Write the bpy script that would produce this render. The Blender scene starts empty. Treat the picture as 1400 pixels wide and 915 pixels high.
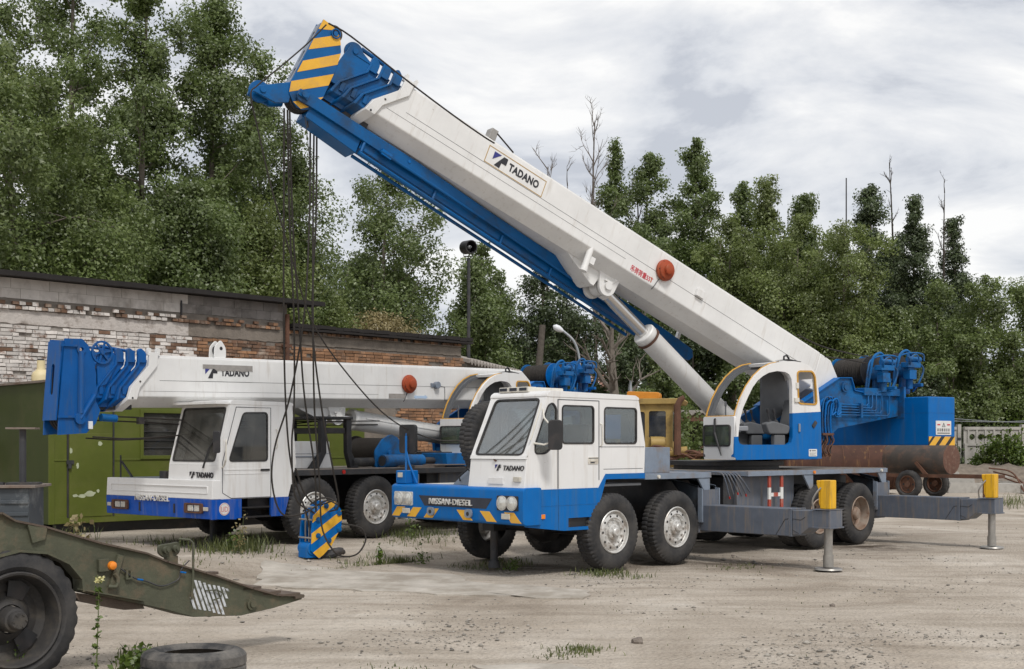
import bpy, bmesh, math, random
import numpy as np
from mathutils import Vector, Matrix, Euler

# ------------------------------------------------------------------ camera, sky, sun, exposure
SC = bpy.context.scene
COL = SC.collection
R = math.radians
cd = bpy.data.cameras.new('camera')
cam = bpy.data.objects.new('camera', cd)
COL.objects.link(cam)
cam.location = (0, 0, 1.796)
cam.rotation_euler = (R(90), 0, 0)
cd.sensor_width = 36.0
cd.lens = 36.0 * 1659.5 / 1400
cd.shift_y = (608.5 - 457.5) / 1400
cd.clip_start = 0.1
cd.clip_end = 5000
SC.camera = cam

SUN_EL, SUN_AZ = 52.0, 158.0          # azimuth clockwise from +Y (view direction)
wd = bpy.data.worlds.new('World')
SC.world = wd
wd.use_nodes = True
nt = wd.node_tree
for n in list(nt.nodes):
    nt.nodes.remove(n)
def wn(t, **k):
    n = nt.nodes.new(t)
    for a, b in k.items():
        setattr(n, a, b)
    return n
def link(a, b):
    nt.links.new(a, b)
sky = wn('ShaderNodeTexSky', sky_type='NISHITA')
sky.sun_disc = False
sky.sun_elevation = R(SUN_EL)
sky.sun_rotation = R(SUN_AZ)
bg1 = wn('ShaderNodeBackground')
bg1.inputs['Strength'].default_value = 0.1
link(sky.outputs[0], bg1.inputs['Color'])
tc = wn('ShaderNodeTexCoord')
sep = wn('ShaderNodeSeparateXYZ')
link(tc.outputs['Generated'], sep.inputs[0])
# project the view direction on a flat cloud layer
mx = wn('ShaderNodeMath', operation='MAXIMUM'); mx.inputs[1].default_value = 0.0
link(sep.outputs['Z'], mx.inputs[0])
ad = wn('ShaderNodeMath', operation='ADD'); ad.inputs[1].default_value = 0.34
link(mx.outputs[0], ad.inputs[0])
dvx = wn('ShaderNodeMath', operation='DIVIDE'); dvy = wn('ShaderNodeMath', operation='DIVIDE')
link(sep.outputs['X'], dvx.inputs[0]); link(ad.outputs[0], dvx.inputs[1])
link(sep.outputs['Y'], dvy.inputs[0]); link(ad.outputs[0], dvy.inputs[1])
cmb = wn('ShaderNodeCombineXYZ')
sx_ = wn('ShaderNodeMath', operation='MULTIPLY'); sx_.inputs[1].default_value = 0.85
link(dvx.outputs[0], sx_.inputs[0]); link(sx_.outputs[0], cmb.inputs[0]); link(dvy.outputs[0], cmb.inputs[1])
cmb.inputs[2].default_value = 3.7
nz = wn('ShaderNodeTexNoise'); nz.inputs['Scale'].default_value = 2.6
nz.inputs['Detail'].default_value = 9; nz.inputs['Roughness'].default_value = 0.58
nz.inputs['Distortion'].default_value = 0.45
link(cmb.outputs[0], nz.inputs['Vector'])
rp = wn('ShaderNodeValToRGB')
e = rp.color_ramp.elements
e[0].position = 0.39; e[0].color = (0.33, 0.346, 0.380, 1)
e[1].position = 0.58; e[1].color = (0.575, 0.572, 0.565, 1)
m_ = e.new(0.45); m_.color = (0.425, 0.437, 0.460, 1)
m_ = e.new(0.53); m_.color = (0.510, 0.513, 0.520, 1)
link(nz.outputs['Fac'], rp.inputs[0])
bg2 = wn('ShaderNodeBackground'); bg2.inputs['Strength'].default_value = 1.28
link(rp.outputs[0], bg2.inputs['Color'])
mixs = wn('ShaderNodeMixShader'); mixs.inputs[0].default_value = 0.95
link(bg1.outputs[0], mixs.inputs[1]); link(bg2.outputs[0], mixs.inputs[2])
wo = wn('ShaderNodeOutputWorld')
link(mixs.outputs[0], wo.inputs['Surface'])

sl = bpy.data.lights.new('sun', 'SUN')
sl.energy = 1.5
sl.angle = R(11)
sl.color = (1.0, 0.965, 0.92)
sun = bpy.data.objects.new('sun', sl)
COL.objects.link(sun)
sd = Vector((math.sin(R(SUN_AZ)) * math.cos(R(SUN_EL)), math.cos(R(SUN_AZ)) * math.cos(R(SUN_EL)), math.sin(R(SUN_EL))))
sun.rotation_euler = sd.to_track_quat('Z', 'Y').to_euler()
sun.location = (20, -20, 40)
vs = SC.view_settings
vs.view_transform = 'Standard'
vs.look = 'None'
vs.exposure = 0.47
vs.gamma = 1.0
SC.display_settings.display_device = 'sRGB'
SC.cycles.max_bounces = 6
SC.cycles.transparent_max_bounces = 16
SC.cycles.use_adaptive_sampling = True
SC.cycles.use_denoising = True

# ------------------------------------------------------------------ materials
MATS = {}
def mat(name, col, rough=0.6, metal=0.0, var=0.12, scale=6.0, dirt=None, dirt_amt=0.0, dirt_scale=1.3, bump=0.0,
        bump_scale=60.0, spec=0.5, streak=False, world=False, chips=0.0, col2=None, island=0.0, dirt_lo=0.5, dirt_hi=0.68, objvar=0.0):
    """principled paint / metal / stone with noise variation and blotches or streaks of dirt and wear"""
    m = bpy.data.materials.new(name)
    m.use_nodes = True
    t = m.node_tree
    N, L = t.nodes, t.links
    b = N['Principled BSDF']
    b.inputs['Roughness'].default_value = rough
    b.inputs['Metallic'].default_value = metal
    b.inputs['Specular IOR Level'].default_value = spec
    tcn = N.new('ShaderNodeTexCoord')
    if world: src = N.new('ShaderNodeNewGeometry').outputs['Position']
    else: src = tcn.outputs['Object']
    def noise(sc, det=6, vec=None, rg=0.6):
        n = N.new('ShaderNodeTexNoise'); n.inputs['Scale'].default_value = sc
        n.inputs['Detail'].default_value = det; n.inputs['Roughness'].default_value = rg
        L.new(vec or src, n.inputs['Vector']); return n
    n1 = noise(scale)
    r1 = N.new('ShaderNodeValToRGB')
    c = Vector(col[:3]); c2 = Vector((col2 or col)[:3])
    r1.color_ramp.elements[0].position = 0.28; r1.color_ramp.elements[1].position = 0.72
    r1.color_ramp.elements[0].color = (*(c * (1 - var)), 1)
    r1.color_ramp.elements[1].color = (*(c2 * (1 + var * 0.6)), 1)
    L.new(n1.outputs['Fac'], r1.inputs[0])
    out = r1.outputs[0]
    def mix(a, bb, f, mode='MIX'):
        x = N.new('ShaderNodeMix'); x.data_type = 'RGBA'; x.blend_type = mode
        if isinstance(f, float): x.inputs[0].default_value = f
        else: L.new(f, x.inputs[0])
        L.new(a, x.inputs[6])
        if isinstance(bb, tuple): x.inputs[7].default_value = bb
        else: L.new(bb, x.inputs[7])
        return x.outputs[2]
    if dirt is not None:
        vec = src
        if streak:
            mp = N.new('ShaderNodeMapping'); mp.inputs['Scale'].default_value = (6, 6, 0.55)
            L.new(vec, mp.inputs[0]); vec = mp.outputs[0]
        n2 = noise(dirt_scale, 8, vec, 0.68)
        r2 = N.new('ShaderNodeValToRGB')
        r2.color_ramp.elements[0].position = dirt_lo; r2.color_ramp.elements[1].position = dirt_hi
        r2.color_ramp.elements[0].color = (0, 0, 0, 1)
        r2.color_ramp.elements[1].color = (dirt_amt, dirt_amt, dirt_amt, 1)
        L.new(n2.outputs['Fac'], r2.inputs[0])
        out = mix(out, (*dirt, 1), r2.outputs[0])
    if chips:
        n4 = noise(11.0, 10, None, 0.72)
        r4 = N.new('ShaderNodeValToRGB'); r4.color_ramp.elements[0].position = 0.675; r4.color_ramp.elements[1].position = 0.70
        r4.color_ramp.elements[0].color = (0, 0, 0, 1); r4.color_ramp.elements[1].color = (chips, chips, chips, 1)
        L.new(n4.outputs['Fac'], r4.inputs[0]); out = mix(out, (0.15, 0.075, 0.04, 1), r4.outputs[0])
    if island or objvar:
        if objvar:
            g = N.new('ShaderNodeObjectInfo'); o_ = g.outputs['Random']; iv = objvar
        else:
            g = N.new('ShaderNodeNewGeometry'); o_ = g.outputs['Random Per Island']; iv = island
        mr = N.new('ShaderNodeMapRange'); mr.inputs[3].default_value = 1 - iv; mr.inputs[4].default_value = 1 + iv
        L.new(o_, mr.inputs[0])
        hs = N.new('ShaderNodeHueSaturation'); L.new(mr.outputs[0], hs.inputs['Value']); L.new(out, hs.inputs['Color'])
        out = hs.outputs[0]
    L.new(out, b.inputs['Base Color'])
    if bump:
        n3 = noise(bump_scale, 5)
        bp = N.new('ShaderNodeBump'); bp.inputs['Strength'].default_value = bump; bp.inputs['Distance'].default_value = 0.02
        L.new(n3.outputs['Fac'], bp.inputs['Height']); L.new(bp.outputs[0], b.inputs['Normal'])
    MATS[name] = m
    return m

def leafmat(name, c1, c2, trans=0.28):
    m = bpy.data.materials.new(name); m.use_nodes = True
    t = m.node_tree; N, L = t.nodes, t.links
    for n in list(N): N.remove(n)
    o = N.new('ShaderNodeOutputMaterial'); g = N.new('ShaderNodeNewGeometry')
    rr = N.new('ShaderNodeValToRGB'); e = rr.color_ramp.elements
    e[0].color = (*c1, 1); e[1].color = (*c2, 1)
    e[0].position = 0.15; e[1].position = 0.9
    L.new(g.outputs['Random Per Island'], rr.inputs[0])
    tcn = N.new('ShaderNodeTexCoord'); nz = N.new('ShaderNodeTexNoise'); nz.inputs['Scale'].default_value = 0.55
    L.new(tcn.outputs['Object'], nz.inputs['Vector'])
    mr = N.new('ShaderNodeMapRange'); mr.inputs[1].default_value = 0.3; mr.inputs[2].default_value = 0.7
    mr.inputs[3].default_value = 0.70; mr.inputs[4].default_value = 1.35
    L.new(nz.outputs['Fac'], mr.inputs[0])
    hs = N.new('ShaderNodeHueSaturation'); L.new(mr.outputs[0], hs.inputs['Value']); L.new(rr.outputs[0], hs.inputs['Color'])
    d = N.new('ShaderNodeBsdfDiffuse'); tr = N.new('ShaderNodeBsdfTranslucent'); mx = N.new('ShaderNodeMixShader')
    gl = N.new('ShaderNodeBsdfGlossy'); gl.inputs['Roughness'].default_value = 0.45; mx2 = N.new('ShaderNodeMixShader')
    L.new(hs.outputs[0], d.inputs[0]); L.new(hs.outputs[0], tr.inputs[0])
    mx.inputs[0].default_value = trans; mx2.inputs[0].default_value = 0.05
    L.new(d.outputs[0], mx.inputs[1]); L.new(tr.outputs[0], mx.inputs[2])
    L.new(mx.outputs[0], mx2.inputs[1]); L.new(gl.outputs[0], mx2.inputs[2])
    L.new(mx2.outputs[0], o.inputs[0])
    MATS[name] = m
    return m

def glassmat(name, tint=(0.75, 0.82, 0.82), refl=0.10, dust=1.0):
    m = bpy.data.materials.new(name); m.use_nodes = True
    t = m.node_tree; N, L = t.nodes, t.links
    for n in list(N): N.remove(n)
    o = N.new('ShaderNodeOutputMaterial')
    tr = N.new('ShaderNodeBsdfTransparent'); tr.inputs[0].default_value = (*tint, 1)
    gl = N.new('ShaderNodeBsdfGlossy'); gl.inputs['Roughness'].default_value = 0.03
    fr = N.new('ShaderNodeLayerWeight'); fr.inputs[0].default_value = 0.25
    mr = N.new('ShaderNodeMapRange'); mr.inputs[3].default_value = refl; mr.inputs[4].default_value = 0.75
    L.new(fr.outputs['Fresnel'], mr.inputs[0])
    mx = N.new('ShaderNodeMixShader'); L.new(mr.outputs[0], mx.inputs[0])
    L.new(tr.outputs[0], mx.inputs[1]); L.new(gl.outputs[0], mx.inputs[2])
    # a thin film of dust on the pane
    df = N.new('ShaderNodeBsdfDiffuse'); df.inputs[0].default_value = (0.42, 0.40, 0.36, 1)
    tcn = N.new('ShaderNodeTexCoord'); nz = N.new('ShaderNodeTexNoise'); nz.inputs['Scale'].default_value = 2.5
    nz.inputs['Detail'].default_value = 7; L.new(tcn.outputs['Object'], nz.inputs['Vector'])
    r3 = N.new('ShaderNodeMapRange'); r3.inputs[1].default_value = 0.35; r3.inputs[2].default_value = 0.75
    r3.inputs[3].default_value = 0.04 * dust; r3.inputs[4].default_value = 0.20 * dust
    L.new(nz.outputs['Fac'], r3.inputs[0])
    m2 = N.new('ShaderNodeMixShader'); L.new(r3.outputs[0], m2.inputs[0])
    L.new(mx.outputs[0], m2.inputs[1]); L.new(df.outputs[0], m2.inputs[2])
    L.new(m2.outputs[0], o.inputs[0])
    MATS[name] = m
    return m

RUST = (0.16, 0.06, 0.025)
DUST = (0.30, 0.27, 0.22)
GRIME = (0.22, 0.19, 0.15)
mat('white_paint', (0.76, 0.755, 0.745), 0.38, var=0.05, scale=2.0, dirt=(0.42, 0.35, 0.27), dirt_amt=0.5, dirt_scale=1.1, streak=True, dirt_lo=0.54, dirt_hi=0.78, chips=0.8)
mat('boom_paint', (0.74, 0.735, 0.72), 0.42, var=0.10, scale=1.6, dirt=(0.36, 0.29, 0.21), dirt_amt=0.5, dirt_scale=2.4, dirt_lo=0.55, dirt_hi=0.80, streak=True, chips=0.7)
mat('boom_under_paint', (0.55, 0.50, 0.43), 0.6, var=0.12, scale=3.0, dirt=(0.30, 0.25, 0.20), dirt_amt=0.8, dirt_scale=2.6, dirt_lo=0.42, dirt_hi=0.66)
mat('ivory_paint', (0.68, 0.65, 0.58), 0.45, var=0.06, dirt=(0.36, 0.29, 0.20), dirt_amt=0.6, dirt_scale=3)
mat('blue_paint', (0.0, 0.130, 0.43), 0.42, chips=0.6, spec=0.2, var=0.10, scale=3, dirt=(0.06, 0.13, 0.22), dirt_amt=0.4, dirt_scale=1.6, streak=True)
mat('boom_blue', (0.001, 0.098, 0.30), 0.45, spec=0.28, var=0.15, scale=3, dirt=(0.03, 0.05, 0.08), dirt_amt=0.75, dirt_scale=1.8)
mat('deep_blue', (0.002, 0.075, 0.41), 0.45, spec=0.28, var=0.10, scale=3, dirt=(0.20, 0.20, 0.22), dirt_amt=0.45, dirt_scale=2.2, streak=True)
mat('machinery_blue', (0.003, 0.118, 0.345), 0.5, spec=0.28, var=0.2, scale=5, dirt=(0.035, 0.045, 0.06), dirt_amt=0.85, dirt_scale=3.5, dirt_lo=0.45, dirt_hi=0.66)
mat('head_blue', (0.001, 0.085, 0.31), 0.45, spec=0.28, var=0.14, scale=3, dirt=(0.06, 0.09, 0.13), dirt_amt=0.6, dirt_scale=1.8, streak=True)
mat('yellow_paint', (0.78, 0.42, 0.035), 0.45, var=0.08, dirt=(0.40, 0.25, 0.10), dirt_amt=0.5, dirt_scale=3)
mat('jack_yellow', (0.78, 0.43, 0.01), 0.5, chips=0.9, var=0.06, dirt=(0.25, 0.15, 0.05), dirt_amt=0.7, dirt_scale=2.2, streak=True)
mat('seal_yellow', (0.55, 0.29, 0.04), 0.6, var=0.2, scale=14)
mat('chassis_grey', (0.20, 0.24, 0.30), 0.5, chips=0.9, var=0.16, dirt=(0.20, 0.14, 0.09), dirt_amt=0.75, dirt_scale=2.5)
mat('outrigger_grey', (0.105, 0.122, 0.155), 0.5, chips=0.8, var=0.16, dirt=(0.22, 0.175, 0.13), dirt_amt=0.75, dirt_scale=2.4, streak=True)
mat('deck_steel', (0.25, 0.22, 0.19), 0.65, var=0.25, scale=3, dirt=(0.20, 0.12, 0.08), dirt_amt=0.6, dirt_scale=2)
mat('dark_steel', (0.035, 0.036, 0.04), 0.6, var=0.3, scale=5, dirt=(0.11, 0.08, 0.06), dirt_amt=0.5, dirt_scale=3)
mat('black_metal', (0.018, 0.018, 0.02), 0.5, var=0.3, dirt=(0.08, 0.06, 0.05), dirt_amt=0.4, dirt_scale=4)
mat('black_rubber', (0.022, 0.022, 0.024), 0.78, var=0.3, scale=4, dirt=(0.13, 0.115, 0.095), dirt_amt=0.55, dirt_scale=5, dirt_lo=0.45, dirt_hi=0.75, bump=0.15, bump_scale=90)
mat('tyre_dusty', (0.024, 0.024, 0.026), 0.82, var=0.3, scale=4, dirt=(0.12, 0.108, 0.094), dirt_amt=0.55, dirt_scale=3.5, dirt_lo=0.40, dirt_hi=0.75, bump=0.2, bump_scale=80)
mat('tyre_grey', (0.045, 0.045, 0.046), 0.85, var=0.3, scale=4, dirt=(0.22, 0.20, 0.175), dirt_amt=0.8, dirt_scale=4, dirt_lo=0.40, dirt_hi=0.70, bump=0.3, bump_scale=70)
mat('rim_silver', (0.62, 0.61, 0.585), 0.42, 0.25, var=0.15, scale=8, dirt=(0.25, 0.19, 0.14), dirt_amt=0.75, dirt_scale=9)
mat('rim_rusty', (0.40, 0.33, 0.27), 0.7, 0.1, var=0.3, scale=10, dirt=(0.15, 0.075, 0.04), dirt_amt=0.9, dirt_scale=5, dirt_lo=0.38, dirt_hi=0.6)
mat('rust', (0.125, 0.058, 0.035), 0.85, var=0.4, scale=4, dirt=(0.05, 0.03, 0.025), dirt_amt=0.6, dirt_scale=3, bump=0.3)
mat('rust_streaked', (0.070, 0.027, 0.016), 0.8, var=0.35, scale=3, dirt=(0.28, 0.15, 0.05), dirt_amt=0.75, dirt_scale=1.0, streak=True, dirt_lo=0.55, dirt_hi=0.7, bump=0.2)
mat('tank_grey', (0.058, 0.048, 0.042), 0.7, var=0.3, scale=3, dirt=(0.17, 0.085, 0.05), dirt_amt=0.7, dirt_scale=2.2)
mat('tank_end_rust', (0.13, 0.062, 0.042), 0.8, var=0.25, scale=5, dirt=(0.24, 0.17, 0.13), dirt_amt=0.6, dirt_scale=6)
mat('chrome_rod', (0.62, 0.61, 0.60), 0.18, 1.0, var=0.06)
mat('jack_steel', (0.36, 0.345, 0.32), 0.42, 0.55, var=0.2, scale=6, dirt=(0.20, 0.15, 0.11), dirt_amt=0.5, dirt_scale=5)
mat('orange_lamp', (0.34, 0.060, 0.020), 0.55, spec=0.3, var=0.12, dirt=(0.28, 0.10, 0.05), dirt_amt=0.5, dirt_scale=5)
mat('amber_lens', (0.80, 0.24, 0.02), 0.25, var=0.05)
mat('red_lens', (0.45, 0.02, 0.015), 0.3, var=0.05)
mat('headlight_glass', (0.66, 0.66, 0.62), 0.15, 0.35, var=0.25, scale=25)
mat('lens_clear', (0.55, 0.52, 0.45), 0.3, var=0.2, scale=20)
mat('navy_ink', (0.03, 0.035, 0.20), 0.5, var=0.05)
mat('black_ink', (0.02, 0.02, 0.025), 0.5, var=0.05)
mat('red_ink', (0.55, 0.04, 0.06), 0.5, var=0.05)
mat('pale_blue_ink', (0.42, 0.55, 0.72), 0.5, var=0.05)
mat('gold_ink', (0.45, 0.30, 0.12), 0.5, var=0.05)
mat('silver_letter', (0.70, 0.69, 0.66), 0.35, 0.2, var=0.2, scale=30, dirt=(0.25, 0.22, 0.18), dirt_amt=0.8, dirt_scale=18)
mat('sticker_white', (0.70, 0.70, 0.68), 0.5, var=0.06, dirt=(0.4, 0.36, 0.30), dirt_amt=0.4)
mat('sticker_torn', (0.30, 0.28, 0.26), 0.8, var=0.2, scale=10)
mat('red_band', (0.38, 0.06, 0.035), 0.5, var=0.15, dirt=(0.45, 0.33, 0.27), dirt_amt=0.5, dirt_scale=6)
mat('cab_interior_grey', (0.115, 0.120, 0.128), 0.75, var=0.12)
mat('cab_interior_light', (0.30, 0.31, 0.33), 0.7, var=0.1)
mat('seat_black', (0.03, 0.03, 0.033), 0.8, var=0.2)
mat('rope_steel', (0.030, 0.025, 0.021), 0.7, 0.2, var=0.3, scale=30)
mat('olive_paint', (0.080, 0.083, 0.052), 0.7, chips=0.9, var=0.25, scale=5, dirt=(0.17, 0.12, 0.075), dirt_amt=0.8, dirt_scale=4.5, bump=0.3, bump_scale=30, dirt_lo=0.50, dirt_hi=0.72)
mat('olive_rust', (0.115, 0.085, 0.065), 0.85, var=0.3, scale=6, dirt=(0.07, 0.065, 0.045), dirt_amt=0.8, dirt_scale=3, bump=0.3)
mat('muddy_rim', (0.045, 0.042, 0.040), 0.75, var=0.3, scale=6, dirt=(0.10, 0.085, 0.065), dirt_amt=0.7, dirt_scale=4, bump=0.2)
mat('white_worn', (0.58, 0.60, 0.62), 0.7, var=0.1, dirt=(0.07, 0.068, 0.05), dirt_amt=0.95, dirt_scale=14, dirt_lo=0.50, dirt_hi=0.62)
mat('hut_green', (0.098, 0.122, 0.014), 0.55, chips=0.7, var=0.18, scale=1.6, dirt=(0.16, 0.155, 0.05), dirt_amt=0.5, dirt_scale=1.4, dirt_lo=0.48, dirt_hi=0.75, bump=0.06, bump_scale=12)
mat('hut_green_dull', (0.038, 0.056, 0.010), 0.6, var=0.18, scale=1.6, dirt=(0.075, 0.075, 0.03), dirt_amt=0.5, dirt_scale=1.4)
mat('paint_chip', (0.46, 0.50, 0.34), 0.8, var=0.2, scale=9)
mat('cabinet_grey', (0.050, 0.060, 0.070), 0.6, var=0.2, scale=2, dirt=(0.30, 0.31, 0.31), dirt_amt=0.6, dirt_scale=2.4, bump=0.05)
mat('rusty_top', (0.20, 0.165, 0.14), 0.8, var=0.3, scale=5, dirt=(0.12, 0.065, 0.04), dirt_amt=0.7, dirt_scale=3)
mat('mortar', (0.20, 0.175, 0.15), 0.95, var=0.3, scale=4, bump=0.5, bump_scale=25)
mat('mortar_white', (0.34, 0.31, 0.28), 0.95, var=0.3, scale=5, dirt=(0.10, 0.075, 0.06), dirt_amt=0.8, dirt_scale=3, bump=0.5, bump_scale=25)
mat('plaster_white', (0.56, 0.515, 0.475), 0.95, var=0.25, scale=3, dirt=(0.17, 0.135, 0.11), dirt_amt=0.9, dirt_scale=3.0, bump=0.8, bump_scale=20)
mat('plaster_grey', (0.21, 0.18, 0.15), 0.95, var=0.25, scale=3, dirt=(0.10, 0.085, 0.07), dirt_amt=0.7, dirt_scale=2.0, bump=0.8, bump_scale=18)
mat('block_pale', (0.62, 0.58, 0.54), 0.92, var=0.18, scale=2, dirt=(0.30, 0.265, 0.235), dirt_amt=0.75, dirt_scale=1.6, objvar=0.07, bump=0.5, world=True)
mat('block_grey', (0.25, 0.23, 0.215), 0.92, var=0.3, scale=2, dirt=(0.09, 0.08, 0.07), dirt_amt=0.85, dirt_scale=1.5, objvar=0.18, bump=0.5, world=True)
for nm, k in (('', 'objvar'), ('_mass', 'island')):
    mat('brick_white' + nm, (0.63, 0.59, 0.55), 0.92, var=0.15, scale=8, dirt=(0.20, 0.105, 0.065), dirt_amt=0.9, dirt_scale=4.5, dirt_lo=0.53, dirt_hi=0.64, bump=0.5, world=True, **{k: 0.20})
    mat('brick_brown' + nm, (0.165, 0.095, 0.06), 0.92, var=0.4, scale=3, dirt=(0.33, 0.28, 0.23), dirt_amt=0.75, dirt_scale=3.2, bump=0.5, world=True, **{k: 0.35})
    mat('brick_orange' + nm, (0.30, 0.16, 0.085), 0.92, var=0.35, scale=3, dirt=(0.15, 0.11, 0.085), dirt_amt=0.8, dirt_scale=2.4, bump=0.5, world=True, **{k: 0.3})
mat('roof_felt', (0.018, 0.015, 0.014), 0.9, var=0.3, scale=3, bump=0.3)
mat('slate_grey', (0.30, 0.27, 0.24), 0.9, var=0.2, scale=4, dirt=(0.14, 0.12, 0.10), dirt_amt=0.6, dirt_scale=3)
mat('red_tile', (0.36, 0.20, 0.15), 0.9, var=0.25, scale=6)
mat('wood_grey', (0.10, 0.085, 0.07), 0.9, var=0.3, scale=8, bump=0.4)
mat('bark_pale', (0.17, 0.145, 0.12), 0.95, var=0.35, scale=6, bump=0.5, bump_scale=20)
mat('bark_dark', (0.060, 0.050, 0.040), 0.95, var=0.35, scale=6, bump=0.5, bump_scale=20)
mat('bark_dead', (0.15, 0.125, 0.105), 0.95, var=0.3, scale=6)
mat('lamp_white', (0.70, 0.72, 0.74), 0.35, var=0.05)
mat('lamp_post_grey', (0.33, 0.35, 0.37), 0.5, 0.3, var=0.15)
mat('concrete', (0.42, 0.40, 0.365), 0.92, var=0.2, scale=2, dirt=(0.18, 0.165, 0.14), dirt_amt=0.7, dirt_scale=1.6, bump=0.3)
mat('slab_concrete', (0.47, 0.43, 0.375), 0.92, var=0.2, scale=2.5, dirt=(0.27, 0.235, 0.19), dirt_amt=0.9, dirt_scale=1.5, dirt_lo=0.42, dirt_hi=0.62, world=True, bump=0.4, bump_scale=50)
mat('stone', (0.30, 0.275, 0.24), 0.95, var=0.3, scale=7, island=0.5, bump=0.4)
mat('single_stone', (0.19, 0.16, 0.135), 0.95, var=0.3, scale=9, bump=0.6)
mat('loader_yellow', (0.36, 0.245, 0.075), 0.6, var=0.2, scale=3, dirt=(0.11, 0.065, 0.03), dirt_amt=0.85, dirt_scale=2.4)
mat('beacon_orange', (0.62, 0.24, 0.02), 0.5, var=0.12)
mat('cream_can', (0.66, 0.56, 0.33), 0.5, var=0.06)
mat('dark_soil', (0.20, 0.165, 0.13), 0.95, var=0.35, scale=5, bump=0.6)
mat('grille_dark', (0.03, 0.035, 0.05), 0.7, var=0.2)
leafmat('leaf_poplar', (0.100, 0.144, 0.036), (0.180, 0.230, 0.080), 0.45)
leafmat('leaf_light', (0.140, 0.184, 0.042), (0.220, 0.264, 0.092), 0.45)
leafmat('leaf_dark', (0.048, 0.072, 0.028), (0.095, 0.126, 0.050))
leafmat('leaf_elm', (0.116, 0.162, 0.040), (0.196, 0.244, 0.082), 0.45)
leafmat('leaf_bush', (0.055, 0.095, 0.012), (0.14, 0.20, 0.035))
leafmat('grass_blade', (0.060, 0.080, 0.018), (0.17, 0.19, 0.065))
leafmat('grass_dry', (0.20, 0.16, 0.07), (0.36, 0.30, 0.15))
leafmat('weed_flower', (0.60, 0.55, 0.22), (0.75, 0.72, 0.40))
glassmat('cab_glass', (0.66, 0.72, 0.73), 0.09, 0.5)
glassmat('screen_glass', (0.76, 0.82, 0.84), 0.20, 0.8)
glassmat('cab_glass_dark', (0.42, 0.46, 0.46), 0.06)
glassmat('green_glass', (0.50, 0.66, 0.58), 0.10)

# ------------------------------------------------------------------ mesh builder
def frame_of(d):
    d = Vector(d).normalized()
    a = Vector((0, 0, 1)) if abs(d.z) < 0.9 else Vector((1, 0, 0))
    u = d.cross(a).normalized()
    return d, u, d.cross(u).normalized()

def to3(plane, a, b, c):
    if plane == 'xz': return (a, c, b)
    if plane == 'xy': return (a, b, c)
    return (c, a, b)                    # 'yz'

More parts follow.
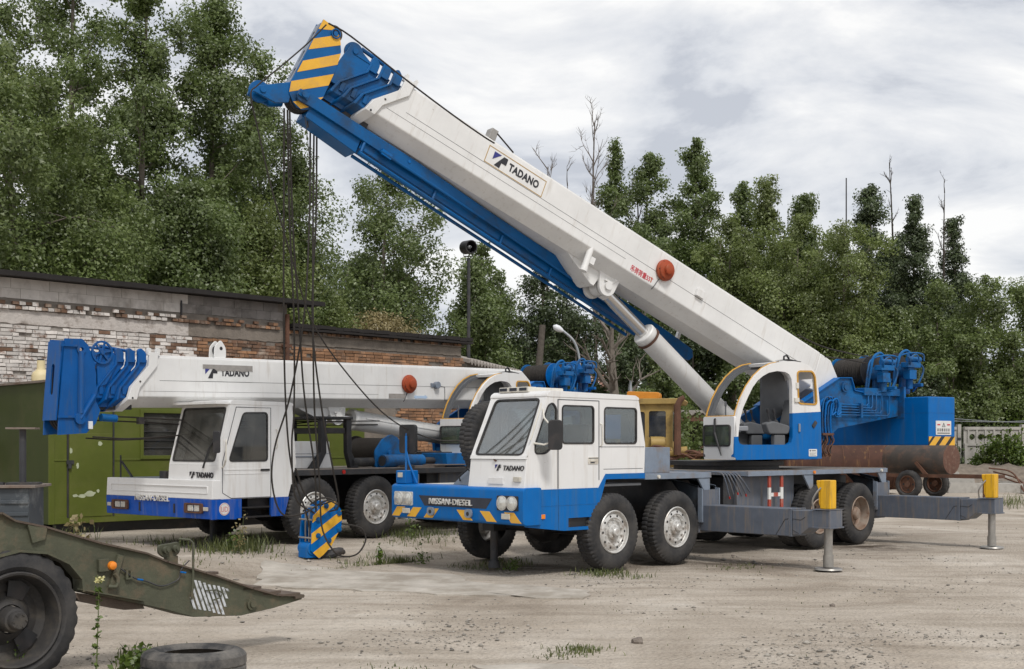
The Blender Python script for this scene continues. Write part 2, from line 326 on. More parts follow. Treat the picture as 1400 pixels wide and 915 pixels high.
class MB:
    def __init__(s):
        s.v, s.f, s.m = [], [], []
    def add(s, vs, fs, mi=0):
        o = len(s.v); s.v += [tuple(p) for p in vs]
        s.f += [tuple(i + o for i in f) for f in fs]; s.m += [mi] * len(fs)
        return s
    def box(s, x0, x1, y0, y1, z0, z1, mi=0):
        return s.add([(x, y, z) for x in (x0, x1) for y in (y0, y1) for z in (z0, z1)],
              [(0, 1, 3, 2), (4, 6, 7, 5), (0, 4, 5, 1), (2, 3, 7, 6), (0, 2, 6, 4), (1, 5, 7, 3)], mi)
    def prism(s, pts, plane, a, b, mi=0):
        n = len(pts)
        vs = [to3(plane, p[0], p[1], a) for p in pts] + [to3(plane, p[0], p[1], b) for p in pts]
        fs = [tuple(range(n)), tuple(range(2 * n - 1, n - 1, -1))] + [(i, (i + 1) % n, n + (i + 1) % n, n + i) for i in range(n)]
        return s.add(vs, fs, mi)
    def plate(s, outer, holes, plane, a, b, mi=0):
        bm = bmesh.new(); loops = []
        for lp in [outer] + holes:
            vs = [bm.verts.new((p[0], p[1], 0)) for p in lp]; loops.append(vs)
            for i in range(len(vs)): bm.edges.new((vs[i], vs[(i + 1) % len(vs)]))
        bmesh.ops.triangle_fill(bm, edges=bm.edges[:], use_beauty=True, use_dissolve=False)
        bm.verts.index_update()
        co = [v.co.copy() for v in bm.verts]; n = len(co)
        tr = [tuple(v.index for v in f.verts) for f in bm.faces]
        vs = [to3(plane, c.x, c.y, a) for c in co] + [to3(plane, c.x, c.y, b) for c in co]
        fs = list(tr) + [tuple(i + n for i in reversed(t)) for t in tr]
        for lp in loops:
            ix = [v.index for v in lp]
            fs += [(ix[i], ix[(i + 1) % len(ix)], n + ix[(i + 1) % len(ix)], n + ix[i]) for i in range(len(ix))]
        bm.free()
        return s.add(vs, fs, mi)
    def tube(s, pts, r, n=8, mi=0, caps=True):
        pts = [Vector(p) for p in pts]; k = len(pts)
        rs = r if isinstance(r, (list, tuple)) else [r] * k
        vs, fs = [], []; pu = None
        for i, p in enumerate(pts):
            d = (pts[min(i + 1, k - 1)] - pts[max(i - 1, 0)])
            if d.length < 1e-9: d = Vector((0, 0, 1))
            d.normalize()
            if pu is None: _, u, w = frame_of(d)
            else:
                u = pu - d * pu.dot(d)
                if u.length < 1e-6: _, u, w = frame_of(d)
                u.normalize(); w = d.cross(u)
            pu = u
            for j in range(n):
                a = 2 * math.pi * j / n
                vs.append(p + (u * math.cos(a) + w * math.sin(a)) * rs[i])
        for i in range(k - 1):
            for j in range(n):
                fs.append((i * n + j, i * n + (j + 1) % n, (i + 1) * n + (j + 1) % n, (i + 1) * n + j))
        if caps:
            fs.append(tuple(range(n - 1, -1, -1))); fs.append(tuple(range((k - 1) * n, k * n)))
        return s.add(vs, fs, mi)
    def cyl(s, p, q, r0, r1=None, n=16, mi=0):
        return s.tube([p, q], [r0, r0 if r1 is None else r1], n, mi)
    def lathe(s, prof, o, axis, n=24, mi=0, close=False):
        d, u, w = frame_of(axis); o = Vector(o); vs, fs = [], []
        k = len(prof)
        for (r, h) in prof:
            for j in range(n):
                a = 2 * math.pi * j / n
                vs.append(o + d * h + (u * math.cos(a) + w * math.sin(a)) * max(r, 1e-4))
        for i in range(k if close else k - 1):
            i2 = (i + 1) % k
            for j in range(n):
                fs.append((i * n + j, i * n + (j + 1) % n, i2 * n + (j + 1) % n, i2 * n + j))
        return s.add(vs, fs, mi)
    def bar(s, p, q, w, h, up=(0, 0, 1), mi=0):
        p, q = Vector(p), Vector(q); d = (q - p).normalized(); up = Vector(up)
        sd_ = d.cross(up)
        if sd_.length < 1e-5: sd_ = d.cross(Vector((1, 0, 0)))
        sd_.normalize(); u = sd_.cross(d)
        vs = [c + sd_ * (a * w / 2) + u * (b * h / 2) for c in (p, q) for a, b in ((-1, -1), (1, -1), (1, 1), (-1, 1))]
        return s.add(vs, [(3, 2, 1, 0), (4, 5, 6, 7)] + [(i, (i + 1) % 4, 4 + (i + 1) % 4, 4 + i) for i in range(4)], mi)
    def xf(s, M):
        s.v = [tuple(M @ Vector(p)) for p in s.v]; return s
    def build(s, name, mats, parent=None, bevel=0.0, loc=None, rot=None, smooth=True, kind=None, label=None, segs=2, ang=35):
        me = bpy.data.meshes.new(name)
        me.from_pydata(s.v, [], s.f)
        bm = bmesh.new(); bm.from_mesh(me)
        bmesh.ops.recalc_face_normals(bm, faces=bm.faces[:])
        bm.to_mesh(me); bm.free()
        if not isinstance(mats, (list, tuple)): mats = [mats]
        for m in mats: me.materials.append(MATS[m] if isinstance(m, str) else m)
        me.polygons.foreach_set('material_index', s.m)
        if smooth:
            me.polygons.foreach_set('use_smooth', [True] * len(me.polygons))
            me.set_sharp_from_angle(angle=R(ang))
        o = bpy.data.objects.new(name, me); COL.objects.link(o)
        if parent: o.parent = parent
        if loc is not None: o.location = loc
        if rot is not None: o.rotation_euler = rot
        if kind: o['kind'] = kind
        if label: o['label'] = label
        if bevel:
            md = o.modifiers.new('bevel', 'BEVEL'); md.width = bevel; md.segments = segs; md.harden_normals = True; md.limit_method = 'ANGLE'; md.angle_limit = R(40)
        return o

def tag(o, label, cat, group=None):
    o['label'] = label; o['category'] = cat
    if group: o['group'] = group
    return o

def thing(name, label, cat, loc=(0, 0, 0), rz=0.0, group=None):
    o = bpy.data.objects.new(name, None); COL.objects.link(o)
    o.empty_display_size = 0.3
    o.location = loc; o.rotation_euler = (0, 0, rz)
    return tag(o, label, cat, group)

def clone(o, parent=None):
    c = o.copy(); COL.objects.link(c)
    if parent is not None: c.parent = parent
    for ch in list(o.children): clone(ch, c)
    return c

def text(body, size, parent, loc, rot, m, name='lettering', offset=0.02, extrude=0.004, shear=0.0, sx=1.0, space=1.0, align='LEFT'):
    cu = bpy.data.curves.new(name, 'FONT'); cu.body = body; cu.size = size; cu.offset = offset * size
    cu.extrude = extrude; cu.shear = shear; cu.space_character = space; cu.align_x = align; cu.resolution_u = 3
    t = bpy.data.objects.new('text_source', cu); COL.objects.link(t)
    me = bpy.data.meshes.new_from_object(t.evaluated_get(bpy.context.evaluated_depsgraph_get()))
    bpy.data.objects.remove(t); bpy.data.curves.remove(cu)
    me.materials.clear(); me.materials.append(MATS[m])
    o = bpy.data.objects.new(name, me); COL.objects.link(o)
    o.parent = parent; o.location = loc; o.rotation_euler = rot; o.scale = (sx, 1, 1)
    return o
SIDE = (R(90), 0, 0)                 # reads from the -y side
FRONT = (R(90), 0, R(-90))           # reads from the -x side

def arc(cx, cz, r, a0, a1, n):
    return [(cx + r * math.cos(R(a0 + (a1 - a0) * i / n)), cz + r * math.sin(R(a0 + (a1 - a0) * i / n))) for i in range(n + 1)]
def rrect(x0, z0, x1, z1, r=0.06, n=3):
    """rounded rectangle loop"""
    return (arc(x1 - r, z1 - r, r, 0, 90, n) + arc(x0 + r, z1 - r, r, 90, 180, n) + arc(x0 + r, z0 + r, r, 180, 270, n) + arc(x1 - r, z0 + r, r, 270, 360, n))
def rpoly(pts, r=0.05, n=3):
    out = []
    k = len(pts)
    for i in range(k):
        p = Vector(pts[i]); a = Vector(pts[i - 1]) - p; b = Vector(pts[(i + 1) % k]) - p
        rr = min(r, a.length * 0.45, b.length * 0.45)
        a = p + a.normalized() * rr; b = p + b.normalized() * rr
        for j in range(n + 1):
            t = j / n; q = a * (1 - t) ** 2 + p * 2 * t * (1 - t) + b * t * t
            out.append((q.x, q.y))
    return out
def grow(pts, d):
    """offset a convex-ish loop outward by d"""
    k = len(pts); c = Vector((sum(p[0] for p in pts) / k, sum(p[1] for p in pts) / k)); out = []
    for i in range(k):
        p = Vector(pts[i]); t = (Vector(pts[(i + 1) % k]) - Vector(pts[i - 1]))
        if t.length < 1e-9: t = Vector((1, 0))
        nrm = Vector((t.y, -t.x)).normalized()
        if nrm.dot(p - c) < 0: nrm = -nrm
        q = p + nrm * d; out.append((q.x, q.y))
    return out
def spline(pts, n=8):
    """Catmull-Rom through the points"""
    P = [Vector(p) for p in pts]; P = [P[0] * 2 - P[1]] + P + [P[-1] * 2 - P[-2]]; out = []
    for i in range(1, len(P) - 2):
        for j in range(n):
            t = j / n
            out.append(0.5 * ((2 * P[i]) + (P[i + 1] - P[i - 1]) * t + (2 * P[i - 1] - 5 * P[i] + 4 * P[i + 1] - P[i + 2]) * t * t
                              + (3 * P[i] - P[i - 1] - 3 * P[i + 1] + P[i + 2]) * t ** 3))
    out.append(P[-2]); return out
# ------------------------------------------------------------------ ground
from mathutils import noise as mnoise
RNG = random.Random(7)
NPR = np.random.default_rng(11)
def sstep(a, b, x):
    t = min(1.0, max(0.0, (x - a) / (b - a))); return t * t * (3 - 2 * t)
def gz(x, y):
    """large-scale height of the yard"""
    q = -0.74 * x + 0.67 * y
    h = 0.14 * sstep(13.3, 14.9, q)
    h += 0.25 * sstep(42, 60, y) * sstep(6, 16, x)
    return h
def gzf(x, y):
    n = mnoise.fractal(Vector((x * 0.9, y * 0.9, 0.3)), 0.8, 2.1, 5)
    n2 = mnoise.noise(Vector((x * 0.25, y * 0.25, 5.3)))
    f = 1.0 if y < 60 else max(0.0, 1 - (y - 60) / 60)
    return gz(x, y) + (n * 0.016 + n2 * 0.02 - 0.012) * f
def growth(a, b, step, far, k=1.35):
    out = [a + step * i for i in range(int((b - a) / step) + 1)]
    s, x = step, out[-1]
    while x < far: s *= k; x += s; out.append(x)
    return out
xs = growth(0, 13, 0.13, 1500); xs = [-x for x in reversed(xs[1:])] + xs
ys = growth(6, 27, 0.13, 3000)
s_, y_ = 0.3, 6.0; pre = []
while y_ > -400: y_ -= s_; pre.append(y_); s_ *= 1.4
ys = list(reversed(pre)) + ys
nx, ny = len(xs), len(ys)
gv = np.zeros((ny * nx, 3), dtype=np.float32); k = 0
for y in ys:
    for x in xs:
        near = (-14 < x < 14 and 5 < y < 60)
        gv[k] = (x, y, gzf(x, y) if near else gz(x, y)); k += 1
ii = np.arange((ny - 1) * (nx - 1)); r_, c_ = ii // (nx - 1), ii % (nx - 1)
q0 = r_ * nx + c_
gf = np.stack([q0, q0 + 1, q0 + nx + 1, q0 + nx], 1).astype(np.int32)

def quads_mesh(name, verts, quads, m, smooth=False):
    me = bpy.data.meshes.new(name)
    me.vertices.add(len(verts)); me.vertices.foreach_set('co', np.asarray(verts, np.float32).ravel())
    n = len(quads); w = quads.shape[1]
    me.loops.add(n * w); me.loops.foreach_set('vertex_index', quads.astype(np.int32).ravel())
    me.polygons.add(n); me.polygons.foreach_set('loop_start', np.arange(0, n * w, w, dtype=np.int32))
    if smooth: me.polygons.foreach_set('use_smooth', np.ones(n, bool))
    me.update(calc_edges=True); me.validate()
    me.materials.append(MATS[m] if isinstance(m, str) else m)
    return me
def addobj(name, me, parent=None, kind=None):
    o = bpy.data.objects.new(name, me); COL.objects.link(o)
    if parent: o.parent = parent
    if kind: o['kind'] = kind
    return o

gm = bpy.data.materials.new('yard_dirt'); gm.use_nodes = True
t = gm.node_tree; N, L = t.nodes, t.links; B = N['Principled BSDF']
B.inputs['Roughness'].default_value = 0.95; B.inputs['Specular IOR Level'].default_value = 0.2
tcn = N.new('ShaderNodeTexCoord')
def gn(sc, det=8, rg=0.62, dist=0.0, stretch=None):
    n = N.new('ShaderNodeTexNoise'); n.inputs['Scale'].default_value = sc; n.inputs['Detail'].default_value = det
    n.inputs['Roughness'].default_value = rg; n.inputs['Distortion'].default_value = dist
    v = tcn.outputs['Object']
    if stretch:
        mp = N.new('ShaderNodeMapping'); mp.inputs['Scale'].default_value = stretch[0]; mp.inputs['Rotation'].default_value = stretch[1]
        L.new(v, mp.inputs[0]); v = mp.outputs[0]
    L.new(v, n.inputs['Vector']); return n.outputs['Fac']
def gr(f, stops):
    r = N.new('ShaderNodeValToRGB'); L.new(f, r.inputs[0]); e = r.color_ramp.elements
    e[0].position, e[0].color = stops[0][0], (*stops[0][1], 1); e[1].position, e[1].color = stops[-1][0], (*stops[-1][1], 1)
    for p, c in stops[1:-1]: e.new(p).color = (*c, 1)
    return r.outputs[0]
def gx(a, b, f, mode='MIX'):
    x = N.new('ShaderNodeMix'); x.data_type = 'RGBA'; x.blend_type = mode
    if isinstance(f, float): x.inputs[0].default_value = f
    else: L.new(f, x.inputs[0])
    L.new(a, x.inputs[6]); L.new(b, x.inputs[7]); return x.outputs[2]
base = gr(gn(0.42, 9, 0.66, 0.8), [(0.26, (0.260, 0.214, 0.168)), (0.40, (0.368, 0.316, 0.260)), (0.55, (0.455, 0.400, 0.338)), (0.68, (0.565, 0.515, 0.452))])
trk = gr(gn(0.9, 7, 0.6, 0.5, ((0.35, 3.4, 1), (0, 0, R(22)))), [(0.36, (0.72, 0.70, 0.67)), (0.52, (1, 1, 1)), (0.70, (1.16, 1.15, 1.13))])
c1 = gx(base, trk, 0.6, 'MULTIPLY')
grit = gr(gn(22, 8, 0.8), [(0.32, (0.5, 0.49, 0.48)), (0.44, (0.95, 0.95, 0.95)), (0.60, (1.05, 1.05, 1.04)), (0.72, (1.28, 1.27, 1.25))])
c2 = gx(c1, grit, 0.9, 'MULTIPLY')
vo = N.new('ShaderNodeTexVoronoi'); vo.inputs['Scale'].default_value = 26; L.new(tcn.outputs['Object'], vo.inputs['Vector'])
speck = gr(vo.outputs['Distance'], [(0.05, (0.35, 0.33, 0.31)), (0.2, (1, 1, 1)), (1.0, (1, 1, 1))])
spm = gr(gn(1.7, 6, 0.7), [(0.44, (0, 0, 0)), (0.56, (1, 1, 1))])
c3 = gx(c2, gx(c2, speck, 1.0, 'MULTIPLY'), spm)
damp = gr(gn(0.75, 7, 0.7, 1.0), [(0.62, (0, 0, 0)), (0.74, (0.55, 0.55, 0.55))])
dk = N.new('ShaderNodeRGB'); dk.outputs[0].default_value = (0.13, 0.105, 0.08, 1)
c4 = gx(c3, dk.outputs[0], damp)
stain_shade = None  # oil stains plus shade beneath the vehicles, painted into the dirt colour
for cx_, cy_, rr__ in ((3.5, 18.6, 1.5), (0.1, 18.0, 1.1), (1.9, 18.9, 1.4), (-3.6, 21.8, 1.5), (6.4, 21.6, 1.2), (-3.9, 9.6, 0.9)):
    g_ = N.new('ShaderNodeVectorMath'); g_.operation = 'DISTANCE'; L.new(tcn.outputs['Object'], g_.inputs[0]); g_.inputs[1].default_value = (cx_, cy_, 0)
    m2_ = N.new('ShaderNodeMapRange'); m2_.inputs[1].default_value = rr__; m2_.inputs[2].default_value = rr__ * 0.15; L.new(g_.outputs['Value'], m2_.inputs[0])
    if stain_shade is None: stain_shade = m2_.outputs[0]
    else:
        ad_ = N.new('ShaderNodeMath'); ad_.operation = 'MAXIMUM'; L.new(stain_shade, ad_.inputs[0]); L.new(m2_.outputs[0], ad_.inputs[1]); stain_shade = ad_.outputs[0]
ms_ = N.new('ShaderNodeMath'); ms_.operation = 'MULTIPLY'; L.new(stain_shade, ms_.inputs[0]); L.new(gr(gn(1.3, 9, 0.72, 1.2), [(0.36, (0, 0, 0)), (0.60, (1, 1, 1))]), ms_.inputs[1])
oil_shade = N.new('ShaderNodeRGB'); oil_shade.outputs[0].default_value = (0.075, 0.055, 0.04, 1)
c5 = gx(c4, oil_shade.outputs[0], ms_.outputs[0])
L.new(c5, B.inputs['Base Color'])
# a pair of tyre tracks pressed into the dirt at the right
sp_ = N.new('ShaderNodeSeparateXYZ'); L.new(tcn.outputs['Object'], sp_.inputs[0])
def mth(op, a, b=None):
    n = N.new('ShaderNodeMath'); n.operation = op
    for i_, q_ in enumerate((a, b)):
        if q_ is None: continue
        if isinstance(q_, (int, float)): n.inputs[i_].default_value = q_
        else: L.new(q_, n.inputs[i_])
    return n.outputs[0]
trs = None
for off, slope, curve in ((3.62, 0.44, 0.018), (5.35, 0.40, 0.016), (1.2, 0.75, 0.01)):
    yy = mth('SUBTRACT', sp_.outputs[1], 10.05)
    xc = mth('ADD', mth('ADD', mth('MULTIPLY', yy, slope), off), mth('MULTIPLY', mth('MULTIPLY', yy, yy), curve))
    d_ = mth('ABSOLUTE', mth('SUBTRACT', sp_.outputs[0], xc))
    inside = mth('LESS_THAN', d_, 0.13)
    lug_ = mth('SINE', mth('MULTIPLY', mth('ADD', sp_.outputs[1], mth('MULTIPLY', d_, 1.4)), 62.0))
    gr_ = mth('SINE', mth('MULTIPLY', d_, 95.0))
    q_ = mth('MULTIPLY', inside, mth('SUBTRACT', mth('ADD', mth('MULTIPLY', lug_, 0.25), mth('MULTIPLY', gr_, 0.35)), 0.5))
    trs = q_ if trs is None else mth('ADD', trs, q_)
trm = N.new('ShaderNodeMapRange'); trm.inputs[1].default_value = 0.42; trm.inputs[2].default_value = 0.62; L.new(gn(0.8, 5, 0.6), trm.inputs[0])
trs = mth('MULTIPLY', mth('MULTIPLY', trs, trm.outputs[0]), 0.55)
bp = N.new('ShaderNodeBump'); bp.inputs['Strength'].default_value = 0.7; bp.inputs['Distance'].default_value = 0.035
mm = N.new('ShaderNodeMath'); mm.operation = 'ADD'; L.new(gn(9, 10, 0.72), mm.inputs[0]); L.new(vo.outputs['Distance'], mm.inputs[1])
L.new(mth('ADD', mm.outputs[0], trs), bp.inputs['Height']); L.new(bp.outputs[0], B.inputs['Normal'])
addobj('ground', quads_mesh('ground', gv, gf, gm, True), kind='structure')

# the old concrete slab breaking through the dirt in front of the cranes
def slab(pts, name='concrete_slab'):
    out = []
    for i in range(len(pts)):
        a, b = Vector(pts[i]), Vector(pts[(i + 1) % len(pts)])
        for j in range(9):
            p = a.lerp(b, j / 9); w = mnoise.noise(Vector((p.x * 1.7, p.y * 1.7, 1))) * 0.16 + mnoise.noise(Vector((p.x * 7, p.y * 7, 4))) * 0.05
            out.append((p.x + w, p.y + w))
    n = len(out); m = MB()
    vs = [(x, y, gzf(x, y) + 0.016) for x, y in out] + [(x, y, gzf(x, y) - 0.1) for x, y in out]
    # fan of rings towards the middle so that the sheet follows the ground
    cx, cy = sum(p[0] for p in out) / n, sum(p[1] for p in out) / n
    vs2, fs = list(vs), [(i, (i + 1) % n, n + (i + 1) % n, n + i) for i in range(n)]
    prev = list(range(n))
    for s in (0.8, 0.6, 0.4, 0.2):
        cur = []
        for x, y in out:
            px, py = cx + (x - cx) * s, cy + (y - cy) * s
            cur.append(len(vs2)); vs2.append((px, py, gzf(px, py) + 0.018))
        fs += [(prev[i], prev[(i + 1) % n], cur[(i + 1) % n], cur[i]) for i in range(n)]; prev = cur
    vs2.append((cx, cy, gzf(cx, cy) + 0.018)); fs += [(prev[i], prev[(i + 1) % n], len(vs2) - 1) for i in range(n)]
    m.add(vs2, fs); return m.build(name, 'slab_concrete', kind='structure')
slab([(-3.6, 17.7), (-3.3, 15.5), (-1.0, 14.7), (0.75, 14.1), (1.0, 14.9), (-0.5, 15.9), (-0.9, 16.8)])
slab([(-0.35, 9.95), (0.1, 9.6), (0.75, 9.6), (0.5, 10.05)])

# ------------------------------------------------------------------ brick buildings
RZ45 = R(45)
brick_meshes = {}
def brick_mesh(mname, length, v):
    key = (mname, length, v)
    if key not in brick_meshes:
        r = random.Random(hash((length * 100, v)) % 9999)
        L2, h, d = length / 2, 0.0335, 0.06
        vs = []
        for x in (-L2, L2):
            for y in (-0.016, d):
                for z in (-h, h):
                    j = (lambda a: r.uniform(-a, a)) if y < 0 else (lambda a: 0)
                    vs.append((x + j(0.007), y + j(0.006), z + j(0.005)))
        # a second inset ring gives worn front edges
        m = MB(); m.add(vs, [(0, 1, 3, 2), (4, 6, 7, 5), (0, 4, 5, 1), (2, 3, 7, 6), (0, 2, 6, 4), (1, 5, 7, 3)])
        me = bpy.data.meshes.new('brick'); me.from_pydata(m.v, [], m.f); me.materials.append(MATS[mname]); me.update()
        brick_meshes[key] = me
    return brick_meshes[key]
def lay_bricks(parent, x0, x1, z0, z1, kind_of, single, name='brick', course=0.079, miss=0.02, seed=3):
    r = random.Random(seed); mass = {}; n_single = 0; z = z0 + course / 2; row = 0; cand = []
    while z + course / 2 <= z1 + 0.001:
        x = x0 + (0.13 if row % 2 else 0.0) - r.random() * 0.05
        while x < x1:
            ln = 0.25 if r.random() < (0.72 if row % 5 else 0.2) else 0.12
            if x + ln > x1: ln = max(0.06, x1 - x)
            if ln not in (0.25, 0.12): ln = 0.12
            if r.random() > miss:
                k = kind_of(x + ln / 2, z)
                if k: cand.append((x + ln / 2, z + r.uniform(-0.003, 0.003), ln, k, r.randrange(3), r.uniform(-0.010, 0.008)))
            x += ln + 0.013
        z += course; row += 1
    pr = [(single(c[0], c[1]), i) for i, c in enumerate(cand)]
    chosen = set(i for s, i in sorted((p for p in pr if p[0] is not None))[:298])
    for i, (x, z, ln, k, v, dy) in enumerate(cand):
        if i in chosen:
            o = bpy.data.objects.new(name, brick_mesh(k, ln, v)); COL.objects.link(o)
            o.parent = parent; o.location = (x, dy, z)
        else:
            m = mass.setdefault(k, MB())
            me = brick_mesh(k, ln, v)
            m.add([(p.co.x + x, p.co.y + dy, p.co.z + z) for p in me.vertices], [tuple(f.vertices) for f in me.polygons])
    if mass:
        m = MB(); ms = []
        for i, (k, q) in enumerate(mass.items()):
            m.add(q.v, q.f, i); ms.append(k + '_mass')
        m.build('bricks_beyond', ms, parent, smooth=False, kind='stuff')

bld = thing('brick_building', 'long brick workshop with peeling whitewash and dark overhanging roof behind green hut', 'building', (-10.34, 24.5, 0), RZ45)
MB().box(-6, 4.30, 0.02, 0.4, 0, 5.2).build('wall', 'mortar_white', bld)
MB().box(4.30, 6.93, 0.021, 0.4, 0, 5.2).box(-6, 6.93, 4.0, 4.4, 0, 5.2).box(6.55, 6.92, 0.4, 4.0, 4.2, 5.15).build('wall', 'mortar', bld)
def k1(x, z):
    n = mnoise.noise(Vector((x * 1.1, z * 2.6, 2.0))) + 0.5 * mnoise.noise(Vector((x * 4, z * 7, 9.0)))
    edge = 4.35 + 0.25 * mnoise.noise(Vector((z * 3, 0, 0)))
    if x > edge: return 'brick_brown' if n < 0.25 else 'brick_orange'
    if x > 3.2 and n > 0.30 - (x - 3.2) * 0.25: return 'brick_brown'
    return 'brick_brown' if n > 0.40 or (z < 3.4 and x < 0.6 and n > 0.12) else 'brick_white'
lay_bricks(bld, -5.9, 6.92, 0.3, 4.25, k1, lambda x, z: None if (x < -0.6 or z < 2.85 or (x > 3.6 and z < 3.75) or (1.0 < x < 3.2 and z < 3.35)) else x, seed=5)
# soot-dark plaster string course and stepped brick cornice
def rough_band(x0, x1, z0, z1, y, m, name, seed=1, dx=0.1):
    b = MB(); n = int((x1 - x0) / dx); nz_ = 4; vs = []
    for i in range(n + 1):
        for j in range(nz_ + 1):
            x = x0 + (x1 - x0) * i / n; z = z0 + (z1 - z0) * j / nz_
            e = (mnoise.noise(Vector((x * 6, seed, j))) * 0.035) if j in (0, nz_) else 0
            vs.append((x, y + mnoise.noise(Vector((x * 5, z * 9, seed))) * 0.012, z + e))
    fs = [(i * (nz_ + 1) + j, (i + 1) * (nz_ + 1) + j, (i + 1) * (nz_ + 1) + j + 1, i * (nz_ + 1) + j + 1) for i in range(n) for j in range(nz_)]
    nb = len(vs); vs2 = [(v[0], y + 0.08, v[2]) for v in vs]; b.add(vs, fs)
    ring = [i * (nz_ + 1) for i in range(n + 1)] + [i * (nz_ + 1) + nz_ for i in range(n, -1, -1)]
    b.add([vs[i] for i in ring] + [vs2[i] for i in ring], [(i, (i + 1) % len(ring), len(ring) + (i + 1) % len(ring), len(ring) + i) for i in range(len(ring))])
    return b.build(name, m, bld if name != 'x' else None)
rough_band(-5.9, 4.25, 4.27, 4.55, -0.006, 'plaster_white', 'plaster_band', 1)
rough_band(4.25, 6.9, 4.27, 4.55, -0.004, 'plaster_grey', 'plaster_band', 2)
rr = random.Random(8)
for row, z in enumerate((4.60, 4.685)):
    x = -1.0 + row * 0.07
    while x < 6.7:
        if rr.random() > (0.16 if row == 0 else 0.42):
            k = 'brick_white' if (x < 3.9 and rr.random() < 0.62) else ('brick_brown' if rr.random() < 0.75 or x < 5 else 'brick_orange')
            o = bpy.data.objects.new('cornice_brick', brick_mesh(k, 0.12, rr.randrange(3))); COL.objects.link(o)
            o.parent = bld; o.location = (x, -0.05 - row * 0.02 + rr.uniform(-0.01, 0.01), z)
        x += 0.136
rough_band(-5.9, 6.9, 4.555, 4.775, -0.002, 'mortar', 'cornice_bed', 4)
blk = {}
for nm in ('block_pale', 'block_grey'):
    b = MB().box(-0.1985, 0.1985, -0.012, 0.1, -0.1015, 0.1015)
    me = bpy.data.meshes.new('parapet_block'); me.from_pydata(b.v, [], b.f); me.materials.append(MATS[nm]); blk[nm] = me
for row in range(2):
    x = -3.8 + row * 0.2
    while x < 6.75:
        o = bpy.data.objects.new('parapet_block', blk['block_pale' if x < 4.15 else 'block_grey']); COL.objects.link(o)
        o.parent = bld; o.location = (x, 0.008 + rr.uniform(-0.006, 0.004), 4.885 + row * 0.207)
        x += 0.402
rf = MB()
rn = 40
for i in range(rn):
    xa, xb = -6 + 13.75 * i / rn, -6 + 13.75 * (i + 1) / rn
    za, zb = (5.215 + 0.015 * mnoise.noise(Vector((q * 1.3, 0, 3))) for q in (xa, xb))
    vs = []
    for x, z in ((xa, za), (xb, zb)):
        vs += [(x, -0.42, z - 0.03), (x, 4.6, z + 0.25), (x, 4.6, z + 0.33), (x, -0.42, z + 0.075)]
    rf.add(vs, [(0, 1, 5, 4), (1, 2, 6, 5), (2, 3, 7, 6), (3, 0, 4, 7)] + ([(0, 1, 2, 3)] if i == 0 else []) + ([(4, 5, 6, 7)] if i == rn - 1 else []))
rf.build('roof', 'roof_felt', bld)
MB().tube([(6.86, -0.10, 4.95), (6.86, -0.10, 0.4)], 0.055, 10).box(6.75, 6.97, -0.14, 0.02, 4.15, 4.22).build('downpipe', 'rust', bld)
MB().cyl((4.06, -0.03, 5.05), (4.06, -0.03, 4.62), 0.02, n=6).build('conduit', 'dark_steel', bld)

bld2 = thing('brick_building', 'lower brown brick store with thin dark roof joined to whitewashed workshop', 'building', (-10.34, 24.5, 0), RZ45)
MB().box(6.95, 12.66, 0.022, 0.4, 0, 4.58).box(12.3, 12.66, 0.4, 4.2, 0, 4.58).build('wall', 'mortar', bld2)
def k2(x, z):
    if 9.0 + 0.2 * mnoise.noise(Vector((z * 4, 1, 1))) < x < 10.35 and z < 2.75: return None
    if (11.5 < x < 11.9 and 3.6 < z < 4.0): return None
    n = mnoise.noise(Vector((x * 2.2, z * 3, 4.0))) + 0.6 * mnoise.noise(Vector((x * 7, z * 9, 6.0)))
    return 'brick_orange' if n < 0.42 else 'brick_brown'
lay_bricks(bld2, 6.97, 12.65, 0.4, 4.24, k2, lambda x, z: (0 if z > 3.62 else 1) if (z > 3.62 or (1.85 < z < 2.8 and x > 9.5)) else None, seed=9)
bld_save = bld; bld = bld2
rough_band(6.97, 12.62, 4.25, 4.49, -0.008, 'plaster_grey', 'plaster_band', 6)
rough_band(9.0, 10.3, 1.4, 2.78, -0.012, 'plaster_grey', 'plaster_patch', 7)
bld = bld_save
x = 7.0
while x < 12.6:
    if rr.random() > 0.08:
        o = bpy.data.objects.new('cornice_brick', brick_mesh('brick_orange' if rr.random() < 0.65 else 'brick_brown', 0.12, rr.randrange(3))); COL.objects.link(o)
        o.parent = bld2; o.location = (x, -0.045 + rr.uniform(-0.012, 0.012), 4.53)
    x += 0.142
MB().box(6.97, 12.9, -0.22, 4.4, 4.575, 4.63).build('roof', 'roof_felt', bld2)
rf = MB()
for i in range(24):
    xa = 6.98 + 5.9 * i / 24; z = 4.632 + 0.02 * rr.random()
    rf.box(xa, xa + 0.245, -0.24 + 0.03 * rr.random(), 4.4, z, z + 0.08 + 0.02 * rr.random())
rf.build('roof_felt_roll', 'roof_felt', bld2)
MB().box(6.99, 12.7, -0.1, 0.02, 4.486, 4.497).build('cornice_ledge', 'mortar', bld2)

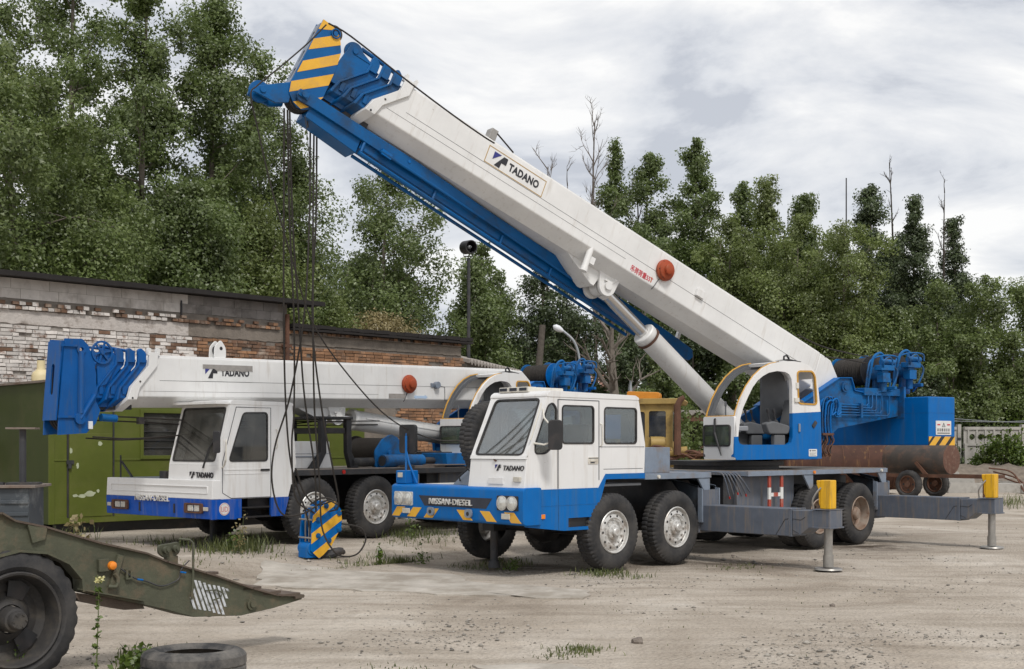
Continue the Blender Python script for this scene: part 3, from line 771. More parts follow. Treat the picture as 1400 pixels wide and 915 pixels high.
# ------------------------------------------------------------------ green hut (metal site cabin)
hut = thing('metal_hut', 'olive green sheet metal site hut with barred window below brick wall', 'hut', (-8.5, 22.3, 0.14), RZ45)
Z0, Z1 = 0.19, 2.81
MB().plate([(0, Z0), (7.3, Z0), (7.3, Z1), (0, Z1)], [[(1.84, 1.42), (2.95, 1.42), (2.95, 2.31), (1.84, 2.31)]], 'xz', 0.0, 0.05).build('front_wall', 'hut_green', hut)
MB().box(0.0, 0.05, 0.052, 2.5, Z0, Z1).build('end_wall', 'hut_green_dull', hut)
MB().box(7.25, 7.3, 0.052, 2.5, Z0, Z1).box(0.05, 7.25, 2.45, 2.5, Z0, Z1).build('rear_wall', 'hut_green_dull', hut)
MB().box(-0.06, 7.36, -0.06, 2.56, Z1 + 0.002, Z1 + 0.045).build('roof', 'rusty_top', hut)
MB().box(0.2, 7.1, 0.15, 0.3, -0.08, Z0 - 0.003).box(0.2, 7.1, 2.1, 2.3, -0.08, Z0 - 0.003).build('skid', 'dark_steel', hut)
MB().box(-0.012, 0.09, -0.014, -0.002, Z0, Z1 - 0.005).box(0.092, 7.29, -0.013, -0.002, Z0 + 0.005, Z0 + 0.12).box(0.092, 1.80, -0.012, -0.002, 1.355, 1.395).box(1.72, 7.29, -0.014, -0.001, 1.36, 1.40).box(3.0, 3.05, -0.013, -0.003, Z0 + 0.12, Z1 - 0.01).build('trim', 'hut_green', hut, bevel=0.004)
dr = MB().plate([(0.37, 0.31), (1.22, 0.31), (1.22, 1.87), (0.37, 1.87)], [], 'xz', -0.026, -0.003).build('door', 'hut_green', hut, bevel=0.006)
MB().box(0.33, 0.36, -0.02, -0.004, 0.30, 2.30).box(1.235, 1.265, -0.02, -0.004, 0.30, 2.70).build('door_post', 'dark_steel', hut)
MB().box(0.31, 0.45, -0.05, -0.028, 1.30, 1.37).cyl((0.37, -0.05, 1.30), (0.37, -0.05, 1.22), 0.035, n=8).build('padlock', 'dark_steel', dr)
wf = MB().plate([(1.80, 1.38), (2.99, 1.38), (2.99, 2.35), (1.80, 2.35)], [[(1.87, 1.45), (2.92, 1.45), (2.92, 2.28), (1.87, 2.28)]], 'xz', -0.03, 0.04).build('window', 'hut_green', hut, bevel=0.006)
MB().box(1.87, 2.92, 0.03, 0.036, 1.45, 2.28).build('pane', 'cab_glass_dark', wf)
for z in (1.60, 1.75, 1.92, 2.08):
    MB().cyl((1.86, 0.012, z), (2.93, 0.012, z), 0.007, n=6).build('bar', 'dark_steel', wf)
MB().box(1.9, 2.4, 0.25, 0.27, 1.6, 2.2).box(2.45, 2.9, 0.35, 0.37, 1.46, 1.85).build('curtain', 'cabinet_grey', wf)
def chips(parent, spots):
    for (x, z, w, h, s) in spots:
        pts, b = [], MB()
        for a in range(14):
            rr_ = 1 + 0.45 * mnoise.noise(Vector((math.cos(a * 0.449) * 1.5, math.sin(a * 0.449) * 1.5, s)))
            pts.append((x + math.cos(a * 0.4488) * w * rr_, z + math.sin(a * 0.4488) * h * rr_))
        b.prism(pts, 'xz', -0.0285, -0.02).build('paint_chip', 'paint_chip', parent)
chips(hut, [(0.62, 0.70, 0.075, 0.035, 1), (0.78, 0.74, 0.10, 0.05, 2.2), (0.93, 0.79, 0.03, 0.03, 3), (0.48, 0.71, 0.05, 0.03, 4), (0.97, 1.68, 0.045, 0.04, 5), (0.53, 1.27, 0.03, 0.05, 6), (0.40, 1.55, 0.03, 0.05, 8)])
can = thing('milk_can', 'cream milk can with narrow neck standing on green hut roof', 'can', (-9.10, 23.45, 2.997), 0)
MB().lathe([(0.0, 0), (0.16, 0), (0.175, 0.02), (0.175, 0.13), (0.15, 0.2), (0.085, 0.25), (0.075, 0.30), (0.075, 0.43), (0.0, 0.43)], (0, 0, 0), (0, 0, 1), 20).build('can_body', 'cream_can', can)
MB().lathe([(0.0, 0.432), (0.06, 0.432), (0.06, 0.46), (0.0, 0.46)], (0, 0, 0), (0, 0, 1), 14).tube(arc(0.14, 0.16, 0.04, -80, 80, 6) and [(0.15 + 0.05 * math.sin(a), 0, 0.10 + 0.06 * (1 - math.cos(a))) for a in (0, 0.8, 1.6, 2.4, 3.1)], 0.008, 6).build('lid', 'dark_steel', can)
# ------------------------------------------------------------------ truck cranes
WMESH = {}
def tyre_mesh(Rr=0.555, wd_=0.30, bead=0.305, n=156, lug=0.015):
    prof = [(bead, 0.035), (bead + 0.03, 0.012), (Rr * 0.76, -0.004), (Rr * 0.86, 0.004), (Rr * 0.945, 0.020), (Rr * 0.995, 0.045), (Rr, 0.09),
            (Rr, wd_ / 2 - 0.012), (Rr - 0.012, wd_ / 2), (Rr, wd_ / 2 + 0.012), (Rr, wd_ - 0.09), (Rr * 0.995, wd_ - 0.045), (Rr * 0.945, wd_ - 0.02), (Rr * 0.86, wd_ - 0.004), (Rr * 0.76, wd_ + 0.004), (bead + 0.03, wd_ - 0.012), (bead, wd_ - 0.035)]
    m = MB().lathe(prof, (0, 0, 0), (0, 1, 0), n)
    for i, (r, h) in enumerate(prof):
        if 4 <= i <= 12 and i != 8:
            sh = 0 if i < 8 else 2
            for j in range(n):
                if (j + sh) % 3 == 0:
                    k = i * n + j; v = Vector(m.v[k]); q = Vector((v.x, 0, v.z)); q = q.normalized() * (q.length - lug * (1.25 if i in (4, 5, 11, 12) else 0.9))
                    m.v[k] = (q.x, v.y, q.z)
    return m
def cached(key, fn):
    if key not in WMESH: WMESH[key] = fn()
    o = WMESH[key].copy() if WMESH[key].parent is not None or key in USED else WMESH[key]
    if key not in USED: USED.add(key)
    if o.name not in COL.objects: COL.objects.link(o)
    return o
USED = set()
def ring(m, r, h, n, size, depth, mi, axis=1, off=0.0, k=8):
    for i in range(n):
        a = 2 * math.pi * (i + off) / n
        x, z = r * math.cos(a), r * math.sin(a)
        m.cyl((x, h, z), (x, h - depth, z), size, size * 0.92, k, mi)
def rim_front():
    m = MB().lathe([(0.312, 0.02), (0.300, 0.008), (0.290, 0.014), (0.284, 0.05), (0.270, 0.062), (0.245, 0.036), (0.205, 0.026), (0.185, 0.045), (0.172, 0.048), (0.168, 0.06), (0.0, 0.06)], (0, 0, 0), (0, 1, 0), 40)
    ring(m, 0.232, 0.032, 10, 0.019, 0.004, 1)
    ring(m, 0.176, 0.045, 10, 0.014, 0.030, 0, off=0.5, k=6)
    return m.build('rim', ['rim_silver', 'black_metal'])
def rim_rear():
    m = MB().lathe([(0.312, 0.02), (0.300, 0.008), (0.288, 0.016), (0.282, 0.06), (0.272, 0.17), (0.235, 0.20), (0.17, 0.20), (0.15, 0.185), (0.0, 0.185)], (0, 0, 0), (0, 1, 0), 40)
    ring(m, 0.215, 0.199, 8, 0.022, 0.003, 1)
    ring(m, 0.165, 0.19, 10, 0.014, 0.03, 0, off=0.5, k=6)
    return m.build('rim', ['rim_rusty', 'black_metal'])
def hub_front():
    m = MB().lathe([(0.118, 0.065), (0.112, 0.022), (0.095, 0.012), (0.066, 0.010), (0.062, -0.022), (0.048, -0.036), (0.0, -0.036)], (0, 0, 0), (0, 1, 0), 28)
    ring(m, 0.088, 0.012, 8, 0.009, 0.012, 0, k=6)
    return m.build('wheel', ['rim_silver'])
def hub_rear():
    m = MB().lathe([(0.12, 0.19), (0.115, 0.10), (0.09, 0.07), (0.05, 0.06), (0.0, 0.06)], (0, 0, 0), (0, 1, 0), 28)
    ring(m, 0.075, 0.09, 8, 0.009, 0.012, 0, k=6)
    return m.build('wheel', ['rim_rusty'])
def add_wheel(root, x, y, z, rear=False, far=False, mt='tyre_dusty', spin=0.0):
    w = cached('hub' + str(rear), hub_rear if rear else hub_front)
    w.parent = root; w.location = (x, y, z); w.rotation_euler = (0, spin, math.pi if far else 0)
    r = cached('rim' + str(rear), rim_rear if rear else rim_front); r.parent = w
    t = cached('tyre' + mt, lambda: tyre_mesh().build('tyre', mt, ang=28)); t.parent = w; t.location = (0, 0, 0)
    if rear:
        t2 = cached('tyre' + mt, None); t2.parent = w; t2.location = (0, 0.34, 0)
    return w

def logo_mark(parent, loc, rot, h, name='emblem', blue='navy_ink'):
    """a slanted blue wedge beside a dark T-shaped bar"""
    w = h * 1.28
    m = MB()
    m.prism([(0, h * 0.36), (w * 0.51, h), (0, h)], 'xy', 0, 0.003, 0)
    m.prism([(w * 0.22, 0), (w * 0.62, 0), (w * 0.65, h * 0.45), (w, h * 0.45), (w, h), (w * 0.70, h)], 'xy', 0, 0.003, 1)
    return m.build(name, [blue, 'black_ink'], parent, loc=loc, rot=rot, smooth=False)

def stripes_clip(poly, p0, d, w0, w1):
    """part of a convex polygon between two parallel lines: offsets w0..w1 along normal of direction d from p0"""
    nrm = Vector((-d[1], d[0])).normalized()
    def cut(pts, val, sgn):
        out = []
        for i in range(len(pts)):
            a, b = Vector(pts[i]), Vector(pts[(i + 1) % len(pts)])
            da, db = sgn * ((a - Vector(p0)).dot(nrm) - val), sgn * ((b - Vector(p0)).dot(nrm) - val)
            if da >= 0: out.append((a.x, a.y))
            if da * db < 0:
                q = a.lerp(b, da / (da - db)); out.append((q.x, q.y))
        return out
    q = cut(poly, w0, 1)
    return cut(q, w1, -1) if len(q) > 2 else []

def carrier(root, st):
    """chassis, axles, deck, outriggers: local x runs from front to rear, y from near to far side, z up"""
    m = MB()
    for y in (0.88, 1.76):
        m.box(-1.6 if st == 1 else -1.75, 7.75, y, y + 0.18, 0.72, 1.22)
    for x in (-1.4, 0.2, 1.2, 2.7, 3.9, 5.4, 6.3, 7.5): m.box(x, x + 0.12, 1.06, 1.76, 0.80, 1.15)
    ch = m.build('chassis', 'dark_steel', root, bevel=0.01)
    axles = (0.0, 1.433, 5.42, 6.788)
    for i, x in enumerate(axles):
        MB().cyl((x, 0.35, 0.555), (x, 2.47, 0.555), 0.085, n=12).lathe([(0.02, -0.22), (0.2, -0.15), (0.24, 0), (0.2, 0.15), (0.02, 0.22)], (x, 1.41, 0.555), (0, 1, 0), 16).bar((x - 0.5, 0.75, 0.72), (x + 0.5, 0.75, 0.72), 0.09, 0.07).bar((x - 0.5, 2.07, 0.72), (x + 0.5, 2.07, 0.72), 0.09, 0.07).build('axle', 'black_metal', root)
        for far in (False, True):
            add_wheel(root, x, 2.82 if far else 0.0, 0.555, rear=i > 1, far=far, spin=0.4 * i)
    if st == 2:
        MB().box(-0.36, 2.30, 0.03, 2.79, 1.14, 1.235).build('deck', 'dark_steel', root, bevel=0.006)
        MB().box(-0.36, 2.29, 0.045, 2.78, 1.236, 1.242).build('deck_plate', 'deck_steel', root)
        MB().box(2.304, 7.79, 0.04, 2.78, 1.13, 1.225).build('deck', 'dark_steel', root, bevel=0.006)
        MB().box(2.31, 7.78, 0.055, 2.77, 1.2265, 1.232).build('deck_plate', 'deck_steel', root)
        MB().cyl((0.66, 0.028, 1.19), (0.66, 0.01, 1.19), 0.035, n=10).build('side_marker', 'red_lens', root)
    else:
        MB().box(0.70, 2.31, 0.03, 2.79, 1.285, 1.365).build('deck', 'chassis_grey', root, bevel=0.006)
        MB().box(3.30, 7.79, 0.03, 2.79, 1.285, 1.365).build('deck', 'chassis_grey', root, bevel=0.006)
        MB().box(0.72, 2.30, 0.05, 2.77, 1.3665, 1.372).build('deck_plate', 'chassis_grey', root)
        MB().box(3.32, 7.77, 0.05, 2.77, 1.3665, 1.372).build('deck_plate', 'deck_steel', root)
        MB().prism([(2.314, 1.30), (2.62, 1.365), (3.296, 1.335), (3.296, 1.30), (2.62, 1.325), (2.36, 1.26)], 'xz', 0.25, 2.6).build('deck_bridge', 'outrigger_grey', root)
        for x in (1.0, 5.25, 7.55):
            MB().cyl((x, 0.029, 1.325), (x, 0.005, 1.325), 0.028, n=10).build('side_marker', 'ivory_paint' if x != 5.25 else 'amber_lens', root)
    hz = 1.14 if st == 2 else 1.285
    # gussets under the deck edge and mud panels
    for x in (2.29, 5.25, 7.76):
        MB().prism([(x - 0.30, hz - 0.004), (x, hz - 0.004), (x, 0.70), (x - 0.03, 0.70), (x - 0.045, hz - 0.32)], 'xz', 0.045, 0.075).build('gusset', 'chassis_grey' if st == 1 else 'dark_steel', root)
    MB().box(-0.75, 2.05, 0.70, 0.72, 0.55, hz - 0.005).build('mud_panel', 'black_metal', root)
    MB().box(4.7, 7.3, 0.73, 0.75, 0.55, hz - 0.005).build('mud_panel', 'black_metal', root)
    MB().prism([(3.34, 0.62), (5.02, 0.62), (5.02, hz - 0.01), (3.34, hz - 0.01)], 'xz', 0.28, 0.86).build('tool_box', 'outrigger_grey', root, bevel=0.012)
    MB().box(3.05, 3.33, 0.34, 0.9, 0.6, hz - 0.01).build('tool_box', 'dark_steel', root, bevel=0.01)
    if st == 1:
        ld = MB()
        for x in (3.96, 4.32):
            for k in range(3):
                z0 = 0.70 + k * 0.195
                ld.box(x - 0.035, x + 0.035, 0.06, 0.085, z0, z0 + 0.194, k % 2)
        ld.box(3.997, 4.283, 0.062, 0.083, 0.94, 1.0, 1).box(4.07, 4.20, 0.061, 0.084, 0.938, 1.002, 0)
        ld.build('ladder', ['red_band', 'sticker_white'], root)
        hs = MB()
        for k in range(6):
            y0 = 0.03 - 0.012 * k; x0 = 2.62 + 0.075 * k
            hs.tube(spline([(x0, 0.3, 1.36), (x0 + 0.01, 0.08, 1.35), (x0 + 0.05, y0, 1.24), (x0 + 0.16 + 0.02 * k, y0, 0.98 + 0.03 * (k % 3))], 5), 0.012, 6, 0)
        for k in (0, 2, 4):
            x0 = 2.62 + 0.075 * k; y0 = 0.03 - 0.012 * k
            hs.cyl((x0 + 0.16 + 0.02 * k, y0, 0.98 + 0.03 * (k % 3)), (x0 + 0.175 + 0.02 * k, y0, 0.94 + 0.03 * (k % 3)), 0.014, n=6, mi=1)
        hs.build('hose_bundle', ['outrigger_grey', 'red_lens'], root)
    # outriggers
    for x0, sgn in ((2.10, 0), (7.42, 0)):
        MB().box(x0 - 0.02, x0 + 0.42, 0.10, 2.72, 0.43, 0.89).build('outrigger_box', 'outrigger_grey', root, bevel=0.012)
        for dx in (0.0, 0.44):
            MB().prism([(0.02, 0.60), (0.10, 0.60), (0.10, 1.16), (0.80, 1.285 if st == 1 else 1.14), (0.70, 1.285 if st == 1 else 1.14), (0.02, 1.12)], 'yz', x0 - 0.045 + dx, x0 - 0.022 + dx).build('outrigger_web', 'chassis_grey', root)
        MB().prism([(0.03, 0.60), (0.098, 0.60), (0.098, 1.10), (0.03, 1.10)], 'yz', x0 - 0.02, x0 + 0.392).build('outrigger_web', 'outrigger_grey', root)
        ext = st == 1
        for far in (False, True):
            k = 1 if not far else -1
            y0 = 1.41 - 1.41 * k
            tip = y0 - (2.17 if (ext and not far) else 0.05) * k
            b1 = y0 - (1.55 if (ext and not far) else -0.3) * k
            bx0, bx1 = x0 + 0.01, x0 + 0.39
            ob = MB()
            if ext and not far:
                ob.box(bx0, bx1, min(y0 + 0.35 * k, b1), max(y0 + 0.35 * k, b1), 0.465, 0.865)
            ob2 = None
            o = (ob if ob.v else MB().box(bx0, bx1, min(y0 + 0.35 * k, y0 + 0.3 * k), max(y0 + 0.35 * k, y0 + 0.3 * k), 0.465, 0.865)).build('outrigger_beam', 'outrigger_grey', root, bevel=0.012)
            pts = [(b1 - 0.002 * k, 0.487), (b1 - 0.002 * k, 0.845), (tip, 0.862), (tip, 0.615), (tip + 0.34 * k, 0.60), (b1 - 0.14 * k, 0.492)]
            MB().prism(pts, 'yz', bx0 + 0.018, bx1 - 0.018).build('inner_beam', 'outrigger_grey', o, bevel=0.01)
            if ext and not far:
                MB().box(bx0 - 0.004, bx1 + 0.004, b1 + 0.0, b1 + 0.05, 0.461, 0.869).box(bx0, bx1, tip - 0.006, tip + 0.30, 0.864, 0.874).box(bx0 - 0.005, bx1 + 0.005, tip - 0.012, tip + 0.28, 0.600, 0.622).build('beam_collar', 'outrigger_grey', o, bevel=0.004)
            if ext and not far:
                for pts_ in ([(-1.28, 0.47), (-1.44, 0.71), (b1 + 0.055, 0.72)], [(b1 - 0.002, 0.72), (-1.70, 0.71), (-1.77, 0.755)], [(b1 - 0.004, 0.56), (-1.66, 0.51)]):
                    MB().tube([((bx0 - 0.001) if q_[0] > b1 else (bx0 + 0.017), q_[0], q_[1]) for q_ in pts_], 0.005, 5).build('weld_seam', 'dark_steel', o)
                MB().tube(spline([(x0 + 0.08, tip + 0.30, 0.872), (x0 + 0.06, tip + 0.30, 1.0), (x0 + 0.08, tip + 0.24, 1.12), (x0 + 0.12, tip + 0.20, 1.18)], 5), 0.014, 6).build('jack_hose', 'jack_steel', o)
            jy = tip + 0.13 * k; jx = x0 + 0.20
            zp = 0.04 if (ext and not far) else 0.34
            MB().cyl((jx, jy, 0.62), (jx, jy, zp + 0.0), 0.062, n=18).cyl((jx, jy, zp + 0.17), (jx, jy, zp), 0.075, n=18).build('jack_leg', 'jack_steel', o)
            MB().cyl((jx, jy, zp - 0.012), (jx, jy, zp - 0.035), 0.19, 0.205, 24).build('jack_pad', 'jack_steel', o)
            MB().box(jx - 0.085, jx + 0.08, jy - 0.085, jy + 0.085, 0.876, 1.29).prism([(jy + 0.087, 1.285), (jy + 0.15, 1.285), (jy + 0.145, 1.22), (jy + 0.115, 1.15), (jy + 0.11, 0.95), (jy + 0.087, 0.90)] if k == 1 else [(jy - 0.087, 1.285), (jy - 0.15, 1.285), (jy - 0.145, 1.22), (jy - 0.087, 1.15)], 'yz', jx - 0.08, jx + 0.06).build('jack_housing', 'jack_yellow' if st == 1 else 'dark_steel', o, bevel=0.012)
    # single jack under the nose
    jx = -1.05
    MB().box(jx - 0.12, jx + 0.12, 1.29, 1.53, 0.56, 0.9).build('jack_mount', 'black_metal', root)
    MB().cyl((jx, 1.41, 0.555), (jx, 1.41, 0.12), 0.055, n=16).cyl((jx, 1.41, 0.12), (jx, 1.41, 0.02), 0.075, 0.09, n=18).build('front_jack', 'dark_steel', root)

def mirror(parent, root_pt, arm, centre, w, h, rot, m='black_metal'):
    a = MB().tube(arm, 0.013, 6).build('mirror_arm', 'ivory_paint' if m == 'black_metal' else m, parent)
    b = MB(); pts = rrect(-w / 2, -h / 2, w / 2, h / 2, min(w, h) * 0.25)
    b.prism(pts, 'xz', -0.025, 0.025)
    return b.build('mirror', 'black_metal', parent, bevel=0.01, loc=centre, rot=(0, 0, rot))

def glass_pane(parent, pts, plane, at, name='window', seal=0.022, m='cab_glass', sealm='black_rubber', th=0.012):
    """a pane held in a rubber seal that stands proud of the panel"""
    s = MB().plate(grow(pts, seal * 0.55), [grow(pts, -seal * 0.45)], plane, at - 0.008, at + 0.02).build(name + '_seal', sealm, parent)
    g = MB().prism(grow(pts, -seal * 0.4), plane, at + 0.004, at + 0.008).build(name, m, parent)
    return g

def driver_cab_one(root):
    W0, W1 = 0.05, 1.16
    dw = rrect(-1.05, 1.82, -0.41, 2.335, 0.05); rw = rrect(-0.18, 1.82, 0.52, 2.325, 0.05)
    qw = rpoly([(-1.24, 2.37), (-1.165, 2.30), (-1.18, 1.82), (-1.38, 1.68), (-1.58, 1.68), (-1.58, 1.80), (-1.33, 2.33)], 0.05)
    up = [(-1.78, 1.194), (-0.31, 1.194), (-0.16, 1.386), (0.70, 1.386), (0.72, 1.80), (0.585, 2.40), (0.56, 2.47), (-1.34, 2.47), (-1.72, 1.62), (-1.75, 1.40)]
    cab = MB().plate(up, [dw, rw, qw], 'xz', W0, W0 + 0.04).plate(up, [dw, rw, qw], 'xz', W1 - 0.04, W1).build('driver_cab', 'white_paint', root)
    lo = [(-1.80, 0.76), (-1.74, 0.70), (-1.03, 0.62), (-0.43, 0.615), (-0.16, 1.31), (0.70, 1.305), (0.70, 1.384), (-0.16, 1.384), (-0.31, 1.192), (-1.80, 1.192)]
    MB().plate(lo, [rrect(-0.94, 0.66, -0.50, 0.79, 0.01)], 'xz', W0 - 0.012, W0 + 0.03).build('lower_panel', 'blue_paint', cab)
    MB().box(-0.96, -0.48, W0 + 0.032, W0 + 0.25, 0.64, 0.81).build('step_well', 'black_metal', cab)
    MB().box(-1.0, -0.45, W0 + 0.0, W0 + 0.2, 0.632, 0.655).build('step', 'chassis_grey', cab)
    # nose, scuttle, roof, back
    MB().prism([(-1.79, 1.192), (-1.76, 1.40), (-1.735, 1.60), (-1.69, 1.60), (-1.70, 1.40), (-1.74, 1.192)], 'xz', W0 + 0.001, W1 - 0.001).build('nose_panel', 'white_paint', cab, bevel=0.008)
    MB().prism([(-1.75, 1.605), (-1.735, 1.655), (-1.70, 1.645), (-1.70, 1.605)], 'xz', W0 + 0.002, W1 - 0.002).build('scuttle', 'white_paint', cab)
    roof = rpoly([(-1.36, 2.45), (-1.34, 2.50), (-1.28, 2.535), (0.50, 2.515), (0.575, 2.48), (0.575, 2.45)], 0.02)
    MB().prism(roof, 'xz', W0 - 0.008, W1 + 0.008).build('roof', 'white_paint', cab, bevel=0.02)
    MB().box(-1.15, -0.55, 0.50, 0.98, 2.53, 2.60).build('roof_hatch', 'ivory_paint', cab, bevel=0.012)
    MB().box(-1.32, -1.155, 0.44, 1.02, 2.528, 2.60).build('roof_vent', 'ivory_paint', cab, bevel=0.008)
    for y in (0.47, 0.665, 0.86):
        MB().box(-1.324, -1.30, y, y + 0.145, 2.548, 2.59).build('vent_slot', 'grille_dark', cab)
    bwn = [rrect(0.25, 1.75, 0.9, 2.25, 0.05)]
    bk = MB().plate([(W0 + 0.042, 1.386), (W1 - 0.042, 1.386), (W1 - 0.042, 2.44), (W0 + 0.042, 2.44)], bwn, 'yz', 0, 0.03)
    bk.v = [(0.705 - (0 if v[2] < 1.8 else (v[2] - 1.8) * 0.215) + v[0] - 0.03, v[1], v[2]) for v in bk.v]
    bk.build('back_panel', 'white_paint', cab)
    MB().box(-1.70, 0.68, W0 + 0.045, W1 - 0.045, 1.205, 1.24).build('cab_floor', 'cab_interior_grey', cab)
    # windscreen: slanted frame with a rounded pane
    sx = lambda z: -1.735 + (z - 1.64) * (0.40 / 0.83)
    ws = [(W0 + 0.09, 1.665), (W1 - 0.09, 1.665), (W1 - 0.12, 2.425), (W0 + 0.12, 2.425)]
    out = [(W0 + 0.002, 1.63), (W1 - 0.002, 1.63), (W1 - 0.002, 2.47), (W0 + 0.002, 2.47)]
    f = MB().plate(out, [rpoly(ws, 0.07)], 'yz', 0.0, 0.04); f.v = [(sx(v[2]) + v[0], v[1], v[2]) for v in f.v]
    f.build('windscreen_frame', 'white_paint', cab)
    wp = rpoly(ws, 0.07)
    f = MB().plate(grow(wp, 0.012), [grow(wp, -0.014)], 'yz', -0.012, 0.02); f.v = [(sx(v[2]) + v[0], v[1], v[2]) for v in f.v]
    f.build('windscreen_seal', 'black_rubber', cab)
    f = MB().prism(wp, 'yz', 0.004, 0.009); f.v = [(sx(v[2]) + v[0], v[1], v[2]) for v in f.v]
    f.build('windscreen', 'screen_glass', cab)
    for y in (W0 - 0.0, W1 - 0.04):
        for nm, p in (('door_window', dw), ('rear_window', rw), ('quarter_window', qw)):
            glass_pane(cab, p, 'xz', y if y < 0.5 else y + 0.02, nm, m='cab_glass')
    # door seams, handle, hinges
    seam = MB()
    seam.box(-1.144, -1.128, W0 - 0.004, W0 + 0.002, 1.20, 2.42).box(-0.305, -0.293, W0 - 0.004, W0 + 0.002, 1.30, 2.42).box(-1.13, -0.305, W0 - 0.0035, W0 + 0.002, 2.412, 2.422).box(-0.295, 0.70, W0 - 0.003, W0 + 0.002, 1.765, 1.772).box(-0.20, 0.66, W0 - 0.003, W0 + 0.002, 1.45, 1.456)
    seam.build('door_seam', 'grille_dark', cab)
    dh = MB().plate(rrect(-0.53, 1.53, -0.32, 1.625, 0.01), [], 'xz', W0 - 0.010, W0 + 0.001).box(-0.50, -0.36, W0 - 0.022, W0 - 0.011, 1.565, 1.60).build('door_handle', 'ivory_paint', cab)
    MB().box(-0.485, -0.40, W0 - 0.0125, W0 - 0.0105, 1.54, 1.555).box(-0.525, -0.325, W0 - 0.0115, W0 - 0.0102, 1.605, 1.615).build('handle_recess', 'grille_dark', cab)
    MB().tube([(-0.27, W0, 2.10), (-0.255, W0 - 0.03, 2.08), (-0.255, W0 - 0.03, 1.80), (-0.27, W0, 1.78)], 0.009, 6).build('grab_rail', 'ivory_paint', cab)
    MB().box(-1.50, -1.41, W0 - 0.03, W0 - 0.013, 0.80, 0.86).build('turn_lamp', 'amber_lens', cab, bevel=0.005)
    MB().box(-1.74, -0.20, W0 - 0.0145, W0 - 0.011, 0.965, 0.970).build('panel_crease', 'machinery_blue', cab)
    MB().box(-1.142, -1.13, W0 - 0.0145, W0 - 0.011, 0.64, 1.19).build('door_seam', 'machinery_blue', cab)
    # front details: emblem lettering, corner lamps, hood latch
    text('TADANO', 0.094, cab, (-1.757, 0.49, 1.452), (R(90), 0, R(-90)), 'black_ink', 'lettering', 0.02, 0.003, shear=0.25)
    logo_mark(cab, (-1.757, 0.64, 1.446), (R(90), 0, R(-90)), 0.085)
    MB().box(-1.80, -1.765, 0.12, 0.25, 1.30, 1.37).build('corner_lamp', 'lens_clear', cab, bevel=0.006)
    MB().box(-1.795, -1.776, 0.45, 0.74, 1.265, 1.355).build('number_plate_mount', 'white_paint', cab, bevel=0.004)
    MB().prism([(0.62, 1.585), (0.68, 1.60), (0.64, 1.57)], 'yz', -1.76, -1.735).build('washer_jet', 'rust', cab)
    # mirrors
    mirror(cab, None, [(-1.42, W0 + 0.01, 2.28), (-1.53, -0.07, 2.16), (-1.50, -0.20, 2.02), (-1.50, -0.20, 1.84), (-1.56, -0.10, 1.80), (-1.60, W0, 1.82)], (-1.50, -0.25, 1.93), 0.19, 0.40, R(-38))
    MB().tube([(-1.46, W0 - 0.006, 2.36), (-1.60, W0 - 0.02, 2.05), (-1.68, W0 - 0.015, 1.86)], 0.012, 6).build('grab_rail', 'ivory_paint', cab)
    # inside
    for y in (0.22, 0.66):
        MB().prism(rpoly([(-0.85, 1.55), (-0.40, 1.55), (-0.28, 2.08), (-0.38, 2.10), (-0.50, 1.68), (-0.85, 1.66)], 0.04), 'xz', y, y + 0.38).box(-0.8, -0.45, y + 0.03, y + 0.35, 1.25, 1.545).build('seat', 'cab_interior_light' if y > 0.5 else 'seat_black', cab, bevel=0.02)
    MB().lathe([(0.205, 0.0), (0.222, 0.012), (0.205, 0.024), (0.19, 0.012)], (-1.30, 0.42, 1.76), (-0.55, 0, 1), 28, close=True).cyl((-1.30, 0.42, 1.77), (-1.50, 0.42, 1.40), 0.022, n=8).bar((-1.30, 0.23, 1.77), (-1.30, 0.61, 1.77), 0.03, 0.012).build('steering_wheel', 'seat_black', cab)
    MB().prism([(-1.68, 1.26), (-1.68, 1.60), (-1.45, 1.66), (-1.42, 1.26)], 'xz', W0 + 0.05, W1 - 0.05).build('dashboard', 'cab_interior_light', cab, bevel=0.02)
    # ---- front bumper, full width of the carrier
    bp_ = MB().prism(rpoly([(-1.85, 0.75), (-1.85, 1.20), (-1.79, 1.225), (-1.50, 1.225), (-1.50, 0.72), (-1.80, 0.72)], 0.03), 'xz', 0.0, 2.78).build('front_bumper', 'blue_paint', root, bevel=0.012)
    MB().prism([(0.60, 1.07), (2.15, 1.07), (2.02, 0.925), (0.72, 0.925)], 'yz', -1.853, -1.82).build('grille', 'grille_dark', bp_)
    for (a, b) in ((0.09, 0.50), (2.28, 2.70)):
        h = MB().plate(rrect(a, 0.915, b, 1.115, 0.02), [], 'yz', -1.862, -1.84).build('headlight', 'headlight_glass' if a > 1 else 'black_metal', bp_, bevel=0.006)
        for y in (a + 0.11, b - 0.11):
            MB().lathe([(0.088, 0.0), (0.086, -0.022), (0.05, -0.034), (0.0, -0.038)], (-1.860, y, 1.015), (1, 0, 0), 20).build('lens', 'headlight_glass', h)
            MB().lathe([(0.098, 0.004), (0.098, -0.020), (0.088, -0.020), (0.088, 0.004)], (-1.859, y, 1.015), (1, 0, 0), 20).build('lens_ring', 'rim_silver', h)
    text('NISSAN-DIESEL', 0.115, bp_, (-1.868, 1.90, 0.957), FRONT, 'silver_letter', 'lettering', 0.012, 0.012, sx=1.12, space=1.06)
    band = [(0.02, 0.752), (2.76, 0.752), (2.76, 0.885), (0.02, 0.885)]
    for (y0, d) in ((2.62, 1), (2.25, 1), (1.87, 1), (1.16, -1), (0.68, -1), (0.20, -1)):
        MB().prism([(y0 - 0.165 * d, 0.893), (y0 + 0.025 * d, 0.893), (y0 + min(0.165, 2.765 - y0) * d, 0.754), (y0 - 0.025 * d, 0.754)], 'yz', -1.8535, -1.84).build('hazard_stripe', 'yellow_paint', bp_, smooth=False)
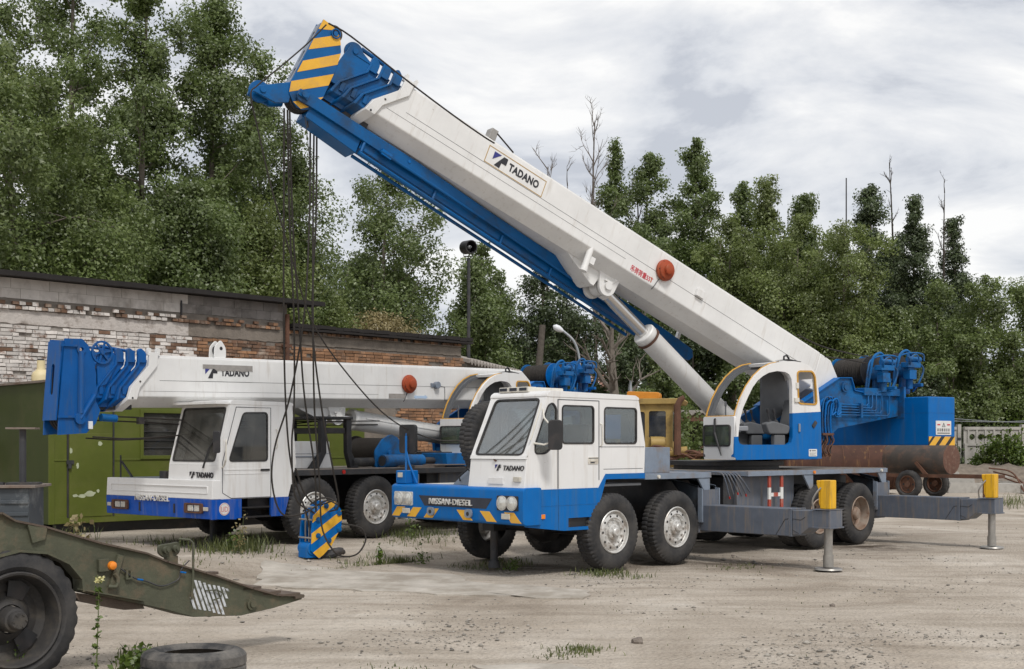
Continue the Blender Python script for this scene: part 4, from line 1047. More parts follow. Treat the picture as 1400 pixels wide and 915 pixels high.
    for y in (2.42, 0.32):
        MB().box(-1.875, -1.854, y - 0.08, y + 0.08, 0.80, 0.875).build('fog_lamp', 'lens_clear', bp_, bevel=0.006)
    for y in (1.86, 1.06):
        MB().prism(rpoly([(y - 0.07, 0.79), (y + 0.07, 0.79), (y + 0.07, 0.91), (y - 0.07, 0.91)], 0.05), 'yz', -1.885, -1.854).cyl((-1.888, y, 0.845), (-1.886, y, 0.845), 0.03, n=10, mi=1).build('tow_lug', ['chassis_grey', 'black_metal'], bp_, bevel=0.006)
    # low engine hood beside the cab
    MB().prism([(-1.50, 1.10), (-1.50, 1.212), (-0.15, 1.212), (-0.15, 1.10)], 'xz', W1 + 0.01, 2.76).build('front_deck', 'ivory_paint', root, bevel=0.01)
    MB().prism([(-1.34, 1.215), (-0.30, 1.215), (-0.30, 1.46), (-1.02, 1.445)], 'xz', 1.22, 2.0).build('engine_cover', 'chassis_grey', root, bevel=0.015)
    MB().tube([(-1.27, 1.9, 1.27), (-1.29, 1.9, 1.33), (-1.12, 1.9, 1.44), (-1.08, 1.9, 1.41)], 0.012, 6).build('cover_handle', 'dark_steel', root)
    MB().box(-1.80, -1.55, 2.52, 2.74, 1.226, 1.42).build('mirror_bracket', 'blue_paint', root, bevel=0.012)
    MB().box(-1.815, -1.801, 2.58, 2.68, 1.32, 1.39).build('corner_lamp', 'lens_clear', root)
    MB().tube([(-1.72, 2.60, 1.42), (-1.72, 2.60, 1.93)], 0.017, 8).tube([(-1.66, 2.42, 1.23), (-1.70, 2.55, 1.52), (-1.715, 2.595, 1.70)], 0.014, 8).cyl((-1.72, 2.60, 1.93), (-1.72, 2.60, 1.97), 0.006, n=6).build('mirror_post', 'blue_paint', root)
    b = MB().prism(rrect(-0.16, -0.215, 0.16, 0.215, 0.05), 'yz', -0.03, 0.03).build('mirror', 'black_metal', root, bevel=0.012, loc=(-1.66, 2.62, 1.885), rot=(0, 0, R(10)))
    # grey box and drum behind the cab
    MB().box(1.02, 1.62, 0.30, 0.98, 1.373, 1.76).build('oil_tank', 'chassis_grey', root, bevel=0.008)
    MB().box(1.012, 1.02, 0.45, 0.62, 1.735, 1.748).build('tank_latch', 'lamp_white', root)
    MB().lathe([(0.0, 0.0), (0.16, 0.0), (0.17, 0.02), (0.17, 0.10), (0.16, 0.12), (0.0, 0.12)], (0.86, 0.34, 1.54), (0, 1, 0), 24).build('air_cleaner', 'chassis_grey', root)
    return cab

def driver_cab_two(root):
    W0, W1 = 0.05, 1.33
    dw = rpoly([(-1.46, 2.17), (-0.98, 2.18), (-0.98, 1.40), (-1.74, 1.40)], 0.06)
    up = [(-1.94, 0.80), (-0.545, 0.80), (-0.38, 1.35), (-0.46, 2.33), (-1.70, 2.33), (-1.96, 1.36), (-1.96, 1.11)]
    cab = MB().plate(up, [dw], 'xz', W0, W0 + 0.04).plate(up, [dw], 'xz', W1 - 0.04, W1).build('driver_cab', 'white_paint', root)
    MB().prism([(-2.07, 0.485), (-1.52, 0.49), (-1.50, 0.50), (-1.50, 0.798), (-2.07, 0.798)], 'xz', W0 - 0.01, W0 + 0.03).build('lower_panel', 'deep_blue', cab)
    MB().prism([(-0.91, 0.49), (-0.63, 0.49), (-0.535, 0.798), (-0.91, 0.798)], 'xz', W0 - 0.01, W0 + 0.03).build('lower_panel', 'deep_blue', cab)
    MB().box(-1.50, -0.91, W0 + 0.25, W0 + 0.28, 0.49, 0.80).box(-1.50, -0.91, W0, W0 + 0.25, 0.485, 0.51).box(-1.5, -0.91, W0 + 0.02, W0 + 0.20, 0.64, 0.66).build('step_well', 'black_metal', cab)
    MB().box(-1.30, -0.55, W0 + 0.1, 2.7, 0.62, 1.0).build('engine_guard', 'black_metal', root)
    MB().box(-1.96, -0.42, W0 + 0.042, W1 - 0.042, 2.305, 2.345).build('roof', 'white_paint', cab)
    MB().prism(rpoly([(-1.73, 2.30), (-1.71, 2.345), (-1.66, 2.372), (-0.50, 2.36), (-0.44, 2.34), (-0.44, 2.30)], 0.02), 'xz', W0 - 0.006, W1 + 0.006).build('roof', 'white_paint', cab, bevel=0.015)
    MB().box(-0.455, -0.425, W0 + 0.041, W1 - 0.041, 1.0, 2.31).build('back_panel', 'white_paint', cab)
    sx = lambda z: -1.965 + (z - 1.36) * (0.262 / 0.97)
    ws = rpoly([(W0 + 0.075, 1.40), (W1 - 0.075, 1.40), (W1 - 0.085, 2.25), (W0 + 0.085, 2.25)], 0.05)
    for nm, o_, i_, a, b, mm_ in (('windscreen_frame', [(W0 + 0.002, 1.34), (W1 - 0.002, 1.34), (W1 - 0.002, 2.33), (W0 + 0.002, 2.33)], [ws], 0, 0.04, 'white_paint'),
                                  ('windscreen_seal', grow(ws, 0.01), [grow(ws, -0.014)], -0.01, 0.02, 'black_rubber'), ('windscreen', ws, [], 0.004, 0.009, 'cab_glass_dark')):
        f = MB().plate(o_, i_, 'yz', a, b); f.v = [(sx(v[2]) + v[0], v[1], v[2]) for v in f.v]; f.build(nm, mm_, cab)
    MB().prism([(-1.985, 1.10), (-1.97, 1.338), (-1.93, 1.338), (-1.93, 1.10)], 'xz', W0 + 0.001, W1 - 0.001).build('nose_panel', 'white_paint', cab)
    glass_pane(cab, dw, 'xz', W0, 'door_window', m='cab_glass_dark')
    glass_pane(cab, dw, 'xz', W1 - 0.02, 'door_window', m='cab_glass_dark')
    s = MB()
    s.tube([(-1.60, W0 - 0.001, 2.26), (-0.91, W0 - 0.001, 2.26), (-0.91, W0 - 0.001, 0.81)], 0.006, 5).tube([(-1.60, W0 - 0.001, 2.26), (-1.865, W0 - 0.001, 1.38), (-1.865, W0 - 0.001, 0.90), (-1.70, W0 - 0.001, 0.81), (-0.91, W0 - 0.001, 0.81)], 0.006, 5)
    s.build('door_seam', 'grille_dark', cab)
    MB().box(-1.84, -0.93, W0 - 0.006, W0 + 0.002, 1.255, 1.272).box(-1.84, -0.93, W0 - 0.006, W0 + 0.002, 1.19, 1.20).build('door_crease', 'white_paint', cab)
    MB().box(-1.12, -0.94, W0 - 0.02, W0 - 0.001, 1.235, 1.27).build('door_handle', 'black_metal', cab, bevel=0.006)
    MB().tube([(-0.80, W0, 1.92), (-0.80, W0 - 0.035, 1.90), (-0.80, W0 - 0.035, 1.62), (-0.80, W0, 1.60)], 0.009, 6).build('grab_rail', 'ivory_paint', cab)
    mirror(cab, None, [(-1.79, W0, 1.72), (-1.93, -0.14, 1.74), (-1.98, -0.20, 1.70), (-1.98, -0.19, 1.42), (-1.90, -0.04, 1.33), (-1.87, W0, 1.30)], (-2.10, -0.12, 1.70), 0.11, 0.34, R(-50))
    MB().bar((-1.995, 0.38, 1.29), (-1.91, 0.34, 1.60), 0.012, 0.03).bar((-1.85, 0.20, 1.86), (-1.91, 0.34, 1.60), 0.012, 0.02).build('wiper', 'black_metal', cab)
    MB().prism(rpoly([(-1.15, 1.25), (-0.72, 1.25), (-0.60, 1.95), (-0.70, 1.97), (-0.82, 1.40), (-1.15, 1.38)], 0.04), 'xz', 0.3, 0.72).build('seat', 'seat_black', cab, bevel=0.02)
    MB().box(-1.9, -0.5, W0 + 0.05, W1 - 0.05, 0.86, 0.9).box(-1.9, -1.7, W0 + 0.05, W1 - 0.05, 0.9, 1.38).build('dashboard', 'seat_black', cab)
    # front panel over the whole width
    fp = MB().prism([(-2.055, 1.10), (-2.07, 0.80), (-1.90, 0.80), (-1.90, 1.10)], 'xz', 0.04, 3.03).build('front_panel', 'white_paint', root, bevel=0.01)
    MB().prism([(-2.075, 0.798), (-2.06, 0.49), (-1.60, 0.47), (-1.60, 0.798)], 'xz', 0.036, 3.03).build('front_bumper', 'deep_blue', fp, bevel=0.008)
    MB().box(-1.95, -0.45, W1 + 0.01, 3.025, 1.04, 1.098).build('front_deck', 'chassis_grey', root, bevel=0.006)
    MB().box(-1.90, -0.45, 2.96, 3.02, 0.70, 1.03).build('deck_side', 'white_paint', root)
    pr = MB().plate(rrect(0.16, 0.885, 2.88, 1.005, 0.012), [rrect(0.172, 0.897, 2.868, 0.993, 0.008)], 'yz', -2.075, -2.055); pr.build('pressed_rib', 'white_paint', fp, bevel=0.003)
    for (a, b) in ((0.26, 0.74), (2.34, 2.82)):
        h = MB().plate(rrect(a, 0.575, b, 0.735, 0.03), [rrect(a + 0.07, 0.60, b - 0.07, 0.71, 0.01)], 'yz', -2.105, -2.07).build('headlight', 'rust', fp, bevel=0.006)
        for y in (a + 0.155, b - 0.155):
            MB().box(-2.092, -2.074, y - 0.072, y + 0.072, 0.605, 0.705).build('lens', 'headlight_glass', h, bevel=0.01)
    for y in (0.18, 2.90):
        MB().box(-2.10, -2.074, y - 0.055, y + 0.055, 0.62, 0.68).build('turn_lamp', 'lens_clear', fp, bevel=0.005)
    for y in (1.04, 2.02):
        MB().box(-2.082, -2.07, y - 0.018, y + 0.018, 0.56, 0.71).build('bumper_slot', 'black_ink', fp)
    text('NISSAN-DIESEL', 0.135, fp, (-2.086, 2.14, 0.742), FRONT, 'silver_letter', 'lettering', 0.012, 0.010, sx=1.03, space=1.06)
    text('TADANO', 0.115, cab, (-1.990, 0.57, 1.14), FRONT, 'black_ink', 'lettering', 0.045, 0.003, sx=0.92)
    logo_mark(cab, (-1.990, 0.74, 1.125), FRONT, 0.105, blue='black_ink')
    MB().cyl((-1.84, W0 - 0.011, 0.645), (-1.84, W0 - 0.018, 0.645), 0.100, n=28).build('round_badge', 'sticker_white', cab)
    MB().lathe([(0.086, 0), (0.090, 0), (0.090, 0.002), (0.086, 0.002)], (-1.84, W0 - 0.0205, 0.645), (0, 1, 0), 28, close=True).build('badge_ring', 'red_ink', cab)
    text('UD', 0.12, cab, (-1.84, W0 - 0.0195, 0.602), SIDE, 'red_ink', 'lettering', -0.012, 0.001, sx=0.80, align='CENTER')
    # rails on the front deck
    MB().tube([(-1.90, 2.86, 1.10), (-1.90, 2.86, 1.48)], 0.014, 6).tube([(-1.90, 2.82, 1.38), (-1.70, 2.80, 1.10)], 0.012, 6).tube([(-1.88, 2.86, 1.36), (-1.86, 2.60, 1.11)], 0.012, 6).build('mirror_post', 'dark_steel', root)
    MB().tube(spline([(-0.70, 2.88, 1.10), (-0.70, 2.88, 1.24), (-0.60, 2.88, 1.30), (-0.48, 2.88, 1.25), (-0.47, 2.88, 1.10)], 5), 0.018, 8).build('grab_rail', 'dark_steel', root)
    MB().tube(spline([(-0.55, 1.9, 1.10), (-0.55, 1.9, 1.28), (-0.55, 1.8, 1.34), (-0.55, 1.7, 1.28)], 5), 0.018, 8).build('grab_rail', 'dark_steel', root)
    # deck furniture: white locker, rope drum, boom rest, black stand
    lk = MB().prism([(-0.10, 1.245), (0.92, 1.245), (0.86, 1.72), (-0.06, 1.72)], 'xz', 0.62, 1.9).build('locker', 'white_paint', root, bevel=0.012)
    MB().box(0.08, 0.52, 0.605, 0.62, 1.44, 1.46).box(-0.09, 0.9, 0.612, 0.62, 1.50, 1.507).build('locker_handle', 'chassis_grey', lk)
    st_ = MB()
    for y0, y1 in ((1.05, 1.25), (1.62, 1.42)):
        pass
    for x in (0.62, 1.22):
        dx = -0.20 if x < 0.9 else 0.14
        st_.prism([(x + dx - 0.10, 1.245), (x + dx + 0.10, 1.245), (x + 0.07, 1.52), (x + 0.06, 2.11), (x - 0.06, 2.11), (x - 0.05, 1.52)], 'xz', 0.50, 0.60)
        st_.prism([(x + dx - 0.10, 1.245), (x + dx + 0.10, 1.245), (x + 0.07, 1.52), (x + 0.06, 2.11), (x - 0.06, 2.11), (x - 0.05, 1.52)], 'xz', 2.0, 2.1)
    st_.box(0.54, 1.30, 0.48, 2.12, 2.112, 2.16).box(0.70, 1.14, 0.52, 2.08, 1.86, 1.96)
    st_.build('boom_rest', 'black_metal', root, bevel=0.01)
    dr = MB().prism(rpoly([(1.98, 1.24), (2.80, 1.24), (2.86, 1.45), (2.56, 1.80), (2.38, 1.86), (2.16, 1.76), (1.98, 1.55)], 0.05), 'xz', 0.62, 0.66).build('auxiliary_winch', 'machinery_blue', root, bevel=0.006)
    MB().cyl((2.32, 0.67, 1.53), (2.32, 1.5, 1.53), 0.26, n=28).lathe([(0.30, 0.0), (0.30, 0.03), (0.2, 0.03), (0.2, 0.0)], (2.32, 1.5, 1.53), (0, 1, 0), 28, close=True).build('rope_drum', 'rope_steel', dr)
    MB().cyl((2.32, 0.55, 1.50), (2.32, 0.61, 1.50), 0.06, n=14).cyl((2.02, 0.48, 1.36), (3.05, 0.48, 1.36), 0.12, n=20).build('hydraulic_motor', 'machinery_blue', dr)
    MB().cyl((2.018, 0.48, 1.36), (2.010, 0.48, 1.36), 0.095, n=18).cyl((3.06, 0.48, 1.36), (3.4, 0.5, 1.36), 0.06, n=12).build('motor_end', 'dark_steel', dr)
    MB().cyl((1.30, 0.55, 1.34), (2.0, 0.72, 1.34), 0.085, n=18).build('rolled_hose', 'black_rubber', root)
    MB().prism([(3.42, 1.24), (4.2, 1.24), (4.25, 1.50), (3.38, 1.50)], 'xz', 0.15, 0.8).build('oil_tray', 'machinery_blue', root, bevel=0.01)
    MB().box(2.35, 3.3, 0.10, 1.1, 1.233, 1.27).box(3.0, 3.9, 0.05, 0.7, 1.272, 1.29).build('loose_plate', 'rusty_top', root)
    MB().tube(spline([(3.85, 0.03, 1.22), (3.85, 0.02, 1.33), (4.1, 0.02, 1.33), (4.1, 0.03, 1.22)], 4), 0.016, 6).build('deck_rail', 'dark_steel', root)
    return cab
def op_cab(root, loc, rel, st, dx=0.0, dz=0.0):
    """operator's cab without its glass: arched side frames joined by the front, roof and back"""
    NEAR, FAR = -1.25, -0.50
    P = lambda pts: [(x + dx, z + dz) for x, z in pts]
    # the arch runs up the front and over to the back
    arch = [(-0.98, 1.93), (-0.965, 2.12), (-0.90, 2.36), (-0.81, 2.56), (-0.67, 2.77), (-0.50, 2.95), (-0.32, 3.08), (-0.12, 3.165), (0.14, 3.215), (0.39, 3.225), (0.60, 3.21), (0.78, 3.16), (0.91, 3.06), (0.97, 2.90), (1.0, 2.70)]
    door = [(-0.80, 1.80), (0.24, 1.80), (0.33, 1.84), (0.36, 1.93), (0.355, 2.80), (0.34, 2.92), (0.28, 3.0), (0.19, 3.035), (0.0, 3.045), (-0.19, 3.01), (-0.32, 2.955), (-0.44, 2.88), (-0.56, 2.76), (-0.66, 2.61), (-0.78, 2.41), (-0.85, 2.22), (-0.88, 2.02), (-0.89, 1.88), (-0.86, 1.82)]
    win = rpoly([(0.47, 3.06), (0.84, 3.07), (0.91, 2.98), (0.955, 2.49), (0.50, 2.50)], 0.07)
    outer = [(-0.98, 1.60), (-0.93, 1.55), (1.07, 1.56), (1.05, 2.37)] + list(reversed(arch))
    if st == 1:
        # split at the paint line: blue skirt and rear quarter, white above
        blue = [(-0.98, 1.93), (-0.98, 1.60), (-0.93, 1.55), (1.07, 1.56), (1.045, 2.37), (0.36, 2.335), (0.36, 1.93), (0.33, 1.84), (0.24, 1.80), (-0.80, 1.80), (-0.86, 1.82), (-0.89, 1.88), (-0.89, 1.93)]
        white = [(-0.98, 1.932), (-0.89, 1.932)] + [(-0.88, 2.02), (-0.85, 2.22), (-0.78, 2.41), (-0.66, 2.61), (-0.56, 2.76), (-0.44, 2.88), (-0.32, 2.955), (-0.19, 3.01), (0.0, 3.045), (0.19, 3.035), (0.28, 3.0), (0.34, 2.92), (0.355, 2.80), (0.36, 2.337), (1.045, 2.372)] + list(reversed(arch[1:]))
        cab = MB().plate(P(white), [P(win)], 'xz', NEAR, NEAR + 0.07).build('operator_cab', 'white_paint', root, loc=loc, rot=(0, 0, rel), ang=50)
        MB().plate(P(blue), [], 'xz', NEAR - 0.004, NEAR + 0.07).build('lower_panel', 'blue_paint', cab)
    else:
        cab = MB().plate(P(outer), [P(door), P(win)], 'xz', NEAR, NEAR + 0.07).build('operator_cab', 'white_paint', root, loc=loc, rot=(0, 0, rel), ang=50)
    # far side frame: open at the front, closed behind
    fopen = [(-0.90, 2.27), (-0.40, 2.27), (-0.24, 2.02), (0.34, 2.02), (0.34, 3.12), (0.02, 3.10), (-0.12, 3.06), (-0.29, 2.985), (-0.46, 2.85), (-0.60, 2.69), (-0.74, 2.50), (-0.84, 2.34)]
    MB().plate(P(outer), [P(fopen)], 'xz', FAR - 0.045, FAR).build('far_side', 'cab_interior_grey', cab, ang=50)
    # front shell below the windscreen opening, and roof behind it
    def skin(pts, inset, m, name, y0=NEAR + 0.072, y1=FAR - 0.047, bevel=0):
        pts = P(pts); n = len(pts); b = MB()
        ins = []
        for i in range(n):
            t_ = Vector(pts[min(i + 1, n - 1)]) - Vector(pts[max(i - 1, 0)]); nn = Vector((t_.y, -t_.x)).normalized()
            ins.append((pts[i][0] + nn.x * inset, pts[i][1] + nn.y * inset))
        b.prism(pts + list(reversed(ins)), 'xz', y0, y1)
        return b.build(name, m, cab, ang=50)
    fr = MB().plate(rpoly([(NEAR + 0.0, 1.55 + dz), (FAR - 0.0, 1.55 + dz), (FAR - 0.0, 2.27 + dz), (NEAR, 2.27 + dz)], 0.03), [rrect(NEAR + 0.07, 1.775 + dz, FAR - 0.03, 2.125 + dz, 0.05)], 'yz', 0, 0.05)
    fr.v = [(-1.0 + dx + v[0] + 0.05 * max(0, (v[2] - dz - 1.9)) - (0.03 if v[2] - dz < 1.6 else 0) * -1, v[1], v[2]) for v in fr.v]
    fr.build('front_panel', 'white_paint', cab, ang=50, bevel=0.01)
    wpn = rrect(NEAR + 0.075, 1.78 + dz, FAR - 0.035, 2.12 + dz, 0.05)
    s = MB().plate(grow(wpn, 0.012), [grow(wpn, -0.016)], 'yz', -1.018 + dx, -0.99 + dx).build('lower_window_seal', 'black_rubber', cab)
    MB().prism(wpn, 'yz', -1.006 + dx, -1.0 + dx).build('lower_window', 'green_glass', cab)
    skin([(0.02, 3.19), (0.14, 3.213), (0.39, 3.222), (0.60, 3.207), (0.78, 3.157), (0.91, 3.057), (0.955, 2.96)], 0.05, 'white_paint', 'roof_shell')
    MB().box(0.99 + dx, 1.05 + dx, NEAR + 0.072, FAR - 0.047, 1.56 + dz, 2.37 + dz).build('back_panel', 'blue_paint' if st == 1 else 'white_paint', cab)
    # padded grey lining of the far arch and yellow glass seals left in the openings
    FA = [(-0.93, 2.26), (-0.90, 2.36), (-0.81, 2.56), (-0.67, 2.77), (-0.50, 2.95), (-0.32, 3.08), (-0.12, 3.165), (0.10, 3.205)]
    NA = FA
    ys = MB()
    ys.tube([(x + dx - 0.004, FAR - 0.02, z + dz + 0.006) for x, z in FA], 0.016, 6)
    ys.tube([(x + dx - 0.002, NEAR + 0.06, z + dz + 0.004) for x, z in NA], 0.011, 6)
    ys.tube([(-0.955 + dx, FAR - 0.03, 2.275 + dz), (-0.96 + dx, NEAR + 0.05, 2.275 + dz)], 0.012, 6)
    ys.build('windscreen_seal', 'seal_yellow', cab)
    skin([(x + 0.03, z - 0.03) for x, z in FA], 0.06, 'cab_interior_grey', 'arch_lining', FAR - 0.085, FAR - 0.046)
    wp = P(win)
    MB().plate(grow(wp, 0.010), [grow(wp, -0.018)], 'xz', NEAR - 0.012, NEAR + 0.02).build('side_window_seal', 'seal_yellow', cab)
    # inside: rear panel, seat, two consoles with levers, floor
    I = lambda x0, x1, y0, y1, z0, z1: (x0 + dx, x1 + dx, y0, y1, z0 + dz, z1 + dz)
    MB().box(*I(-0.95, 1.0, NEAR + 0.075, FAR - 0.05, 1.57, 1.66)).build('cab_floor', 'cab_interior_grey', cab)
    MB().box(*I(0.86, 0.92, NEAR + 0.09, FAR - 0.06, 1.66, 2.45)).build('rear_lining', 'cab_interior_grey', cab)
    sc = MB().prism(P(rpoly([(0.28, 1.98), (0.72, 1.95), (0.86, 2.55), (0.74, 2.60), (0.60, 2.10), (0.28, 2.10)], 0.05)), 'xz', -1.08, -0.68).box(*I(0.36, 0.66, -1.0, -0.76, 1.66, 1.96))
    sc.build('seat', 'cab_interior_grey', cab, bevel=0.03)
    for y in (-1.16, -0.62):
        c = MB().prism(P(rpoly([(-0.16, 1.98), (0.30, 1.98), (0.34, 2.12), (-0.05, 2.20), (-0.24, 2.16)], 0.05)), 'xz', y - 0.07, y + 0.07).box(*I(-0.02, 0.24, y - 0.05, y + 0.05, 1.66, 1.97))
        c = c.build('control_console', 'cab_interior_grey', cab, bevel=0.025)
        for k in (-0.08, 0.06):
            MB().lathe([(0.05, 0), (0.035, 0.04), (0.014, 0.06), (0.011, 0.17), (0.022, 0.18), (0.024, 0.24), (0.0, 0.25)], (k + dx, y, 2.17 + dz), (-0.25, 0, 1), 10).build('lever', 'seat_black', c)
    MB().prism(P(rpoly([(-0.86, 1.66), (-0.55, 1.66), (-0.50, 2.15), (-0.62, 2.26), (-0.80, 2.24)], 0.07)), 'xz', -0.80, -0.56).lathe([(0.05, 0), (0.05, 0.03), (0.012, 0.05), (0.012, 0.22), (0.02, 0.23), (0.02, 0.30), (0, 0.31)], (-0.64 + dx, -0.68, 2.23 + dz), (0, 0, 1), 10).build('gauge_stand', 'cab_interior_grey', cab, bevel=0.02)
    MB().box(*I(-0.56, -0.20, -0.78, -0.58, 2.03, 2.12)).build('armrest', 'cab_interior_light', cab, bevel=0.02)
    MB().plate([(a + dx, b + dz) for a, b in ((0.05, 1.665), (0.35, 1.665), (0.35, 1.80), (0.05, 1.80))], [], 'xz', -0.60, -0.58).build('fuse_box', 'cab_interior_light', cab)
    # outside fittings
    MB().tube([(-0.88 + dx, -0.78, 2.28 + dz), (-1.0 + dx, -0.80, 2.22 + dz), (-1.03 + dx, -0.83, 2.0 + dz)], 0.02, 6).tube([(-1.03 + dx, -0.83, 2.0 + dz), (-1.02 + dx, -0.98, 1.62 + dz)], [0.028, 0.01], 6).build('wiper', 'black_metal', cab) if st == 1 else None
    MB().prism(P([(0.02, 3.225), (0.22, 3.25), (0.30, 3.262), (0.60, 3.225), (0.58, 3.215), (0.25, 3.235)]), 'xz', NEAR + 0.02, NEAR + 0.10).tube([(0.24 + dx, NEAR + 0.08, 3.25 + dz), (0.24 + dx, NEAR + 0.08, 3.30 + dz), (0.30 + dx, NEAR + 0.08, 3.33 + dz), (0.36 + dx, NEAR + 0.08, 3.27 + dz)], 0.018, 6).build('roof_wiper', 'black_metal', cab)
    if st == 1:
        MB().box(*I(0.49, 0.53, NEAR - 0.03, NEAR - 0.005, 2.02, 2.16)).build('door_handle', 'chassis_grey', cab, bevel=0.006)
        MB().box(*I(0.44, 0.50, NEAR - 0.02, NEAR - 0.001, 2.76, 2.86)).box(*I(0.40, 0.50, NEAR - 0.03, NEAR - 0.001, 2.53, 2.60)).build('hinge', 'ivory_paint', cab)
        MB().plate(P(rpoly([(0.82, 2.13), (0.90, 2.22), (0.95, 2.18), (0.87, 2.08)], 0.01)), [], 'xz', NEAR - 0.02, NEAR - 0.005).build('vent_flap', 'dark_steel', cab)
        st_ = MB().plate(P(rrect(0.75, 1.60, 0.95, 1.725, 0.008)), [], 'xz', NEAR - 0.008, NEAR - 0.0045).build('sticker', 'sticker_white', cab)
        logo_mark(st_, (0.765 + dx, NEAR - 0.0085, 1.682 + dz), SIDE, 0.028)
        MB().box(*I(0.82, 0.92, NEAR - 0.0095, NEAR - 0.0082, 1.690, 1.702)).box(*I(0.77, 0.93, NEAR - 0.0095, NEAR - 0.0082, 1.655, 1.66)).box(*I(0.77, 0.90, NEAR - 0.0095, NEAR - 0.0082, 1.635, 1.64)).box(*I(0.77, 0.93, NEAR - 0.0095, NEAR - 0.0082, 1.615, 1.62)).build('small_print', 'black_ink', st_)
    return cab

def superstructure(root, loc, rel, st, cabdx=0.0, cabdz=0.0, wdx=0.0):
    rot = (0, 0, rel)
    MB().lathe([(0.0, 1.24), (0.92, 1.24), (0.92, 1.44), (1.0, 1.445), (1.0, 1.52), (0.0, 1.52)], (0, 0, 0), (0, 0, 1), 48).build('turntable', 'black_metal', root, loc=loc, rot=rot)
    fr = MB()
    beam = [(0.30, 1.53), (0.25, 1.95), (0.45, 2.14), (1.25, 2.52), (2.26, 3.02), (2.58, 3.03), (2.67, 2.80), (3.06, 2.75), (3.90, 2.715), (3.90, 2.34), (3.69, 2.31), (2.25, 2.10), (1.85, 1.82), (1.2, 1.53)]
    for y in (-0.56, 0.48):
        fr.plate(beam, [], 'xz', y, y + 0.08)
    fb = fr.build('slewing_frame', 'machinery_blue' if st == 1 else 'blue_paint', root, loc=loc, rot=rot, bevel=0.008)
    MB().box(0.32, 1.8, -0.478, 0.478, 1.531, 1.60).box(2.3, 3.89, -0.478, 0.478, 2.36, 2.44).build('frame_floor', 'machinery_blue', fb)
    # bright flange welded along the sloping edge of each side plate
    fl = MB()
    for y in (-0.60, 0.44):
        for a, b in zip(beam[3:7], beam[4:8]):
            if a[0] >= 1.2: fl.bar((a[0], y + 0.08, a[1] + 0.008), (b[0], y + 0.08, b[1] + 0.008), 0.16, 0.016)
    fl.build('frame_flange', 'blue_paint', fb)
    MB().cyl((2.41, -0.60, 2.86), (2.41, 0.60, 2.86), 0.09, n=20).cyl((2.41, -0.605, 2.86), (2.41, -0.62, 2.86), 0.05, n=16).cyl((0.6, -0.6, 1.80), (0.6, 0.6, 1.80), 0.08, n=16).build('boom_pivot_pin', 'machinery_blue', fb)
    MB().box(2.9, 3.9, -0.62, 0.62, 2.72, 2.86).build('winch_bed', 'machinery_blue', fb, bevel=0.01)
    MB().box(3.90, 3.96 if st == 1 else 3.9 + 0.02, -0.7, 0.7, 2.3, 2.9).build('frame_end', 'machinery_blue', fb)
    # counterweight
    c0, c1 = 3.92 + wdx, 4.68 + wdx
    cw = MB().prism([(c0, -1.25), (c1, -1.25), (c1 + 0.25, -0.9), (c1 + 0.25, 0.9), (c1, 1.25), (c0, 1.25)], 'xy', 1.79, 2.70).build('counterweight', 'blue_paint', root, bevel=0.02, loc=loc, rot=rot)
    MB().box(c0 - 0.002, c1 + 0.002, -1.2525, 1.2525, 2.393, 2.398).build('casting_seam', 'machinery_blue', cw)
    if st == 1:
        MB().box(c0 + 0.004, c1 - 0.002, -1.2535, -1.24, 1.79, 1.955).build('hazard_band', 'black_ink', cw)
        for i in range(3):
            x = c0 + 0.10 + i * 0.285
            q = stripes_clip([(c0 + 0.004, 1.79), (c1 - 0.002, 1.79), (c1 - 0.002, 1.955), (c0 + 0.004, 1.955)], (x, 1.79), (0.17, 0.165), -0.06, 0.06)
            if len(q) > 2: MB().prism(q, 'xz', -1.2565, -1.253).build('hazard_stripe', 'yellow_paint', cw, smooth=False)
        q = stripes_clip([(c0 + 0.004, 1.79), (c1 - 0.002, 1.79), (c1 - 0.002, 1.955), (c0 + 0.004, 1.955)], (c0 - 0.15, 1.79), (0.17, 0.165), -0.06, 0.06)
        if len(q) > 2: MB().prism(q, 'xz', -1.2565, -1.253).build('hazard_stripe', 'yellow_paint', cw, smooth=False)
        pl = MB().plate(rrect(c0 + 0.20, 1.985, c0 + 0.64, 2.25, 0.01), [], 'xz', -1.262, -1.251).build('warning_plate', 'sticker_white', cw)
        tri = [(c0 + 0.42, 2.215), (c0 + 0.37, 2.135), (c0 + 0.47, 2.135)]
        MB().plate(tri, [[(c0 + 0.42, 2.195), (c0 + 0.385, 2.143), (c0 + 0.455, 2.143)]], 'xz', -1.265, -1.2625).box(c0 + 0.417, c0 + 0.423, -1.265, -1.2625, 2.15, 2.178).build('warning_triangle', 'black_ink', pl)
        MB().box(c0 + 0.235, c0 + 0.32, -1.265, -1.2625, 2.165, 2.19).box(c0 + 0.52, c0 + 0.605, -1.265, -1.2625, 2.165, 2.19).build('red_mark', 'red_ink', pl)
        g = MB(); r = random.Random(4)
        for i in range(6):
            gx0 = c0 + 0.235 + i * 0.063
            for j in range(3): g.box(gx0, gx0 + 0.045, -1.265, -1.2625, 2.055 + j * 0.019, 2.063 + j * 0.019)
            g.box(gx0 + 0.006 + 0.02 * r.random(), gx0 + 0.016 + 0.02 * r.random(), -1.2652, -1.2626, 2.05, 2.107)
        for i in range(22): g.box(c0 + 0.235 + i * 0.0167, c0 + 0.247 + i * 0.0167, -1.265, -1.2625, 2.01, 2.027)
        g.build('warning_print', 'black_ink', pl)
